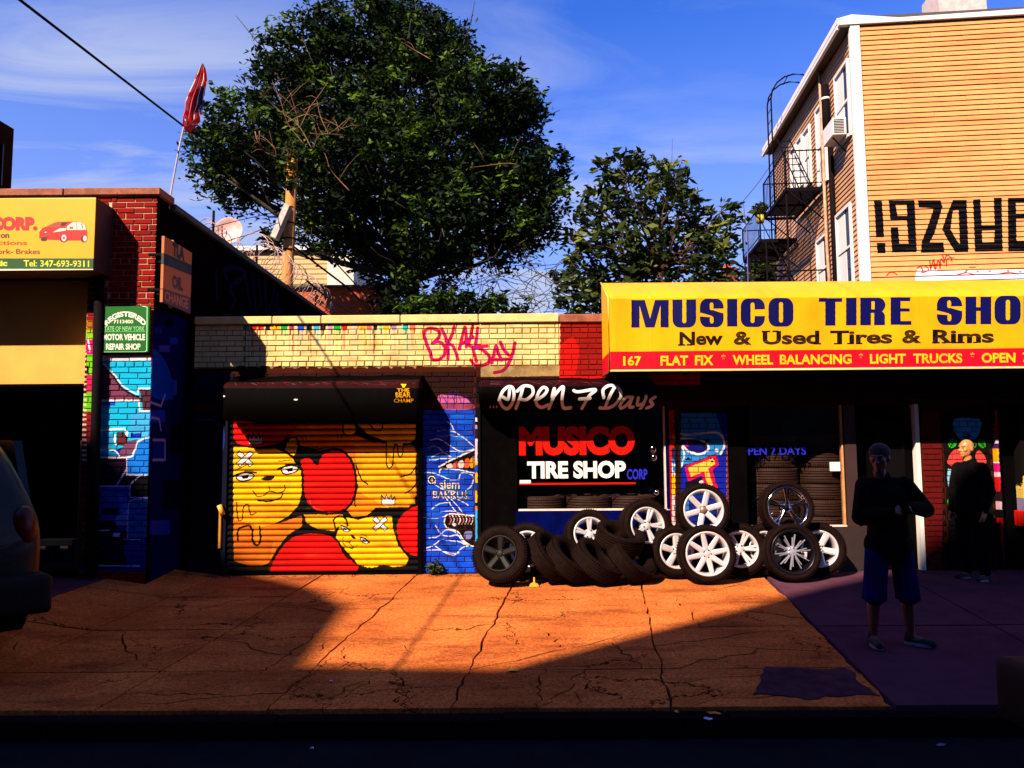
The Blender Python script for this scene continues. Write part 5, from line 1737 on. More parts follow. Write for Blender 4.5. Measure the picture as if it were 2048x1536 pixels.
# plank across the bay with light on its edge
obj('loading_plank', bevel_bm(bx(XP(92, 9.6, 1085), XP(158, 9.6, 1085), 9.45, 9.60, ZP(1092, 9.45, 120), ZP(1079, 9.45, 120)), 0.006), None, mat('orange_plank', (0.55, 0.22, 0.05), None, 6, 0.7),
    'short orange plank lying low across the dark garage bay', 'plank')
bs = bpy.data.objects['loading_plank']
obj('plank_block', bx(XP(95, 9.5, 1085), XP(112, 9.5, 1085), 9.46, 9.59, 0.215, ZP(1092, 9.45, 120) - 0.001), bs, M_darkroom)
obj('plank_block', bx(XP(140, 9.5, 1085), XP(156, 9.5, 1085), 9.46, 9.59, 0.215, ZP(1092, 9.45, 120) - 0.001), bs, M_darkroom)
# green registration sign
rgx0, rgx1 = XP(207, 8.93, 700), XP(297, 8.93, 700)
rz0, rz1 = ZP(705, 8.93, 250), ZP(612, 8.93, 250)
rg = obj('registration_sign', bevel_bm(bx(rgx0, rgx1, 8.93, 8.975, rz0, rz1), 0.006), None, M_reg,
         'green REGISTERED MOTOR VEHICLE REPAIR SHOP plate on the garage pier', 'sign')
# box sign
bsx1 = XP(188.5, 8.6, 470)
bt = thing('box_sign', 'yellow box sign with red car picture and green phone strip on the garage', 'sign')
zs0, zs1 = ZP(540.5, 8.6, 100), ZP(396, 8.6, 100)
obj('sign_cabinet', bx(-9.5, bsx1, 8.61, YG - 0.012, zs0 + 0.002, zs1 - 0.002), bt, mat('shaded_sign_cabinet', (0.035, 0.012, 0.012), None, 5, 0.6))  # dark brown puts the shade of the sign's side into its colour
obj('sign_face', bx(-9.5, bsx1 + 0.004, 8.595, 8.608, zs0, zs1), bt, M_gsn)
# side sign on brackets
sxx = -3.98
sy0, sz0 = (lambda p: (p.y, p.z))(on_x(329, 472, sxx))
sy1 = on_x(384, 504, sxx).y
sz1 = on_x(325, 604, sxx).z
sg = obj('oil_change_sign', bx(sxx - 0.03, sxx, sy0, sy1, sz1, sz0), None, M_sdx, 'faded orange OIL CHANGE board fixed to the garage side wall', 'sign')
for zz_ in (sz1 + .15, sz0 - .2):
    obj('sign_bracket', bx(xg1, sxx - 0.031, sy0 + 0.1, sy0 + 0.14, zz_, zz_ + .03), sg, M_iron)
pA = on_x(327, 470, -4.0); pB = on_x(322, 606, -4.0)
cp = obj('conduit_pipe', tube(bmesh.new(), [(-4.03, YG + 0.03, pA.z + .02), (-4.03, YG + 0.03, pB.z)], 0.018, 10), None, mat('pinkish_conduit', (0.45, 0.28, 0.33), None, 10, 0.4), 'thin pale conduit running down beside the OIL CHANGE board', 'pipe')
for zz in (pA.z - 0.25, pB.z + 0.15):
    obj('pipe_clip', bx(xg1, -4.03, YG + 0.015, YG + 0.045, zz, zz + 0.03), cp, M_iron)
# ------------------------------------------------------------------ houses across the street (behind the viewer, they cast the street's shade)
YC = -9.0
KX, KZ = math.tan(AZ), math.tan(EL) / math.cos(AZ)


def caster(p):
    return (p.x - (p.y - YC) * KX, p.z + (p.y - YC) * KZ)


shade_edge = [on_y(40, 800, YG), on_y(190, 870, YG), on_y(300, 985, YG), ground(640, 1178), ground(700, 1212), ground(560, 1292), ground(468, 1326),
              ground(1010, 1337), ground(1640, 1176), on_y(1837, 1085, YS), on_y(1915, 1040, YS), on_y(2048, 1030, YS)]
SKY = [caster(p) for p in shade_edge]
SKY = [SKY[0]] + [s for s in SKY[1:]]
SKY = sorted(SKY, key=lambda s: s[0])
M_opp = [mat('opposite_brick', (0.13, 0.06, 0.045), (0.09, 0.04, 0.03), 3, 0.9, 0.3), mat('opposite_render', (0.14, 0.10, 0.08), (0.1, 0.07, 0.06), 2, 0.9, 0.2),
         mat('opposite_dark_brick', (0.09, 0.04, 0.03), (0.06, 0.028, 0.02), 3, 0.9, 0.3)]
cuts = [-45.0, SKY[5][0] - 0.02, SKY[8][0] + 0.4, 20.0]


def sky_h(x):
    if x <= SKY[0][0]:
        return SKY[0][1]
    for (a, ha), (b, hb) in zip(SKY, SKY[1:]):
        if a <= x <= b:
            return ha + (hb - ha) * (x - a) / max(b - a, 1e-6)
    return SKY[-1][1]


for k in range(3):
    a, b = cuts[k], cuts[k + 1]
    top = [(a, sky_h(a))] + [s for s in SKY if a < s[0] < b] + [(b, sky_h(b))]
    h = thing('street_house', ['long brick apartment house across the street, left of the three behind the viewer', 'pale rendered house across the street with a low gap in its roof line',
                               'dark brick apartment house across the street, right of the three behind the viewer'][k], 'house', 'houses across the street')
    bm = bmesh.new()
    prism(bm, [(a + 0.01, ROADZ)] + [(x + (0.01 if i == 0 else (-0.01 if i == len(top) - 1 else 0)), z) for i, (x, z) in enumerate(top)] + [(b - 0.01, ROADZ)], YC - 10, YC)
    obj('wall', bm, h, M_opp[k])
    wm = None
    x = a + 1.0
    while x < b - 1.6 and k != 9:
        z = 1.0
        while z + 1.8 < min(sky_h(x), sky_h(x + 1.1)) - 0.4:
            if -26 < x < 12:
                if wm is None:
                    wbm = bx(0, 1.0, 0.0, 0.05, 0, 1.6)
                    w0 = obj('window', wbm, h, M_glassdark); wm = w0.data
                    o = w0
                else:
                    o = obj('window', wm, h)
                o.location = (x, YC + 0.002, z)
            z += 3.0
        x += 2.1

# ------------------------------------------------------------------ beige three-storey house
HA = rad(5.5)
HX, HY = 6.80, 15.0
ca, sa = math.cos(HA), math.sin(HA)
hT = thing('siding_house', 'tall tan vinyl-sided house with white corner trim, black graffiti and fire escape', 'house', loc=(HX, HY, 0))
hT.rotation_euler.z = -HA


def on_front(px, py):
    r = ray(px, py)                       # plane through (HX,HY) with normal (sa, ca)
    t = (HX * sa + HY * ca) / (r.x * sa + r.y * ca)
    return (r.x * t, CAMZ + r.z * t)


def loc_front(px, py):                    # local x on the front face
    x, z = on_front(px, py)
    return (x - HX) / ca, z


def on_side(px, py):                      # local y along the side face, z
    r = ray(px, py)
    t = (HX * ca - HY * sa) / (r.x * ca - r.y * sa)
    return (r.x * t - HX) * sa + (r.y * t - HY) * ca, CAMZ + r.z * t


hc = Canvas('siding_print', 6.4, 13.4, 4.2, 10.4, 200, on_front, (0.90, 0.59, 0.37))
C_ = hc
for _ in range(60):
    x, y = rs.uniform(1740, 2040), rs.uniform(60, 540)
    C_.blur_blob(x, y, rs.uniform(30, 90), rs.uniform(3, 6), (0.70, 0.42, 0.25), 0.25)
crop(C_, 1720, 340, 6.245)
K = (.012, .01, .03)
def gq(*P):
    C_.fill(P, K)
gq((175, 385), (275, 385), (300, 840), (200, 840)); gq((208, 910), (315, 910), (320, 1040), (218, 1040))
gq((358, 380), (680, 375), (708, 1025), (400, 1030), (380, 715), (475, 715), (492, 920), (605, 920), (585, 630), (378, 625))
C_.fill([(445, 430), (582, 432), (590, 572), (468, 572)], (0.90, 0.59, 0.37))
gq((720, 378), (1005, 378), (1030, 460), (960, 690), (930, 790), (870, 905), (1040, 905), (1055, 1030), (760, 1035), (770, 900), (850, 690), (920, 480), (735, 470))
gq((1160, 375), (1330, 375), (1355, 1025), (1190, 1030), (1080, 850), (1025, 740), (1100, 520))
C_.fill([(1160, 510), (1230, 500), (1245, 930), (1190, 850), (1130, 740)], (0.90, 0.59, 0.37))
gq((1410, 370), (1500, 365), (1520, 690), (1680, 690), (1668, 350), (1768, 345), (1782, 1015), (1435, 1022)); C_.fill([(1522, 760), (1680, 755), (1672, 900), (1530, 905)], (0.90, 0.59, 0.37))
gq((1845, 350), (2600, 340), (2600, 410), (1945, 412), (1950, 545), (2500, 540), (2500, 605), (1950, 610), (1955, 885), (2600, 880), (2600, 1010), (1850, 1020))
for k in range(11):
    C_.stroke([(rs.uniform(180, 1700), 440 + k * 61), (rs.uniform(1800, 2100), 440 + k * 61)], 4, (0.90, 0.59, 0.37), 0.35)
C_.fill([(690, 1310), (720, 1240), (900, 1225), (1000, 1265), (1180, 1245), (1400, 1250), (1700, 1245), (2600, 1230), (2600, 1420), (690, 1420)], (.88, .82, .88))
DR = (.86, .04, .06)
for st in ([(715, 1225), (780, 1195), (840, 1215), (850, 1250), (810, 1275), (770, 1280)], [(760, 1200), (790, 1280)], [(870, 1130), (880, 1235)], [(880, 1250), (920, 1120), (930, 1240)], [(890, 1190), (950, 1180)],
           [(940, 1240), (980, 1130), (1000, 1230)], [(950, 1190), (1010, 1180)], [(1000, 1220), (1010, 1110), (1050, 1160), (1035, 1065)], [(1050, 1160), (1080, 1070), (1120, 1080), (1150, 1140)], [(1080, 1200), (1090, 1110), (1170, 1100)],
           [(330, 1320), (380, 1280), (430, 1285), (460, 1310)], [(1220, 1305), (1330, 1285), (1420, 1310)], [(1370, 1215), (1440, 1215)], [(1740, 1300), (1850, 1280), (1980, 1300)], [(1300, 1290), (1340, 1250)]):
    C_.stroke(st, 13, DR, smooth_=4)
for x, y in ((1470, 1270), (1620, 1265), (1850, 1260), (2000, 1270)):
    C_.ell(x, y, 20, 14, (.55, .45, .6))
C_.T = lambda x, y: (x, y)
M_hprint = hc.material(rough=0.6, bump=0.08, dirt=0.10, rand=0.05, spec=0.06)
HTOP = loc_front(1720, 52)[1]
HB = 3.2
BP = 0.1022
obj('wall', bx(0.02, 6.5, 0.02, 6.8, 0.0, HTOP + 0.1), hT, mat('sheathing', (0.20, 0.11, 0.06), None, 4, 0.9))
obj('roof', bx(0.0, 6.5, 0.0, 6.8, HTOP + 0.1, HTOP + 0.2), hT, M_roof)


def board(x0, x1, n, side=False):
    """one clapboard lap, its lower edge standing proud"""
    key = ('lap', round(x1 - x0, 3), side)
    if key not in BRICKS:
        L = x1 - x0
        b = bmesh.new()
        pr = [(0.010, BP), (0.030, 0.006), (0.024, 0.0), (0.0, 0.004), (0.0, BP)]
        if side:
            A = [b.verts.new((-d, 0, z)) for d, z in pr]; B_ = [b.verts.new((-d, L, z)) for d, z in pr]
        else:
            A = [b.verts.new((0, -d, z)) for d, z in pr]; B_ = [b.verts.new((L, -d, z)) for d, z in pr]
        b.faces.new(A); b.faces.new(B_[::-1])
        for i in range(5):
            j = (i + 1) % 5
            b.faces.new((A[i], B_[i], B_[j], A[j]))
        bmesh.ops.recalc_face_normals(b, faces=b.faces[:])
        me = bpy.data.meshes.new('siding_board'); b.to_mesh(me); b.free()
        me.materials.append(M_sidewin if side else M_hprint)
        BRICKS[key] = me
    return BRICKS[key]


nb = 0
z = 4.3
fr_boards = []
while z < HTOP - 0.02:
    xj = [0.9, 2.1, 1.5, 2.7][int(round(z / BP)) % 4]
    for (p_, q_) in ((0.10, xj - 0.002), (xj + 0.002, 6.5)):
        o = obj('siding_board', board(p_, q_, 0), hT)
        o.location = (p_, 0.02 - RS.uniform(0, .003), z + RS.uniform(-.002, .002))
        o.rotation_euler = (0, RS.uniform(-.0012, .0012), 0)
    z += BP
# windows on the side: (y0,y1,z0,z1)
wins = []
for (pxa, pxb, pya, pyb) in ((1672, 1697, 142, 288), (1675, 1702, 424, 580), (1634, 1650, 214, 372), (1636, 1656, 478, 600), (1609, 1620, 262, 372), (1596, 1605, 280, 375), (1583, 1592, 300, 384)):
    y1_, _ = on_side(pxa, pya); y0_, zt_ = on_side(pxb, pya); _, zb_ = on_side((pxa + pxb) / 2, pyb)
    ym, ztm = on_side((pxa + pxb) / 2, pya)
    wins.append((y0_, y1_, zb_, ztm))
z = 4.3
while z < HTOP - 0.02:
    segs = [(0.10, 6.78)]
    for (a, b, c, d) in wins:
        if c - 0.10 < z + BP / 2 < d + 0.08:
            ns = []
            for (p, q) in segs:
                if b + .07 > p and a - .07 < q:
                    if a - .07 - p > .03: ns.append((p, a - .07))
                    if q - b - .07 > .03: ns.append((b + .07, q))
                else:
                    ns.append((p, q))
            segs = ns
    for (p, q) in segs:
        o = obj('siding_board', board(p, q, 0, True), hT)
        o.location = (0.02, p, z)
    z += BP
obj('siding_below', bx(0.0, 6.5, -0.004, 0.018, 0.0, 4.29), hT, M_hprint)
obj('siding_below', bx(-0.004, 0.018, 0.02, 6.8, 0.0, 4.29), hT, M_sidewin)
for i, (a, b, c, d) in enumerate(wins):
    w = obj('window', bx(-0.002, 0.016, a, b, c, d), hT, M_glassdark)
    bm = bmesh.new()
    t = 0.06
    box(bm, -0.05, 0.0, a - t, a, c - t, d + t); box(bm, -0.05, 0.0, b, b + t, c - t, d + t)
    box(bm, -0.05, 0.0, a, b, d, d + t); box(bm, -0.07, 0.0, a - 0.003, b + 0.003, c - t, c)
    box(bm, -0.03, -0.003, a, b, (c + d) / 2 - 0.025, (c + d) / 2 + 0.025)
    obj('window_frame', bm, w, M_white)
    # reveal with blind in the half of the opening
    obj('window_blind', bx(-0.012, -0.003, a + (b - a) * 0.42, b, c, d), w, M_white)
# trims
obj('corner_trim', bx(-0.03, 0.15, -0.035, 0.016, 3.2, HTOP + 0.02), hT, M_white)
obj('corner_trim', bx(-0.035, -0.002, -0.002, 0.09, 3.2, HTOP), hT, M_white)
bm = bmesh.new()
prism(bm, [(-0.25, HTOP + 0.02), (-0.25, HTOP + 0.16), (0.0, HTOP + 0.22), (0.9, HTOP + 0.10), (6.6, HTOP + 0.16), (6.6, HTOP + 0.02)], -0.06, 0.05)
obj('roof_fascia', bm, hT, M_white)
bm = bmesh.new()
prism(bm, [(-0.42, HTOP + 0.10), (-0.46, HTOP + 0.14), (-0.46, HTOP + 0.20), (-0.2, HTOP + 0.22), (0, HTOP + 0.22), (0, HTOP - 0.0), (-0.06, HTOP - 0.16), (-0.02, HTOP - 0.2), (-0.35, HTOP + 0.04)], 0.051, 7.5)
obj('cornice_core', bx(-0.20, -0.0, 0.051, 6.9, HTOP + 0.02, HTOP + 0.19), hT, mat('cornice_soffit', (0.14, 0.06, 0.04), None, 5, 0.8))
bm.free()
obj('cornice_fascia', bx(-0.25, -0.201, 0.051, 6.95, HTOP + 0.11, HTOP + 0.22), hT, M_white)
obj('cornice_fascia', bx(-0.27, -0.205, 0.051, 6.95, HTOP - 0.02, HTOP + 0.05), hT, M_white)
obj('chimney', bx(2.1, 3.05, 0.9, 1.7, HTOP + 0.2, HTOP + 1.3), hT, mat('rendered_chimney', (0.62, 0.5, 0.5), (0.5, 0.38, 0.38), 8, 0.9, 0.5))
# air conditioner in the nearest upper window
a, b, c, d = wins[0]
ac = thing('air_conditioner', 'white window air conditioner with dark grille in the nearest upper side window', 'air conditioner')
bm = bx(-0.34, -0.07, a + 0.05, b - 0.05, c + 0.0, c + 0.36)
bevel_bm(bm, 0.01)
acb = obj('casing', bm, ac, M_white)
gr = bmesh.new()
for k in range(9):
    box(gr, -0.32, -0.12, a + 0.043, a + 0.05, c + 0.04 + k * 0.033, c + 0.055 + k * 0.033)
obj('grille', gr, ac, M_iron)
obj('support_bracket', tube(bmesh.new(), [(-0.30, a + .2, c), (-0.055, a + .2, c - 0.3)], 0.015, 6), ac, M_iron)
for o in (ac,):
    o.location = (HX, HY, 0); o.rotation_euler.z = -HA
# drain pipe and flue on the side wall
y_p, _ = on_side(1653, 300)
dp = obj('downpipe', tube(bmesh.new(), [(-0.08, y_p, HTOP), (-0.08, y_p, 6.0), (-0.09, y_p - 0.1, 5.0), (-0.09, y_p - .25, 3.3)], 0.035, 8), hT, mat('rusty_downpipe', (0.55, 0.32, 0.2), (0.3, 0.12, 0.06), 9, 0.6))
y_f, z_f = on_side(1661, 170)
_, z_f0 = on_side(1661, 292)
bm = bmesh.new(); tube(bm, [(-0.12, y_f, z_f0), (-0.12, y_f, z_f)], 0.085, 12)
obj('flue_pipe', bm, hT, M_iron)
bm = bmesh.new(); tube(bm, [(-0.06, y_f, z_f0 - .05), (-0.07, y_f, 3.3)], 0.06, 8)
obj('flue_pipe', bm, hT, M_iron)
bm = bmesh.new(); tube(bm, [(-0.12, y_f, z_f - .34), (-0.12, y_f, z_f - .29)], 0.092, 12)
obj('flue_band', bm, hT, M_white)

# ---- fire escape
fe = thing('fire_escape', 'black iron fire escape with platforms, stairs and gooseneck roof ladder', 'fire escape', loc=(HX, HY, 0))
fe.rotation_euler.z = -HA


def rails(bm, x0, x1, y0, y1, z, h=0.85, step=0.14, sides='lnf'):
    P = []
    if 'n' in sides: P.append(((x0, y0), (x1, y0)))
    if 'l' in sides: P.append(((x0, y0), (x0, y1)))
    if 'f' in sides: P.append(((x0, y1), (x1, y1)))
    for (a, b) in P:
        tube(bm, [(a[0], a[1], z + h), (b[0], b[1], z + h)], 0.018, 5)
        tube(bm, [(a[0], a[1], z + 0.1), (b[0], b[1], z + 0.1)], 0.012, 5)
        L = math.hypot(b[0] - a[0], b[1] - a[1]); n = max(1, int(L / step))
        for k in range(n + 1):
            t = k / n
            x_, y_ = a[0] + (b[0] - a[0]) * t, a[1] + (b[1] - a[1]) * t
            tube(bm, [(x_, y_, z), (x_, y_, z + h)], 0.007 if 0 < k < n else 0.018, 4)


fz1 = 7.35
fy0, _ = on_side(1652, 400)
fy0 = max(fy0, 2.0); fy1 = 6.6
def plat(z, y0, y1, x0=-0.85):
    bm = bmesh.new()
    n = int((y1 - y0) / 0.075)
    for k in range(n):
        box(bm, x0, -0.06, y0 + k * 0.075, y0 + k * 0.075 + 0.03, z - 0.02, z)
    box(bm, x0 - 0.012, x0 + 0.03, y0, y1, z - 0.07, z + 0.01); box(bm, -0.10, -0.055, y0, y1, z - 0.07, z + 0.01)
    for yy in (y0, (y0 + y1) / 2, y1 - .04):
        box(bm, x0 + .031, -0.101, yy, yy + 0.04, z - 0.09, z - 0.021)
        tube(bm, [(x0 + 0.05, yy + .02, z - 0.06), (-0.05, yy + .02, z - 0.75)], 0.016, 5)
    return bm
obj('platform', plat(fz1, fy0, 4.3), fe, M_iron)
obj('platform', plat(fz1 - 0.55, 4.35, fy1, -0.95), fe, M_iron)
obj('platform', plat(4.6, fy0, fy1), fe, M_iron)
bm = bmesh.new(); rails(bm, -0.85, -0.06, fy0, 4.3, fz1); obj('railing', bm, fe, M_iron)
bm = bmesh.new(); rails(bm, -0.95, -0.06, 4.35, fy1, fz1 - 0.55, sides='lf'); obj('railing', bm, fe, M_iron)
bm = bmesh.new(); rails(bm, -0.85, -0.06, fy0, fy1, 4.6); obj('railing', bm, fe, M_iron)
bm = bmesh.new()
for s_ in (-0.75, -0.35):
    tube(bm, [(s_, 2.5, 4.65), (s_, 5.2, fz1 - 0.56)], 0.022, 5)
for k in range(11):
    t = (k + .5) / 11
    box(bm, -0.75, -0.35, 2.5 + 2.7 * t - .08, 2.5 + 2.7 * t + .08, 4.65 + 2.14 * t - .008, 4.65 + 2.14 * t + .008)
tube(bm, [(-0.78, 2.5, 5.5), (-0.78, 5.2, 7.6)], 0.014, 5)
obj('stair', bm, fe, M_iron)
bm = bmesh.new()
tube(bm, [(-0.55, 2.2, fz1 + 0.05), (-0.55, 4.0, fz1 + 1.9)], 0.016, 5); tube(bm, [(-0.25, 2.2, fz1 + 0.05), (-0.25, 4.0, fz1 + 1.9)], 0.016, 5)
for k in range(8):
    t = (k + .5) / 8
    tube(bm, [(-0.55, 2.2 + 1.8 * t, fz1 + .05 + 1.85 * t), (-0.25, 2.2 + 1.8 * t, fz1 + .05 + 1.85 * t)], 0.012, 4)
obj('stair', bm, fe, M_iron)
bm = bmesh.new()
ly = 4.15
for dy in (0.0, 0.42):
    P = [(-0.62, ly + dy, fz1 - .5), (-0.62, ly + dy, HTOP + 0.45)]
    for k in range(1, 9):
        a_ = math.pi * k / 8 * 0.95
        P.append((-0.62 + 0.62 * (1 - math.cos(a_)), ly + dy, HTOP + 0.45 + 0.62 * math.sin(a_)))
    tube(bm, P, 0.020, 6)
for k in range(13):
    zz = fz1 - .3 + k * 0.28
    tube(bm, [(-0.62, ly, zz), (-0.62, ly + 0.42, zz)], 0.010, 4)
tube(bm, [(-0.2, ly, HTOP + 1.0), (-0.2, ly + .42, HTOP + 1.0)], 0.012, 4); tube(bm, [(-0.62, ly, HTOP + .5), (-0.62, ly + .42, HTOP + .5)], 0.012, 4)
obj('gooseneck_ladder', bm, fe, M_iron)
bm = bmesh.new()
for yy, xx_ in ((fy1 - .1, -0.93), (fy1 - .8, -0.93), (fy0 + .1, -0.83), (4.3, -.83)):
    tube(bm, [(xx_, yy, 0.0), (xx_, yy, fz1 - 0.6 if yy > 4 else fz1 - .05)], 0.022, 6)
obj('support_post', bm, fe, M_iron)

# potted plants on the fire escape (bright leaves)


def leaf_cloud(centers, n, size, seed, tone=(0.0, 1.0), mt=None, flat=0.6):
    """many small leaf faces; centers: list of (x,y,z,r)"""
    R_ = np.random.RandomState(seed)
    C = np.array(centers)
    idx = R_.randint(0, len(C), n)
    d = R_.normal(size=(n, 3)); d /= np.linalg.norm(d, axis=1)[:, None]
    rr = (0.35 + 0.65 * R_.rand(n) ** 0.5)
    P = C[idx, :3] + d * (C[idx, 3] * rr)[:, None]
    return P, R_, idx


def leaves_mesh(P, R_, size, tone, name):
    n = len(P)
    a = R_.normal(size=(n, 3)); a[:, 2] *= 0.55; a /= np.linalg.norm(a, axis=1)[:, None]
    b = R_.normal(size=(n, 3)); b = np.cross(a, b); b /= np.linalg.norm(b, axis=1)[:, None]
    s = size * (0.6 + 0.8 * R_.rand(n))[:, None]
    V = np.empty((n * 4, 3), np.float32)
    V[0::4] = P - a * s; V[1::4] = P + b * s * 0.38; V[2::4] = P + a * s; V[3::4] = P - b * s * 0.38
    me = bpy.data.meshes.new(name)
    me.vertices.add(n * 4); me.vertices.foreach_set('co', V.ravel())
    me.loops.add(n * 4); me.loops.foreach_set('vertex_index', np.arange(n * 4, dtype=np.int32))
    me.polygons.add(n); me.polygons.foreach_set('loop_start', np.arange(0, n * 4, 4, dtype=np.int32))
    at = me.attributes.new('tone', 'FLOAT', 'FACE'); at.data.foreach_set('value', tone.astype(np.float32))
    me.update(calc_edges=True)
    me.validate()
    return me


def hpt(x, y, z):
    return Vector((HX + x * ca + y * sa, HY - x * sa + y * ca, z))


p0 = hpt(-0.8, 5.0, fz1 + 0.05)
pl = thing('potted_plant', 'small green potted plant on the fire escape platform', 'plant')
bm = bmesh.new(); lathe(bm, [(0.0, p0.z - .0), (0.09, p0.z), (0.12, p0.z + .2), (0.0, p0.z + .2)], 14, 'z')
bm.transform(Matrix.Translation((p0.x, p0.y, 0)))
obj('pot', bm, pl, mat('yellow_pot', (0.65, 0.5, 0.06), None, 5, 0.5))
P, R_, _i = leaf_cloud([(p0.x, p0.y, p0.z + .36, .2)], 260, .05, 3)
obj('foliage', leaves_mesh(P, R_, .06, R_.rand(len(P)), 'foliage'), pl, M_leaf2)

# ------------------------------------------------------------------ trees


def branch_path(a, b, R_, n=6, amp=0.12):
    a, b = Vector(a), Vector(b)
    L = (b - a).length
    out = [a]
    for k in range(1, n):
        t = k / n
        p = a.lerp(b, t) + Vector((R_.uniform(-1, 1), R_.uniform(-1, 1), R_.uniform(-.5, 1))) * amp * L * math.sin(math.pi * t) * 0.6
        out.append(p)
    out.append(b)
    return out


def tree(name, label, lobes, D, base, trunk_r, nleaf, size, mt, seed, spray=0.28, per=26, bmat=None, fork=None, dscale=1.0):
    R_ = random.Random(seed)
    t = thing(name, label, 'tree')
    C = []
    for (px, py, r) in lobes:
        d = D + R_.uniform(-1.0, 1.0) * dscale
        p = at_d(px, py, d)
        C.append((p.x, p.y, p.z, r / FPX * d))
    Rn = np.random.RandomState(seed)
    tot = sum(c[3] ** 2 for c in C)
    sp = []
    for c in C:
        m = max(4, int(nleaf / per * c[3] ** 2 / tot))
        for _ in range(m):
            v = Rn.normal(size=3); v /= np.linalg.norm(v)
            rr = c[3] * (0.45 + 0.62 * Rn.rand() ** 0.6)
            sp.append((c[0] + v[0] * rr, c[1] + v[1] * rr * 0.9, c[2] + v[2] * rr, v))
    P, T = [], []
    for (x, y, z, v) in sp:
        s_ = spray * Rn.uniform(0.6, 1.3)
        k = int(per * Rn.uniform(0.6, 1.4))
        ax = np.array([v[0] + Rn.normal() * .6, v[1] + Rn.normal() * .6, v[2] * 0.5 + Rn.normal() * .4]); ax /= np.linalg.norm(ax)
        u = (Rn.rand(k) - 0.3) * s_ * 1.5
        q = Rn.normal(size=(k, 3)) * s_ * 0.30
        pts = np.array([x, y, z]) + ax * u[:, None] + q
        P.append(pts)
        base_t = Rn.rand() ** 1.9 * (1.15 if v[2] > 0 or v[0] < 0 else 0.6)  # upper and left sprays brighter: sunlight painted into the leaf tone
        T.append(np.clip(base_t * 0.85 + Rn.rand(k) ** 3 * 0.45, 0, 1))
    P = np.concatenate(P); T = np.concatenate(T)
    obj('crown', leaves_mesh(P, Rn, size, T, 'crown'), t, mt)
    b0 = Vector(base)
    f = Vector(fork)
    bm = bmesh.new()
    tube(bm, branch_path(b0, f, R_, 6, 0.05), [trunk_r * (1 - 0.06 * k) for k in range(7)], 12)
    obj('trunk', bm, t, bmat or M_bark)
    for c in C:
        bm = bmesh.new()
        path = branch_path(f, (c[0], c[1], c[2]), R_, 6, 0.14)
        tube(bm, path, [trunk_r * 0.42 * (1 - 0.13 * k) for k in range(7)], 7)
        for _ in range(5):
            k = R_.randint(2, 5)
            e = Vector(c[:3]) + Vector((R_.gauss(0, 1), R_.gauss(0, 1), R_.gauss(0, .8))) * c[3] * 0.8
            tube(bm, branch_path(path[k], e, R_, 4, 0.2), [trunk_r * 0.13, trunk_r * .1, trunk_r * .08, trunk_r * .05, trunk_r * .03], 5)
        obj('branch', bm, t, bmat or M_bark)
    return t


big = [(600, 105, 70), (660, 60, 50), (740, 70, 75), (800, 40, 45), (850, 90, 75), (905, 130, 70), (960, 190, 80), (1015, 215, 60), (690, 170, 105), (820, 190, 115), (560, 190, 70), (485, 260, 75), (435, 285, 50), (430, 345, 45),
       (510, 350, 62), (600, 290, 75), (660, 330, 100), (760, 330, 110), (890, 310, 115), (1000, 300, 80), (1050, 215, 34), (1045, 340, 55), (1000, 420, 85), (880, 430, 105), (760, 450, 85), (665, 450, 62), (560, 475, 30), (1095, 345, 42), (1110, 400, 35),
       (1060, 455, 50), (900, 520, 50), (760, 545, 40), (800, 590, 55), (1010, 500, 40), (640, 210, 70), (470, 390, 35), (545, 140, 26), (770, 15, 28)]
bt_ = at_d(830, 655, 17.2)
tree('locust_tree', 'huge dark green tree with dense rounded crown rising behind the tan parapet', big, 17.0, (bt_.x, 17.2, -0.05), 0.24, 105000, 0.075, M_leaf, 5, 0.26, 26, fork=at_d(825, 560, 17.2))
sm = [(1235, 330, 36), (1300, 345, 38), (1350, 350, 32), (1205, 385, 28), (1180, 400, 18), (1260, 400, 40), (1320, 420, 45), (1370, 400, 30), (1400, 440, 32), (1440, 460, 28), (1465, 440, 20), (1230, 460, 45), (1290, 490, 50), (1360, 490, 50), (1410, 510, 40),
      (1450, 500, 25), (1180, 480, 32), (1150, 510, 28), (1240, 540, 45), (1310, 560, 40), (1380, 560, 40), (1440, 550, 30), (1170, 560, 40), (1130, 560, 22), (1170, 600, 35), (1225, 590, 40), (1120, 600, 20), (1160, 440, 18), (1465, 410, 10), (1100, 475, 18)]
tree('mulberry_tree', 'smaller open-crowned tree with big leaves between the large tree and the yellow awning', sm, 16.5, (at_d(1322, 700, 16.5).x, 16.5, -0.05), 0.10, 5600, 0.11, M_leaf2, 8, 0.23, 9, bmat=mat('brown_bark', (0.07, 0.025, 0.012), (0.04, 0.014, 0.008), 9, 0.9), fork=at_d(1318, 540, 16.5), dscale=0.7)
tree('background_tree', 'leafy treetop peeking over the awning beside the fire escape posts', [(1505, 548, 16), (1530, 540, 20), (1552, 552, 22), (1490, 560, 12)], 24.0, (at_d(1525, 700, 24).x, 24, -0.05), 0.12, 1500, 0.12, M_leaf2, 18, 0.25, 9, fork=at_d(1525, 590, 24), dscale=.5)
tree('parapet_shrub', 'dark bush just behind the parapet under the big tree crown', [(880, 620, 30), (935, 615, 30), (990, 622, 28), (840, 625, 22), (1030, 628, 14)], 14.5, (at_d(935, 700, 14.5).x, 14.5, -0.05), 0.06, 3000, 0.07, M_leaf, 21, 0.2, 20, fork=at_d(935, 650, 14.5), dscale=.3)

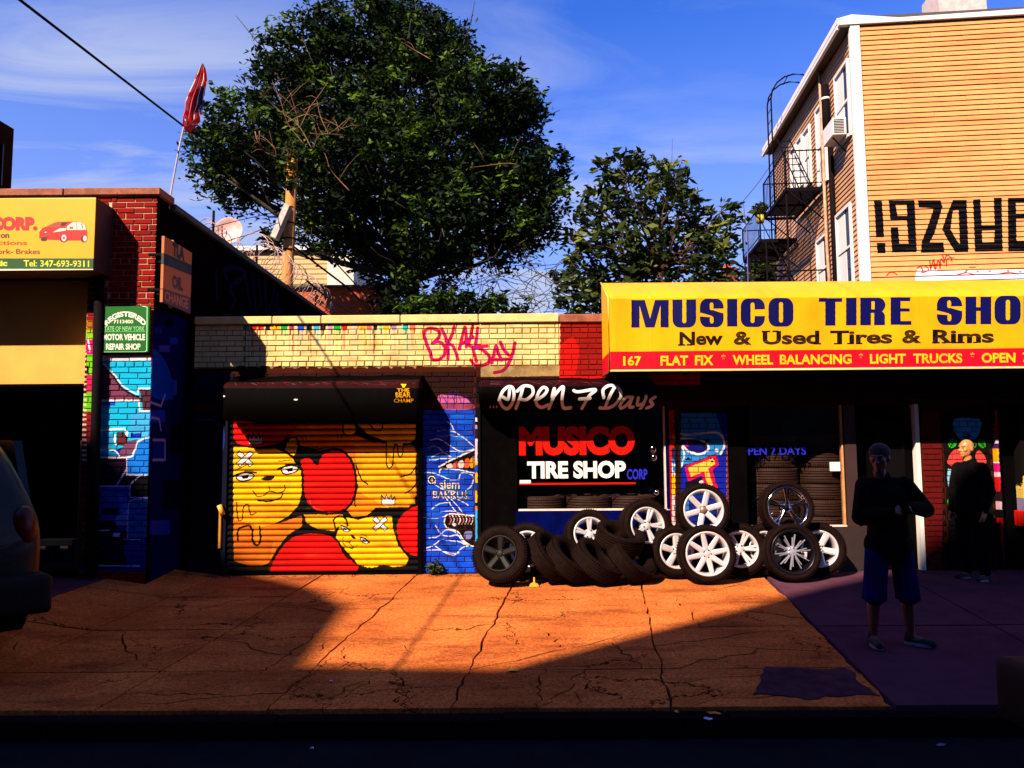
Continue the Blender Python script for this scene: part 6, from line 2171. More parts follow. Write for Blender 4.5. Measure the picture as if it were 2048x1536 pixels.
# bare, sunlit dead limbs on the left of the crown
Rb = random.Random(4)
tr = bpy.data.objects['locust_tree']
for path in ([(625, 300), (600, 255), (560, 222), (520, 185)], [(610, 290), (575, 250), (560, 200), (545, 165)], [(600, 255), (620, 215), (640, 190), (655, 165)], [(620, 265), (660, 268), (700, 235), (672, 270)],
             [(572, 245), (610, 230), (650, 240), (690, 262)], [(512, 265), (515, 285), (530, 305), (555, 312)], [(518, 262), (519, 290)], [(600, 255), (590, 225), (580, 185)], [(640, 262), (630, 240), (600, 215)], [(660, 268), (640, 235), (635, 200)],
             [(625, 300), (640, 268), (690, 272)], [(555, 312), (548, 295), (540, 285)], [(1035, 330), (1010, 325), (965, 332), (940, 335)], [(860, 120), (820, 95), (790, 75)], [(700, 380), (670, 350), (655, 330)]):
    d0 = 15.6
    dd = bmesh.new()
    pts = [at_d(px + Rb.uniform(-2, 2), py + Rb.uniform(-2, 2), d0 - 1.0 + Rb.uniform(-.15, .15)) for px, py in path]
    pts = [Vector(p) for p in crom([tuple(p) for p in pts], 4, False)]
    n = len(pts)
    tube(dd, pts, [0.011 * (1 - 0.8 * k / n) for k in range(n)], 5)
    for k in range(3, n - 1, 4):
        e = pts[k] + Vector((Rb.uniform(-.4, .4), Rb.uniform(-.3, .3), Rb.uniform(-.1, .5)))
        tube(dd, [pts[k], pts[k].lerp(e, .5) + Vector((0, 0, .04)), e], [0.006, .005, .002], 4)
    obj('dead_limb', dd, tr, M_deadwood)
# fine bare twigs at lower right of crown
dd = bmesh.new()
for _ in range(95):
    px, py = Rb.uniform(930, 1120), Rb.uniform(520, 625)
    a_ = Rb.uniform(0, 2 * math.pi)
    p = at_d(px, py, 16 + Rb.uniform(-1, 1))
    P_ = [p]
    for k in range(4):
        a_ += Rb.uniform(-.5, .5)
        p = p + Vector((math.cos(a_) * .2, Rb.uniform(-.05, .05), math.sin(a_) * .16))
        P_.append(p)
    tube(dd, P_, [.008, .007, .006, .005, .003], 4)
obj('bare_twigs', dd, tr, M_bark)

# ------------------------------------------------------------------ utility pole, wires
up = thing('utility_pole', 'weathered orange-brown wooden utility pole with ivy top in front of the big tree', 'utility pole')
pb, ptp = at_d(571, 640, 14.6), at_d(586, 298, 14.6)
dirp = (ptp - pb).normalized()
foot = pb - dirp * (pb.z / dirp.z)
bm = bmesh.new()
tube(bm, [foot, foot.lerp(ptp, .5), ptp], [0.125, 0.115, 0.095], 14)
obj('pole', bm, up, M_wood)
P, R_, _i = leaf_cloud([(at_d(584, 315, 14.45).x, 14.45, at_d(584, 315, 14.45).z, .16), (at_d(582, 345, 14.45).x, 14.45, at_d(582, 345, 14.45).z, .15), (at_d(585, 290, 14.45).x, 14.45, at_d(585, 290, 14.45).z, .14), (at_d(580, 370, 14.4).x, 14.4, at_d(580, 370, 14.4).z, .10)], 700, .05, 9)
obj('ivy_leaves', leaves_mesh(P, R_, .045, R_.rand(len(P)), 'ivy'), up, M_leaf2)
p = at_d(563, 445, 14.4)
bm = bx(-0.06, 0.06, -0.1, 0.1, -0.34, 0.34); bm.transform(Matrix.Translation(p) @ Matrix.Rotation(rad(22), 4, 'Y'))
obj('junction_box', bevel_bm(bm, .01), up, mat('pale_metal_box', (0.6, 0.5, 0.45), (0.4, 0.3, 0.28), 14, 0.5))
bm = bmesh.new()
for py in (416, 447, 478, 500):
    p = at_d(578, py, 14.6)
    tube(bm, [p + Vector((0, 0, -.01)), p + Vector((0, 0, .012))], 0.122, 14)
obj('pole_band', bm, up, M_iron)


def wire(name, label, pts, r, m=M_iron, sag=0.0):
    P_ = []
    for a, b in zip(pts, pts[1:]):
        for k in range(12):
            t = k / 12
            q_ = Vector(a).lerp(Vector(b), t)
            q_.z -= sag * 4 * t * (1 - t)
            P_.append(q_)
    P_.append(Vector(pts[-1]))
    return obj(name, tube(bmesh.new(), P_, r, 6), None, m, label, 'wire')


e1 = at_d(575, 372, 14.5)
d1 = (at_d(40, 0, 7.0) - e1)
wire('overhead_cable', 'thick black overhead cable slanting from upper left down to the tree past the flag', [at_d(40, 0, 7.0) + d1 * 1.1, at_d(40, 0, 7.0), at_d(380, 262, 11.2), e1], 0.0145)
wire('service_wire', 'upper of two thin wires from the utility pole towards the garage roof', [at_d(572, 420, 14.5), at_d(480, 440, 13.5), at_d(330, 480, 13.0)], 0.007)
wire('service_wire', 'lower of two thin wires from the utility pole towards the garage roof', [at_d(572, 440, 14.5), at_d(500, 468, 13.5), at_d(330, 520, 13.0)], 0.007)
wire('guy_cable', 'black cable slanting down right from the utility pole across the tan building', [at_d(570, 480, 14.7), at_d(695, 575, 15.5), at_d(760, 640, 15.8)], 0.020)
wire('guy_cable', 'second slack black cable crossing the orange wall behind the parapet', [at_d(612, 560, 15.0), at_d(650, 592, 15.0), at_d(745, 650, 15.0)], 0.022)
wire('guy_cable', 'thin dark cable slanting down beside the white gable wall', [at_d(655, 508, 15.6), at_d(745, 605, 15.6)], 0.016)
wire('feeder_wire', 'thin blue wire running up to the corner of the siding house cornice', [at_d(1462, 430, 20), at_d(1486, 402, 20), at_d(1549, 318, 20)], 0.013, mat('blue_sheath', (0.02, 0.03, 0.22), None, 5, 0.6), 0.05)
wire('drop_wire', 'thin wire hanging straight down left of the fire escape', [at_d(1486, 402, 20), at_d(1494, 470, 20), at_d(1497, 600, 20)], 0.012, mat('violet_sheath', (0.10, 0.10, 0.42), None, 5, 0.6))

# ------------------------------------------------------------------ razor wire on the garage wall, dish behind it
bm = bmesh.new()
Rb = random.Random(9)
for (yA, yB, n, r, zc) in ((10.6, 13.0, 9, 0.13, z_gt + 0.12), (12.6, 17.5, 22, 0.30, z_gt + 0.30)):
    P_ = []
    N_ = n * 22
    for k in range(N_):
        t = k / N_
        a_ = 2 * math.pi * n * t
        rr = r * (1 + 0.12 * math.sin(t * 31) + Rb.uniform(-.02, .02))
        P_.append((xg1 - 0.12 + rr * math.cos(a_), yA + (yB - yA) * t + 0.10 * math.sin(a_ * .5), zc + rr * math.sin(a_)))
    tube(bm, P_, 0.007, 4)
    for k in range(0, N_, 3):
        p = Vector(P_[k])
        e = Vector((Rb.uniform(-1, 1), Rb.uniform(-1, 1), Rb.uniform(-1, 1))).normalized() * 0.035
        tube(bm, [p - e, p + e], [0.004, 0.004], 3)
rz = thing('razor_wire', 'rusty pale coils of razor wire along the top of the garage side wall', 'razor wire')
obj('coil', bm, rz, mat('galvanised_wire', (0.55, 0.36, 0.34), (0.35, 0.18, 0.16), 9, 0.45, metal=0.3))
bm = bmesh.new()
for yy in (11.0, 12.9, 14.8, 16.8):
    tube(bm, [(xg1 - .12, yy, z_gt - .05), (xg1 - .12, yy, z_gt + .45)], 0.018, 6)
obj('wire_post', bm, rz, M_iron)
dish = thing('satellite_dish', 'round pinkish satellite dish behind the razor wire coils', 'satellite dish')
dc = at_d(457, 462, 14.2)
bm = bmesh.new()
lathe(bm, [(0.0, 0.055), (0.12, 0.045), (0.2, 0.02), (0.262, -0.02), (0.27, -0.02), (0.262, -0.005), (0.2, 0.035), (0.12, 0.06), (0.0, 0.07)], 32, 'y')
bm.transform(Matrix.Translation(dc) @ Matrix.Rotation(rad(-10), 4, 'X'))
obj('reflector', bm, dish, mat('pink_grey_dish', (0.62, 0.40, 0.36), (0.5, 0.28, 0.26), 9, 0.5))
obj('feed_arm', tube(bmesh.new(), [dc + Vector((0, 0, -.25)), dc + Vector((0, -.3, -.18)), dc + Vector((0, -.32, 0))], 0.012, 6), dish, M_iron)
obj('mast', tube(bmesh.new(), [(dc.x, dc.y + .08, z_gt - 1.0), (dc.x, dc.y + .08, dc.z)], 0.02, 8), dish, M_iron)

# ------------------------------------------------------------------ flag
fl = thing('flag', 'ragged red and white flag hanging limp on a thin bent pole at the garage corner', 'flag')
fp = [at_d(338, 412, 9.35), at_d(352, 330, 9.35), at_d(366, 262, 9.35), at_d(384, 200, 9.35), at_d(406, 128, 9.35)]
base_ = Vector((xg1 - 0.02, 9.36, z_gt + 0.02))
fp = [Vector((fp[0].x, 9.36, z_gt - 0.3))] + fp
fp = [Vector(p) for p in crom([tuple(p) for p in fp], 5, False)]
obj('flagpole', tube(bmesh.new(), fp, 0.011, 8), fl, mat('thin_metal_pole', (0.5, 0.42, 0.45), None, 8, 0.4))
bm = bmesh.new()
nu, nv = 26, 40
R_ = random.Random(2)
prof_w = [(0, .03), (.1, .16), (.25, .28), (.5, .36), (.62, .42), (.75, .32), (.85, .38), (1, .12)]


def pw(t):
    for (a, wa), (b, wb) in zip(prof_w, prof_w[1:]):
        if a <= t <= b:
            return wa + (wb - wa) * (t - a) / (b - a)
    return .1


top_, bot_ = at_d(405, 128, 9.33), at_d(362, 252, 9.33)
gridv = []
for j in range(nv + 1):
    t = j / nv
    row = []
    cl = top_.lerp(bot_, t)
    w_ = pw(t) * 0.66
    for i in range(nu + 1):
        s_ = i / nu - 0.38 + 0.05 * math.sin(t * 9)
        fold = 0.05 * math.sin(i * 0.9 + 2.2 * t) * (0.3 + t)
        row.append(bm.verts.new((cl.x + s_ * w_ + 0.07 * t, cl.y + fold, cl.z - 0.30 * t * (i / nu) * (1 - i / nu) + 0.006 * math.sin(i * 2.1))))
    gridv.append(row)
for j in range(nv):
    for i in range(nu):
        if j > nv - 7 and (i * 7 + j * 3) % 5 == 0:
            continue
        if (i < 2 or i > nu - 3) and ((j // 3) * 5 + i) % 4 == 0:
            continue
        f = bm.faces.new((gridv[j][i], gridv[j][i + 1], gridv[j + 1][i + 1], gridv[j + 1][i]))
        f.smooth = True
        if i > nu * 0.55 and nv * 0.34 < j < nv * .80 - (i % 4):
            f.material_index = 2
        else:
            f.material_index = 1 if (i // 4) % 3 == 1 and (j + i) % 11 > 2 else 0
fo = obj('cloth', bm, fl, [mat('flag_red', (0.62, 0.015, 0.03), None, 6, 0.8), mat('flag_white', (0.75, 0.62, 0.58), None, 6, 0.8), mat('flag_navy', (0.025, 0.02, 0.10), None, 6, 0.8)])

# ------------------------------------------------------------------ far buildings
tb = thing('tan_building', 'tan clapboard building with white end seen behind the utility pole', 'building')
x0, x1 = at_d(520, 600, 24).x, at_d(655, 600, 24).x
x2 = at_d(708, 600, 24).x
zt = at_d(560, 502, 24).z
obj('wall', bx(x0 - 3, x1, 24.0, 29.0, 0, zt), tb, mat('tan_boarding', (0.66, 0.42, 0.18), (0.6, 0.36, 0.15), 3, 0.7, stretch=(1, 1, 14)))
obj('white_end_wall', bx(x1 + .002, x2, 23.9, 29.0, 0, zt - 0.15), tb, mat('white_end', (0.72, 0.62, 0.55), None, 3, 0.7))
obj('eaves_board', bx(x0 - 3.1, x1, 23.85, 23.995, zt, zt + 0.13), tb, M_white)
bm = bmesh.new()
for k in range(14):
    zz = zt - 0.1 - k * 0.16
    box(bm, x0 - 3, x1 - .01, 23.985, 23.999, zz, zz + 0.02)
obj('board_shadow_line', bm, tb, mat('board_shade', (0.4, 0.25, 0.1), None, 3, 0.8))  # dark strips paint the shadow under each board
ob = thing('orange_shed', 'low orange-red brick shed below the tan building', 'shed')
xa, xb = at_d(560, 600, 20).x, at_d(770, 600, 20).x
zt2 = at_d(640, 576, 20).z
obj('wall', bx(xa, xb, 20.0, 23.5, 0, zt2), ob, mat('orange_brickwork', (0.50, 0.10, 0.03), (0.34, 0.06, 0.02), 9, 0.9, 0.4, stretch=(1, 1, 5)))
obj('roof', bx(xa - .1, xb + .1, 19.9, 23.6, zt2, zt2 + 0.06), ob, M_roof)
ob2 = thing('red_brick_shed', 'red brick outbuilding half hidden under the big tree', 'shed')
obj('wall', bx(at_d(820, 600, 21).x, at_d(900, 600, 21).x, 21.0, 23.5, 0, at_d(860, 594, 21).z), ob2, mat('red_brickwork', (0.42, 0.06, 0.02), (0.28, 0.04, 0.015), 9, 0.9, 0.4, stretch=(1, 1, 5)))
obj('roof', bx(at_d(818, 600, 21).x, at_d(902, 600, 21).x, 20.9, 23.6, at_d(860, 594, 21).z, at_d(860, 592, 21).z), ob2, M_roof)
ch = thing('brick_chimney', 'small red brick chimney stack just above the yellow awning edge', 'chimney')
obj('stack', bx(at_d(1452, 600, 26).x, at_d(1479, 600, 26).x, 26, 26.5, 0, at_d(1465, 536, 26).z), ch, mat('dark_red_brick', (0.20, 0.04, 0.03), (0.12, 0.02, 0.015), 9, 0.9))
obj('pot', bx(at_d(1455, 600, 26).x, at_d(1467, 600, 26).x, 26.1, 26.4, at_d(1465, 536, 26).z, at_d(1465, 526, 26).z), ch, mat('orange_chimney_pot', (0.62, 0.10, 0.02), None, 5, 0.8))
bb = thing('brown_building', 'tall dark brown building edge at the far left above the garage roof', 'building')
pr = at_d(28, 256, 22); pl_ = at_d(-200, 170, 18)
bm = bmesh.new()
q_ = [(pl_.x, pl_.y), (pr.x, pr.y), (pr.x * 1.30, pr.y * 1.30), (pl_.x * 1.30, pl_.y * 1.30)]
prism(bm, q_, 0, at_d(28, 258, 22).z, 'z')
obj('wall', bm, bb, mat('brown_brick_block', (0.035, 0.008, 0.005), (0.02, 0.006, 0.004), 3, 0.95, spec=0.0))
obj('window', bx(at_d(-3, 350, 21.2).x - .6, at_d(3, 350, 21.2).x, 21.2, 21.25, at_d(0, 370, 21.2).z, at_d(0, 288, 21.2).z), bb, M_glassdark)
# ------------------------------------------------------------------ tyres and rims


def tyre_mesh(R, w, rr):
    """R outer radius, w width, rr rim seat radius; axis along y"""
    bm = bmesh.new()
    h = w / 2
    pr = [(rr, -h * .80), (rr + .008, -h * .88), (rr + (R - rr) * .30, -h * .99), (rr + (R - rr) * .60, -h), (rr + (R - rr) * .84, -h * .93), (R - .012, -h * .80), (R - .003, -h * .72)]
    for g in (-.5, -.17, .17, .5):
        pr += [(R, h * (g - .1)), (R, h * (g - .045)), (R - .011, h * (g - .04)), (R - .011, h * (g + .04)), (R, h * (g + .045)), (R, h * (g + .1))]
    pr += [(a, -b) for a, b in pr[:7][::-1]]
    pr += [(rr - .012, h * .70), (rr - .012, -h * .70)]
    lathe(bm, pr, 64, 'y', closed=True)
    # raised ribs on the shoulder: tread blocks
    for k in range(64):
        a = 2 * math.pi * k / 64
        for s_ in (-1, 1):
            M_ = Matrix.Rotation(-a, 4, 'Y')
            vs = box(bm, R - .012, R + .001, s_ * h * .70 - .0, s_ * h * .93, -.006, .006) if s_ > 0 else box(bm, R - .012, R + .001, -h * .93, -h * .70, -.006, .006)
            for v in vs:
                v.co = M_ @ v.co
    # raised ring on the sidewall
    lathe(bm, [(rr + (R - rr) * .42, -h * .985), (rr + (R - rr) * .44, -h * 1.015), (rr + (R - rr) * .47, -h * 1.015), (rr + (R - rr) * .49, -h * .99)], 64, 'y')
    bmesh.ops.recalc_face_normals(bm, faces=bm.faces[:])
    return bm


def rim_mesh(rr, w, n, style):
    bm = bmesh.new()
    h = w / 2
    fy = -h * 0.78                                             # visible face towards -y
    lathe(bm, [(rr + .004, -h * .86), (rr - .004, -h * .92), (rr - .016, -h * .88), (rr - .026, -h * .74), (rr - .034, -h * .4), (rr - .04, h * .7), (rr + .002, h * .86), (rr + .002, h * .7), (rr - .02, 0)], 64, 'y', closed=True, mi=1 if style == 'thin' else 0)

    def spoke(a, w0, w1, r0, r1, y0, y1, th=.022):
        M_ = Matrix.Rotation(-a, 4, 'Y')
        P = [(r0, -w0), (r1, -w1), (r1, w1), (r0, w0)]
        ys_ = [y0, y1, y1, y0]
        A = [bm.verts.new(M_ @ Vector((p[0], y_, p[1]))) for p, y_ in zip(P, ys_)]
        I = [bm.verts.new(M_ @ Vector((p[0], y_ - .008, p[1] * .55))) for p, y_ in zip(P, ys_)]
        B_ = [bm.verts.new(M_ @ Vector((p[0], y_ + th, p[1]))) for p, y_ in zip(P, ys_)]
        bm.faces.new(I)
        bm.faces.new(B_[::-1])
        for i in range(4):
            j = (i + 1) % 4
            bm.faces.new((A[i], A[j], I[j], I[i]))
            bm.faces.new((A[i], B_[i], B_[j], A[j]))
    ro = rr - .018
    for k in range(n):
        a = 2 * math.pi * (k + 0.25) / n
        if style == 'wide':
            spoke(a, .032, .024 * 8 / n, .045, ro, fy + .018, fy - .002)
        elif style == 'double':
            for da in (-.13, .13):
                spoke(a + da * .9, .015, .017, .05, ro, fy + .02, fy)
        elif style == 'split':
            spoke(a - .10, .010, .020, .04, ro, fy + .02, fy); spoke(a + .10, .010, .020, .04, ro, fy + .02, fy)
            spoke(a, .028, .006, .05, ro * .6, fy + .012, fy + .01)
        elif style == 'thin':
            spoke(a - .05, .006, .005, .03, ro * .86, fy + .02, fy + .012); spoke(a + .09, .006, .005, .03, ro * .70, fy + .02, fy + .012)
    lathe(bm, [(0.0, fy + .012), (.028, fy + .012), (.036, fy + .016), (.062, fy + .02), (.07, fy + .05), (.07, h * .3)], 28, 'y')
    bmesh.ops.recalc_face_normals(bm, faces=bm.faces[:])
    return bm


M_disc = mat('brake_dark_steel', (0.006, 0.005, 0.006), None, 5, 0.7)
PROTO = {}
M_lug = mat('dark_lug_recess', (0.01, 0.008, 0.01), None, 5, 0.6)


def place_wheel(label, px, py, d, R, rimr, style, n, mrim, lean=8, yaw=0, roll=0, ground_it=True, group='wheels on show outside the tyre shop', hub=None, w=0.21):
    """centre seen at px,py at distance d; lean: degrees the top tips away from the street"""
    key = (R, rimr, style, n, mrim.name if mrim else '', w)
    t = thing('car_wheel' if style else 'loose_tyre', label, 'wheel' if style else 'tyre', group)
    if key not in PROTO:
        PROTO[key] = {}
        PROTO[key]['t'] = tyre_mesh(R, w, rimr)
        me = bpy.data.meshes.new('tyre'); PROTO[key]['t'].to_mesh(me); PROTO[key]['t'].free(); me.materials.append(M_rubber); PROTO[key]['t'] = me
        if style:
            b = rim_mesh(rimr, w, n, style); me = bpy.data.meshes.new('rim'); b.to_mesh(me); b.free(); me.materials.append(mrim); me.materials.append(M_blackrim); PROTO[key]['r'] = me
            b = bmesh.new()
            for k in range(5):
                a = 2 * math.pi * k / 5
                lathe(b, [(0.0, -w / 2 * .78 + .0095), (.009, -w / 2 * .78 + .0095), (.009, -w / 2 * .78 + .02)], 8, 'y')
                bmesh.ops.translate(b, verts=b.verts[-24:], vec=(math.cos(a) * .046, 0, math.sin(a) * .046))
            me = bpy.data.meshes.new('lug_holes'); b.to_mesh(me); b.free(); me.materials.append(M_lug); PROTO[key]['l'] = me
    obj('tyre', PROTO[key]['t'], t)
    if style:
        r = obj('rim', PROTO[key]['r'], t)
        obj('lug_nuts', PROTO[key]['l'], r)
        if hub:
            b = bmesh.new(); lathe(b, [(0.0, -w / 2 * .78 - .006), (.036, -w / 2 * .78 - .004), (.042, -w / 2 * .78 + .012)], 24, 'y')
            obj('hub_cap', b, r, hub)
    p = on_y(px, py, d)
    t.location = p
    t.rotation_euler = (rad(-lean), rad(roll), rad(yaw))
    t.rotation_mode = 'XYZ'
    if ground_it == True:
        z = gz(p.x, p.y) + R * math.cos(rad(lean)) + w / 2 * math.sin(rad(abs(lean))) + 0.001
        t.location.z = z
    return t


AL, CH_, BK, MC, ST = M_alloy, M_chrome, M_blackrim, M_machined, M_steelrim
M_gold = mat('bronze_hub', (0.42, 0.22, 0.14), None, 9, 0.4, metal=0.5)
# back row leaning on the shop front
place_wheel('seven-spoke silver wheel standing behind the black-rimmed tyre at the left end', 1056, 1080, 9.52, .315, .212, 'wide', 7, AL, 12, yaw=-8)
place_wheel('silver wheel half hidden by dark leaning tyres below the window sill', 1178, 1070, 9.52, .30, .20, 'double', 5, AL, 14, yaw=6, ground_it=False)
place_wheel('silver double-spoke wheel standing highest, right of the leaning tyres', 1290, 1052, 9.50, .315, .215, 'double', 5, AL, 12, yaw=10, roll=20, ground_it=False)
place_wheel('silver wheel partly covered by the left edge of the big eight-spoke wheel', 1350, 1112, 9.45, .30, .205, 'wide', 5, AL, 8, yaw=6)
place_wheel('double-spoke silver wheel showing right of the big eight-spoke wheel', 1478, 1108, 9.48, .31, .215, 'double', 6, AL, 9, yaw=-6, roll=10)
place_wheel('silver wheel mostly hidden, left of the black wheel with thin bright spokes', 1528, 1110, 9.56, .30, .205, 'double', 5, AL, 9, roll=15)
place_wheel('five-spoke silver wheel at the right end of the row', 1636, 1108, 9.48, .31, .215, 'wide', 5, AL, 9, yaw=-10, roll=30)
# front row
place_wheel('tyre on plain dark steel rim at the left end of the row', 1003, 1112, 9.12, .325, .205, 'wide', 5, ST, 16, yaw=-14, w=.23)
place_wheel('big clean silver wheel with eight broad spokes at the front of the row', 1412, 1112, 9.14, .330, .25, 'wide', 8, AL, 5)
place_wheel('black wheel with many thin bright spokes below the chrome one', 1582, 1112, 9.22, .325, .255, 'thin', 10, MC, 7)
# upper row, standing on the wheels below
place_wheel('silver six-spoke wheel with bronze hub stacked on the eight-spoke wheel', 1404, 1020, 9.30, .305, .235, 'wide', 6, AL, 6, ground_it=False, hub=M_gold)
place_wheel('shiny chrome wheel stacked above the black thin-spoked one', 1571, 1016, 9.36, .31, .245, 'split', 5, CH_, 6, ground_it=False)
# dark backing discs inside the rims so the spokes read against black, as inside a real wheel
for o in list(bpy.data.objects):
    if o.name.startswith('rim'):
        pass
# loose tyres, leaning like fallen dominoes
grp = 'loose dark tyres leaning in a heap under the window'


def loose(label, px, py, d, R, lean, yaw, zadj=0.0, w=.2, g=grp):
    t = place_wheel(label, px, py, d, R, R * .66, None, 0, None, lean, yaw, 0, False, g, w=w)
    p = on_y(px, py, d)
    z = gz(p.x, p.y)
    t.rotation_mode = 'QUATERNION'
    t.rotation_quaternion = (Matrix.Rotation(rad(yaw), 4, 'Z') @ Matrix.Rotation(rad(-lean), 4, 'X')).to_quaternion()
    t.location.z = z + R * abs(math.cos(rad(lean))) + w / 2 * abs(math.sin(rad(lean))) + zadj
    return t


loose('leaning dark tyre seen edge-on, first to the right of the seven-spoke wheel', 1100, 1112, 9.24, .315, 40, 62)
loose('leaning dark tyre seen edge-on, second of the heap', 1140, 1114, 9.18, .31, 50, 60)
loose('leaning dark tyre in the middle of the heap, third from its left end', 1196, 1114, 9.16, .31, 54, 58)
loose('leaning dark tyre nearest the right end of the heap', 1262, 1114, 9.20, .31, 42, 54)
loose('dark tyre lying slanted on top of the leaning heap', 1240, 1070, 9.30, .29, 68, 35, 0.30)
# tyres lying in stacks behind the glass
first = None
stackspots = []
for (px, n, nm) in ((1545, 5, 'left stack behind the second window'), (1638, 5, 'right stack behind the second window')):
    for k in range(n + 1):
        stackspots.append((px, 10.22, 0.55 + k * 0.205, nm, k))
for (px, nm) in ((1085, 'left stack behind the lettered window'), (1175, 'middle stack behind the lettered window'), (1262, 'right stack behind the lettered window')):
    for k in range(2):
        stackspots.append((px, 10.22, 0.62 + k * 0.205, nm, k))
ordw = ['lowest', 'second', 'third', 'fourth', 'fifth', 'topmost']
for (px, d, z, nm, k) in stackspots:
    p = on_y(px, 950, d)
    if first is None:
        first = tyre_mesh(.31, .2, .205)
        me = bpy.data.meshes.new('tyre'); first.to_mesh(me); first.free(); me.materials.append(mat('lit_tyre_rubber', (0.060, 0.018, 0.008), (0.035, 0.010, 0.005), 18, 0.7, 0.2, 70)); first = me  # rubber lightened to brown, the light on the stacks put into its colour
    o = obj('stacked_tyre', first, None, None, 'brown-lit tyre lying flat, %s in the %s' % (ordw[k], nm), 'tyre', 'tyres stacked behind the shop windows')
    o.location = (p.x + RS.uniform(-.012, .012), d + RS.uniform(-.01, .01), z)
    o.rotation_euler = (rad(90), 0, RS.uniform(0, 6))
for (a, b, z) in ((1480, 1700, .44), (1030, 1330, .51)):
    pa, pb = on_y(a, 950, 10.22).x, on_y(b, 950, 10.22).x
    rk = thing('tyre_shelf', 'low dark shelf carrying stacked tyres behind the %s window' % ('second' if a > 1400 else 'lettered'), 'shelf')
    obj('shelf_board', bx(pa, pb, 9.89, 10.6, z - .03, z + .005), rk, M_darkroom)
    for xx in (pa + .05, pb - .09):
        obj('leg', bx(xx, xx + .04, 9.92, 10.55, 0.0, z - .031), rk, M_darkroom)

# ------------------------------------------------------------------ people


M_eye = mat('eye_white', (0.25, 0.18, 0.16), None, 9, 0.5)


def capsule(bm, a, b, ra, rb, seg=12):
    a, b = Vector(a), Vector(b)
    ax = (b - a)
    L = ax.length
    q = ax.to_track_quat('Z', 'Y') if L > 1e-6 else Matrix.Identity(3).to_quaternion()
    rings = []
    for i in range(5):
        t = math.pi / 2 * (1 - i / 4)
        rings.append((ra * math.cos(t), -ra * math.sin(t)))
    for i in range(5):
        t = math.pi / 2 * i / 4
        rings.append((rb * math.cos(t), L + rb * math.sin(t)))
    V = []
    for r, h in rings:
        V.append([bm.verts.new(a + q @ Vector((max(r, 1e-4) * math.cos(2 * math.pi * k / seg), max(r, 1e-4) * math.sin(2 * math.pi * k / seg), h))) for k in range(seg)])
    for i in range(len(V) - 1):
        for k in range(seg):
            k2 = (k + 1) % seg
            bm.faces.new((V[i][k], V[i][k2], V[i + 1][k2], V[i + 1][k]))
    bm.faces.new(V[0][::-1]); bm.faces.new(V[-1])


def ellips(bm, c, r, rot=None):
    M_ = Matrix.Translation(Vector(c)) @ (rot.to_4x4() if rot else Matrix.Identity(4)) @ Matrix.Diagonal((*r, 1))
    bmesh.ops.create_uvsphere(bm, u_segments=20, v_segments=14, radius=1.0, matrix=M_)


def fuse(bm, voxel=0.01, sm=3):
    """weld overlapping volumes into one continuous skin"""
    me = bpy.data.meshes.new('skin')
    bm.to_mesh(me); bm.free()
    o = bpy.data.objects.new('skin', me)
    COL.objects.link(o)
    m = o.modifiers.new('r', 'REMESH'); m.mode = 'VOXEL'; m.voxel_size = voxel; m.use_smooth_shade = True
    s = o.modifiers.new('s', 'SMOOTH'); s.iterations = sm; s.factor = 0.5
    dg = bpy.context.evaluated_depsgraph_get()
    out = bpy.data.meshes.new_from_object(o.evaluated_get(dg))
    bpy.data.objects.remove(o)
    for p in out.polygons:
        p.use_smooth = True
    return out


def head_bm(bm, c, yaw, pitch=0.0, s=1.0):
    """head centred on c, facing direction yaw (0 = towards the viewer, -y), with nose, lips, brow, ears"""
    R_ = (Matrix.Rotation(yaw, 3, 'Z') @ Matrix.Rotation(pitch, 3, 'X'))
    c = Vector(c)

    def P(x, y, z):
        return c + R_ @ (Vector((x, y, z)) * s)
    ellips(bm, P(0, .012, .025), (.076 * s, .096 * s, .092 * s), R_)          # skull
    ellips(bm, P(0, -.018, -.045), (.060 * s, .072 * s, .072 * s), R_)        # jaw
    ellips(bm, P(0, -.070, -.095), (.026 * s, .022 * s, .020 * s), R_)        # chin
    ellips(bm, P(0, -.079, .028), (.055 * s, .018 * s, .014 * s), R_)         # brow
    capsule(bm, P(0, -.090, .012), P(0, -.112, -.026), .009 * s, .014 * s, 8)  # nose
    for sx in (-1, 1):
        ellips(bm, P(sx * .014, -.100, -.031), (.009 * s, .010 * s, .008 * s), R_)
        ellips(bm, P(sx * .078, .012, -.008), (.011 * s, .024 * s, .034 * s), R_)
        ellips(bm, P(sx * .042, -.064, -.018), (.024 * s, .024 * s, .022 * s), R_)
    ellips(bm, P(0, -.092, -.056), (.024 * s, .012 * s, .008 * s), R_)
    ellips(bm, P(0, -.090, -.068), (.021 * s, .012 * s, .009 * s), R_)
    return P


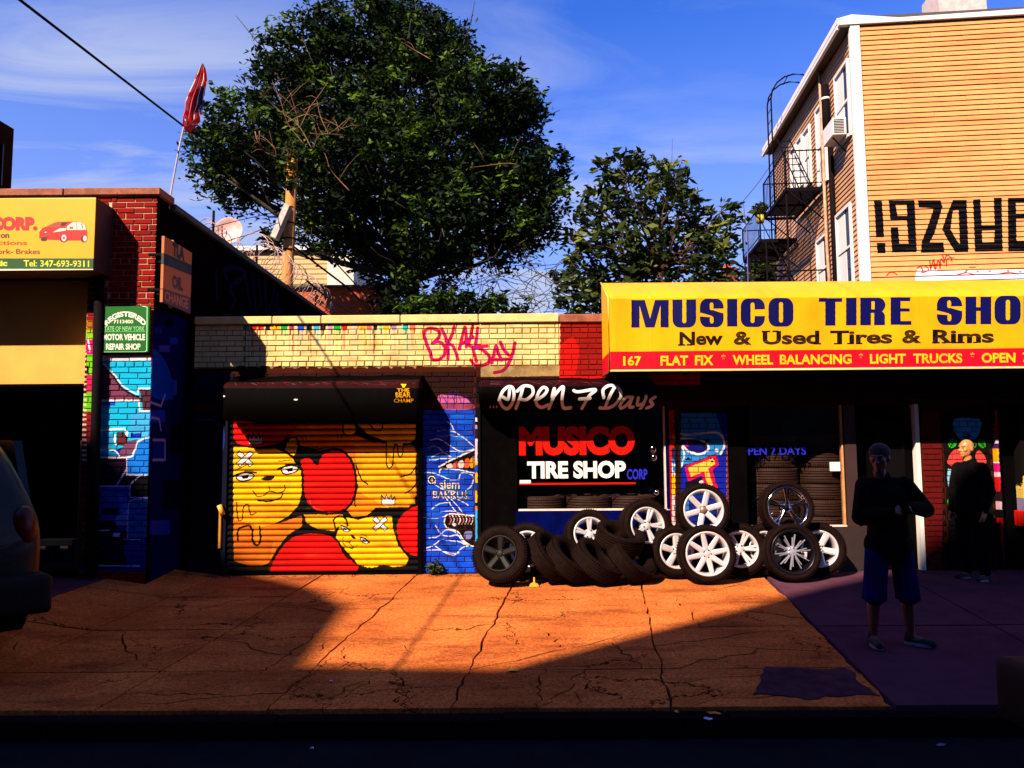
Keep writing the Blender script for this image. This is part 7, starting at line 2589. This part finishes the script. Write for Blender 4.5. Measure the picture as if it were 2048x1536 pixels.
def hand_bm(bm, wrist, d, up, s=1.0, curl=0.5, side=1):
    """palm, four fingers of unequal length and a thumb from the side of the palm"""
    d = Vector(d).normalized(); up = Vector(up); up = (up - d * up.dot(d)).normalized(); lat = d.cross(up) * side
    w = Vector(wrist)
    pal = w + d * .048 * s
    for k in range(4):
        o = (k - 1.5) * .019 * s
        capsule(bm, w + lat * o * .7, w + d * .088 * s + lat * o, .013 * s, .0115 * s, 8)
    Ls = (.062, .074, .070, .055)
    for k in range(4):
        o = (k - 1.5) * .021 * s
        p0 = w + d * .088 * s + lat * o
        a1 = curl * .7
        d1 = (d * math.cos(a1) - up * math.sin(a1))
        p1 = p0 + d1 * Ls[k] * .5 * s
        d2 = (d * math.cos(a1 + curl) - up * math.sin(a1 + curl))
        p2 = p1 + d2 * Ls[k] * .32 * s
        d3 = (d * math.cos(a1 + curl * 1.8) - up * math.sin(a1 + curl * 1.8))
        p3 = p2 + d3 * Ls[k] * .25 * s
        capsule(bm, p0, p1, .0095 * s, .0085 * s, 8); capsule(bm, p1, p2, .0085 * s, .0078 * s, 8); capsule(bm, p2, p3, .0078 * s, .006 * s, 8)
    t0 = w + d * .025 * s + lat * .028 * s * 1.1
    t1 = t0 + (d * .6 + lat * .55 - up * .35).normalized() * .042 * s
    t2 = t1 + (d * .85 + lat * .05 - up * .5).normalized() * .034 * s
    capsule(bm, t0, t1, .014 * s, .0115 * s, 8); capsule(bm, t1, t2, .011 * s, .008 * s, 8)


def person(label, foot, H, yaw, pose, mats, voxel=0.009):
    """local frame: x to the viewer's right when facing the viewer (-y)"""
    t = thing('person', label, 'person', loc=foot)
    t.rotation_euler.z = yaw
    k = H / 1.78
    J = {n: Vector(p) * k for n, p in pose['J'].items()}
    bm = bmesh.new()
    # torso
    ellips(bm, J['pelvis'] + Vector((0, 0, .02)), (.165 * k, .115 * k, .13 * k))
    ellips(bm, (J['pelvis'] + J['chest']) / 2, (.145 * k, .105 * k, .2 * k))
    ellips(bm, J['chest'], (.18 * k, .12 * k, .18 * k))
    capsule(bm, J['sh_l'], J['sh_r'], .062 * k, .062 * k)
    capsule(bm, J['neck'] + Vector((0, 0.01, -.06)), J['head'] + Vector((0, 0.01, -.05)), .062 * k, .054 * k)
    for s_ in 'lr':
        capsule(bm, J['sh_' + s_], J['el_' + s_], .054 * k, .040 * k)
        capsule(bm, J['el_' + s_], J['wr_' + s_], .040 * k, .026 * k)
        capsule(bm, J['hip_' + s_], J['kn_' + s_], .088 * k, .056 * k)
        capsule(bm, J['kn_' + s_], J['kn_' + s_].lerp(J['an_' + s_], .4) + Vector((0, .012, 0)), .054 * k, .056 * k)
        capsule(bm, J['kn_' + s_].lerp(J['an_' + s_], .4) + Vector((0, .012, 0)), J['an_' + s_], .056 * k, .034 * k)
        toe = J['an_' + s_] + Vector(pose['toe_' + s_]) * k
        capsule(bm, J['an_' + s_] + Vector((0, .02, -.03)), toe, .036 * k, .026 * k)
        hd, hu, cu = pose['hand_' + s_]
        hand_bm(bm, J['wr_' + s_], hd, hu, k, cu, 1 if s_ == 'l' else -1)
    HP = head_bm(bm, J['head'] + Vector((0, 0, .07 * k)), pose['hyaw'], pose.get('hpitch', 0), k)
    body = obj('body', fuse(bm, voxel, 2), t, mats['skin'])
    # eyes
    for sx in (-1, 1):
        b = bmesh.new(); ellips(b, HP(sx * .030, -.079, .004), (.011 * k, .008 * k, .005 * k)); smooth(obj('eye', b, body, M_eye))
        b = bmesh.new(); ellips(b, HP(sx * .030, -.087, .003), (.006 * k, .004 * k, .006 * k)); smooth(obj('pupil', b, body, M_black))
        b = bmesh.new(); capsule(b, HP(sx * .018, -.093, .026), HP(sx * .050, -.080, .028), .004 * k, .003 * k, 6); obj('eyebrow', b, body, M_black)
    # jacket or shirt: torso and sleeves
    b = bmesh.new()
    gr = mats.get('loose', .02) * k
    ellips(b, J['pelvis'] + Vector((0, 0, mats.get('hem', .04) * k)), (.215 * k, .165 * k, .17 * k))
    capsule(b, J['pelvis'] + Vector((0, 0, .12)), J['pelvis'] + Vector((0, 0, mats.get('hem', .04) * k)), .17 * k, .185 * k)
    ellips(b, (J['pelvis'] + J['chest']) / 2 + Vector((0, 0, .02)), (.18 * k, .13 * k, .22 * k))
    ellips(b, J['chest'], (.20 * k, .14 * k, .20 * k))
    capsule(b, J['sh_l'], J['sh_r'], .075 * k, .075 * k)
    capsule(b, J['neck'] + Vector((0, .015, -.09)), J['neck'] + Vector((0, .012, -.005)), .095 * k, .072 * k)
    for s_ in 'lr':
        capsule(b, J['sh_' + s_], J['el_' + s_], .054 * k + gr, .044 * k + gr)
        if mats.get('long', True):
            capsule(b, J['el_' + s_], J['el_' + s_].lerp(J['wr_' + s_], .93), .044 * k + gr, .032 * k + gr * .6)
    # folds
    R_ = random.Random(int(H * 1000))
    for _ in range(16):
        z_ = R_.uniform(.95, 1.4) * k
        a_ = R_.uniform(-2.6, -.5)
        p = Vector((.17 * k * math.cos(a_), .125 * k * math.sin(a_), z_)) + Vector((J['chest'].x, J['chest'].y, 0))
        capsule(b, p, p + Vector((R_.uniform(-.06, .06), 0, R_.uniform(-.1, .1))), .012, .008, 6)
    obj('jacket', fuse(b, voxel, 2), t, mats['top'])
    # shorts or trousers
    b = bmesh.new()
    ellips(b, J['pelvis'], (.175 * k, .128 * k, .13 * k))
    for s_ in 'lr':
        a = J['hip_' + s_]; kn = J['kn_' + s_]; an = J['an_' + s_]
        if mats.get('short'):
            e = kn.lerp(an, .12)
            capsule(b, a, a.lerp(e, .5), .105 * k, .104 * k)
            capsule(b, a.lerp(e, .5), e, .104 * k, .100 * k)
            for j in range(7):
                aa = j * .9
                q = e + Vector((math.cos(aa) * .088 * k, math.sin(aa) * .088 * k, 0))
                capsule(b, a.lerp(e, .35) + Vector((math.cos(aa) * .085 * k, math.sin(aa) * .085 * k, 0)), q + Vector((0, 0, -.03)), .014, .022, 6)
        else:
            capsule(b, a, kn, .10 * k, .078 * k); capsule(b, kn, an + Vector((0, 0, .03)), .078 * k, .064 * k)
    obj('shorts' if mats.get('short') else 'trousers', fuse(b, voxel, 2), t, mats['legs'])
    for s_ in 'lr':
        b = bmesh.new()
        an = J['an_' + s_]; toe = an + Vector(pose['toe_' + s_]) * k
        capsule(b, an + Vector((0, .03, -.035)), an + Vector((0, .012, .02)), .046 * k, .043 * k)
        capsule(b, an + Vector((0, .035, -.045)), toe + Vector((0, 0, -.005)), .045 * k, .037 * k)
        sh = obj('shoe', fuse(b, .007, 2), t, mats['shoe'])
        dirn = (toe - an); dirn.z = 0; dirn.normalize(); sd = Vector((-dirn.y, dirn.x, 0))
        pts = []
        for i in range(20):
            a_ = 2 * math.pi * i / 20
            q = an + dirn * (.065 * k + .125 * k * math.cos(a_)) + sd * (.046 * k * math.sin(a_))
            pts.append((q.x, q.y))
        b = bmesh.new()
        prism(b, pts, 0.002, 0.024, 'z')
        obj('sole', b, sh, M_sole)
    return t, HP, J


gy1 = 6.75
p1 = on_y(1787, 1300, gy1)
foot1 = Vector((p1.x, gy1, gz(p1.x, gy1)))
pose1 = dict(J=dict(pelvis=(0, 0, .95), chest=(-.01, 0, 1.28), neck=(-.03, -.01, 1.50), head=(-.06, -.03, 1.60), sh_l=(-.19, 0, 1.42), sh_r=(.17, .0, 1.42),
                    el_l=(-.27, -.06, 1.14), wr_l=(-.06, -.26, 1.20), el_r=(.34, -.02, 1.20), wr_r=(.07, -.24, 1.24),
                    hip_l=(-.10, 0, .90), hip_r=(.10, 0, .90), kn_l=(-.15, -.02, .50), kn_r=(.15, -.01, .50), an_l=(-.17, .01, .085), an_r=(.17, .02, .085)),
             toe_l=(-.02, -.16, -.045), toe_r=(.13, -.12, -.045), hand_l=((.8, -.45, .25), (0, -.2, 1), .55), hand_r=((-.75, -.5, .1), (0, -.2, 1), .6), hyaw=rad(-38), hpitch=rad(10))
man, HP1, J1 = person('person in black jacket, long blue shorts and black shoes looking down at a phone', foot1, 1.68, 0.0, pose1,
                      dict(skin=M_skin, top=M_jacket, legs=M_shorts, shoe=M_shoe, short=True, long=True, hem=-.06, loose=.03))
b = bmesh.new()
kk = 1.68 / 1.78
ellips(b, HP1(0, .018, .050), (.086, .102, .078), Matrix.Rotation(rad(-38), 3, 'Z'))
capf = fuse(b, .008, 1)
obj('cap', capf, man, mat('black_cap', (0.012, 0.008, 0.008), None, 9, 0.9))
ph = obj('mobile_phone', bevel_bm(bx(-.038, .038, -.005, .005, -.075, .075), .004), None, M_black, 'dark mobile phone held at chest height by the person in blue shorts', 'phone')
ph.location = foot1 + Vector((-.005, -.325, 1.175)); ph.rotation_euler = (rad(-50), 0, rad(8))

gy2 = 9.25
p2 = on_y(1950, 1160, gy2)
foot2 = Vector((p2.x, gy2, gz(p2.x, gy2)))
pose2 = dict(J=dict(pelvis=(0, 0, .96), chest=(0, .0, 1.29), neck=(0, -.01, 1.50), head=(0, -.025, 1.60), sh_l=(-.18, .02, 1.42), sh_r=(.18, .02, 1.42),
                    el_l=(-.25, .0, 1.13), wr_l=(-.24, -.06, .86), el_r=(.25, .05, 1.13), wr_r=(.24, -.05, .88),
                    hip_l=(-.10, 0, .91), hip_r=(.10, 0, .91), kn_l=(-.11, -.02, .50), kn_r=(.12, .0, .50), an_l=(-.12, .02, .085), an_r=(.13, .03, .085)),
             toe_l=(0, -.17, -.045), toe_r=(.03, -.16, -.045), hand_l=((0, -.3, -1), (-1, 0, 0), .45), hand_r=((0, -.3, -1), (1, 0, 0), .4), hyaw=0.0)
person('bald person in dark jacket standing in profile before the leaf mural', foot2, 1.62, rad(-72), pose2,
       dict(skin=M_skin2, top=M_jacket, legs=mat('dark_trousers', (0.003, 0.002, 0.005), None, 9, .95, spec=0.03), shoe=M_shoe, short=False, long=True, hem=-.02, loose=.022))

# ------------------------------------------------------------------ cars (only their ends reach into the picture)


def car(label, origin, yaw, paint, L=4.5, W_=1.85, H=1.72):
    """front at local x = 0 facing -x, length along +x"""
    t = thing('parked_car', label, 'car', loc=origin)
    t.rotation_euler.z = yaw
    sec = []
    prof = [(0.0, .42, .72, .66), (0.06, .30, .86, .80), (.30, .26, .98, .90), (.9, .25, 1.05, .92), (1.25, .25, 1.10, .92), (1.9, .25, H - .05, .92), (2.6, .25, H, .92), (3.6, .25, H - .04, .92), (4.1, .25, H - .25, .91), (4.4, .28, 1.05, .88), (4.5, .40, .80, .80)]
    bm = bmesh.new()
    rings = []
    for x, z0, z1, hw in prof:
        x *= L / 4.5
        hw *= W_ / 1.85
        belt = min(z1, 1.05)
        pts = [(-hw * .92, z0), (-hw, z0 + .15), (-hw, belt - .12), (-hw * .96, belt)]
        if z1 > belt + .05:
            pts += [(-hw * .80, z1 - .06), (-hw * .66, z1), (hw * .66, z1), (hw * .80, z1 - .06)]
        else:
            pts += [(-hw * .90, z1 + .005), (-hw * .6, z1 + .02), (hw * .6, z1 + .02), (hw * .90, z1 + .005)]
        pts += [(hw * .96, belt), (hw, belt - .12), (hw, z0 + .15), (hw * .92, z0)]
        rings.append([bm.verts.new((x, y, z)) for y, z in pts])
    for i in range(len(rings) - 1):
        for k in range(12):
            k2 = (k + 1) % 12
            f = bm.faces.new((rings[i][k], rings[i][k2], rings[i + 1][k2], rings[i + 1][k])); f.smooth = True
    bm.faces.new(rings[0][::-1]); bm.faces.new(rings[-1])
    bmesh.ops.recalc_face_normals(bm, faces=bm.faces[:])
    body = obj('body', bm, t, paint)
    md = body.modifiers.new('s', 'SUBSURF'); md.levels = 1; md.render_levels = 2
    s = L / 4.5
    hw = W_ / 2
    for sy in (-1, 1):
        b = bmesh.new(); prism(b, [(1.45 * s, 1.08), (1.95 * s, H - .17), (2.55 * s, H - .13), (2.55 * s, 1.08)], sy * (hw * .97), sy * (hw * .90)); obj('side_window', b, t, M_glassdark)
        b = bmesh.new(); prism(b, [(2.65 * s, 1.08), (2.65 * s, H - .13), (3.6 * s, H - .16), (3.95 * s, 1.10)], sy * (hw * .97), sy * (hw * .90)); obj('side_window', b, t, M_glassdark)
        b = bmesh.new(); ellips(b, (.13, sy * hw * .74, .80), (.16, .20, .095)); smooth(obj('headlight', b, t, M_headlight))
        b = bmesh.new(); ellips(b, (.10, sy * hw * .74, .62), (.10, .07, .06)); smooth(obj('fog_lamp', b, t, M_chrome))
        b = bmesh.new(); ellips(b, (4.38 * s, sy * hw * .80, .92), (.10, .10, .18)); smooth(obj('tail_light', b, t, M_taillight))
        b = bmesh.new(); ellips(b, (1.5 * s, sy * (hw + .10), 1.08), (.07, .10, .07)); smooth(obj('door_mirror', b, t, paint))
    b = bevel_bm(bx(-.12, .35, -hw * .98, hw * .98, .28, .58), .07, 3); smooth(obj('front_bumper', b, t, M_carplastic))
    b = bevel_bm(bx(4.15 * s, 4.62 * s, -hw * .98, hw * .98, .28, .58), .07, 3); smooth(obj('rear_bumper', b, t, M_carplastic))
    b = bmesh.new()
    for k in range(5):
        box(b, .00, .03, -.45, .45, .64 + k * .04, .655 + k * .04)
    obj('grille', b, t, M_chrome)
    tm = tyre_mesh(.34, .22, .22); me = bpy.data.meshes.new('tyre'); tm.to_mesh(me); tm.free(); me.materials.append(M_rubber)
    rm = rim_mesh(.22, .22, 5, 'double'); mr_ = bpy.data.meshes.new('rim'); rm.to_mesh(mr_); rm.free(); mr_.materials.append(M_alloy)
    for x in (.85 * s, 3.6 * s):
        for sy in (-1, 1):
            w = thing('wheel', loc=(x, sy * (hw - .10), .34)); w.parent = t
            if sy > 0: w.rotation_euler.z = math.pi
            obj('tyre', me, w); obj('rim', mr_, w)
    return t


pr_ = on_y(1999, 1340, 4.5)
rc = car('dark parked car at the right edge showing its bumper corner and round headlight', (pr_.x + .15, 3.50, ROADZ), 0.0, M_carpaint)
rc.scale = (1.2, 1.2, 1.2)
ya = rad(-43.8)
car('dark parked car at the left edge of which only the rear corner shows', (-7.55, 8.70, 0.0), ya, M_carpaint, H=1.78)

# ------------------------------------------------------------------ litter, weeds, small things


def litter(name, label, px, py, w_, h_, m, rot=0.3, cat='litter', lift=0.004):
    if py < 1400:
        p = ground(px, py)
    else:
        r_ = ray(px, py)
        kz_ = -0.228 if py < 1442 else ROADZ
        t_ = (kz_ - CAMZ) / r_.z
        p = Vector((r_.x * t_, min(r_.y * t_, KERB_Y + .1) if kz_ > -.3 else KERB_Y - .3, kz_))
    bm = bmesh.new()
    n = 9
    R_ = random.Random(int(px))
    top = []
    c = bm.verts.new((0, 0, .012))
    vs = []
    for k in range(n):
        a_ = 2 * math.pi * k / n
        r = R_.uniform(.75, 1.1)
        vs.append(bm.verts.new((math.cos(a_) * w_ * r, math.sin(a_) * h_ * r, R_.uniform(0.0, .010))))
    for k in range(n):
        bm.faces.new((c, vs[k], vs[(k + 1) % n]))
    o = obj(name, bm, None, m, label, cat)
    md = o.modifiers.new('t', 'SOLIDIFY'); md.thickness = .002
    o.location = p + Vector((0, 0, lift)); o.rotation_euler.z = rot
    return o


M_yl = mat('yellow_leaf', (0.75, 0.45, 0.03), (0.6, 0.3, 0.03), 30, 0.6)
M_ol = mat('orange_scrap', (0.75, 0.22, 0.02), None, 30, 0.5)
M_bp = mat('pale_blue_scrap', (0.45, 0.45, 0.85), None, 30, 0.5)
M_wp = mat('pinkish_scrap', (0.75, 0.6, 0.7), None, 30, 0.5)
litter('fallen_leaf', 'yellow leaf on the sidewalk at the edge of the sunlit patch', 1028, 1342, .055, .034, M_yl, .3, 'leaf')
litter('paper_scrap', 'orange scrap lying in the gutter next to a pale blue one', 1427, 1428, .05, .02, M_ol, -.2)
litter('paper_scrap', 'pale blue scrap lying below the orange one in the gutter', 1417, 1440, .03, .03, M_bp)
litter('paper_scrap', 'tiny yellow scrap standing alone left of the orange scrap', 1353, 1425, .010, .03, M_yl)
litter('paper_scrap', 'small pink scrap alone on the dark road at left centre', 660, 1446, .014, .012, M_wp)
litter('paper_scrap', 'small white scrap in the wide crack left of centre', 662, 1364, .016, .016, M_wp)
litter('paper_scrap', 'faint violet scrap in the gutter towards the right', 1834, 1458, .04, .02, mat('violet_scrap', (0.16, 0.10, 0.25), None, 30, 0.5))
litter('paper_scrap', 'white scrap on the ground below the leaning tyres', 1045, 1166, .045, .016, M_wp, .1)
litter('paper_scrap', 'long pale scrap right under the leftmost tyre', 1075, 1163, .08, .010, M_wp, .1)
litter('paper_scrap', 'pale scrap in front of the middle of the tyre heap', 1176, 1157, .035, .012, M_wp, .1)
litter('paper_scrap', 'orange and white strip before the right end of the tyre heap', 1297, 1155, .075, .014, M_ol, .15)
# yellow axle stand between the tyres
pz = on_y(1068, 1146, 9.05)
st = thing('axle_stand', 'small yellow metal stand on the ground between the first tyres', 'stand')
zz = gz(pz.x, 9.05)
bm = bmesh.new()
prism(bm, [(pz.x - .055, zz), (pz.x + .055, zz), (pz.x + .045, zz + .025), (pz.x + .015, zz + .04), (pz.x - .015, zz + .04), (pz.x - .045, zz + .025)], 9.02, 9.10)
obj('base', bm, st, M_yl)
obj('post', bx(pz.x - .009, pz.x + .009, 9.05, 9.07, zz + .04, zz + .10), st, M_yl)
# weed at the foot of the blue pier
pw_ = on_y(868, 1145, 9.70)
wd = thing('weed_plant', 'small green weed growing at the foot of the blue painted pier', 'plant')
P, R_, _i = leaf_cloud([(pw_.x, 9.70, .06, .07), (pw_.x + .02, 9.70, .12, .07), (pw_.x - .03, 9.68, .09, .07), (pw_.x + .06, 9.69, .07, .05)], 260, .05, 33)
obj('leaves', leaves_mesh(P, R_, .026, R_.rand(len(P)), 'leaves'), wd, M_leaf2)
obj('stem', tube(bmesh.new(), [(pw_.x, 9.71, -.01), (pw_.x + .01, 9.70, .12)], .004, 5), wd, M_leaf2)
# loose dirt along the foot of the walls
P, R_, _i = leaf_cloud([(-4 + .25 * i, 9.66, 0.0, .09) for i in range(40)], 900, .02, 44)
P[:, 2] = np.array([gz(x, y) + .004 for x, y in P[:, :2]])
m_ = leaves_mesh(P, R_, .012, R_.rand(len(P)), 'dirt')
obj('wall_foot_dirt', m_, None, M_dirt, 'dark crumbs of dirt gathered along the foot of the shop front', 'dirt', kind='stuff')
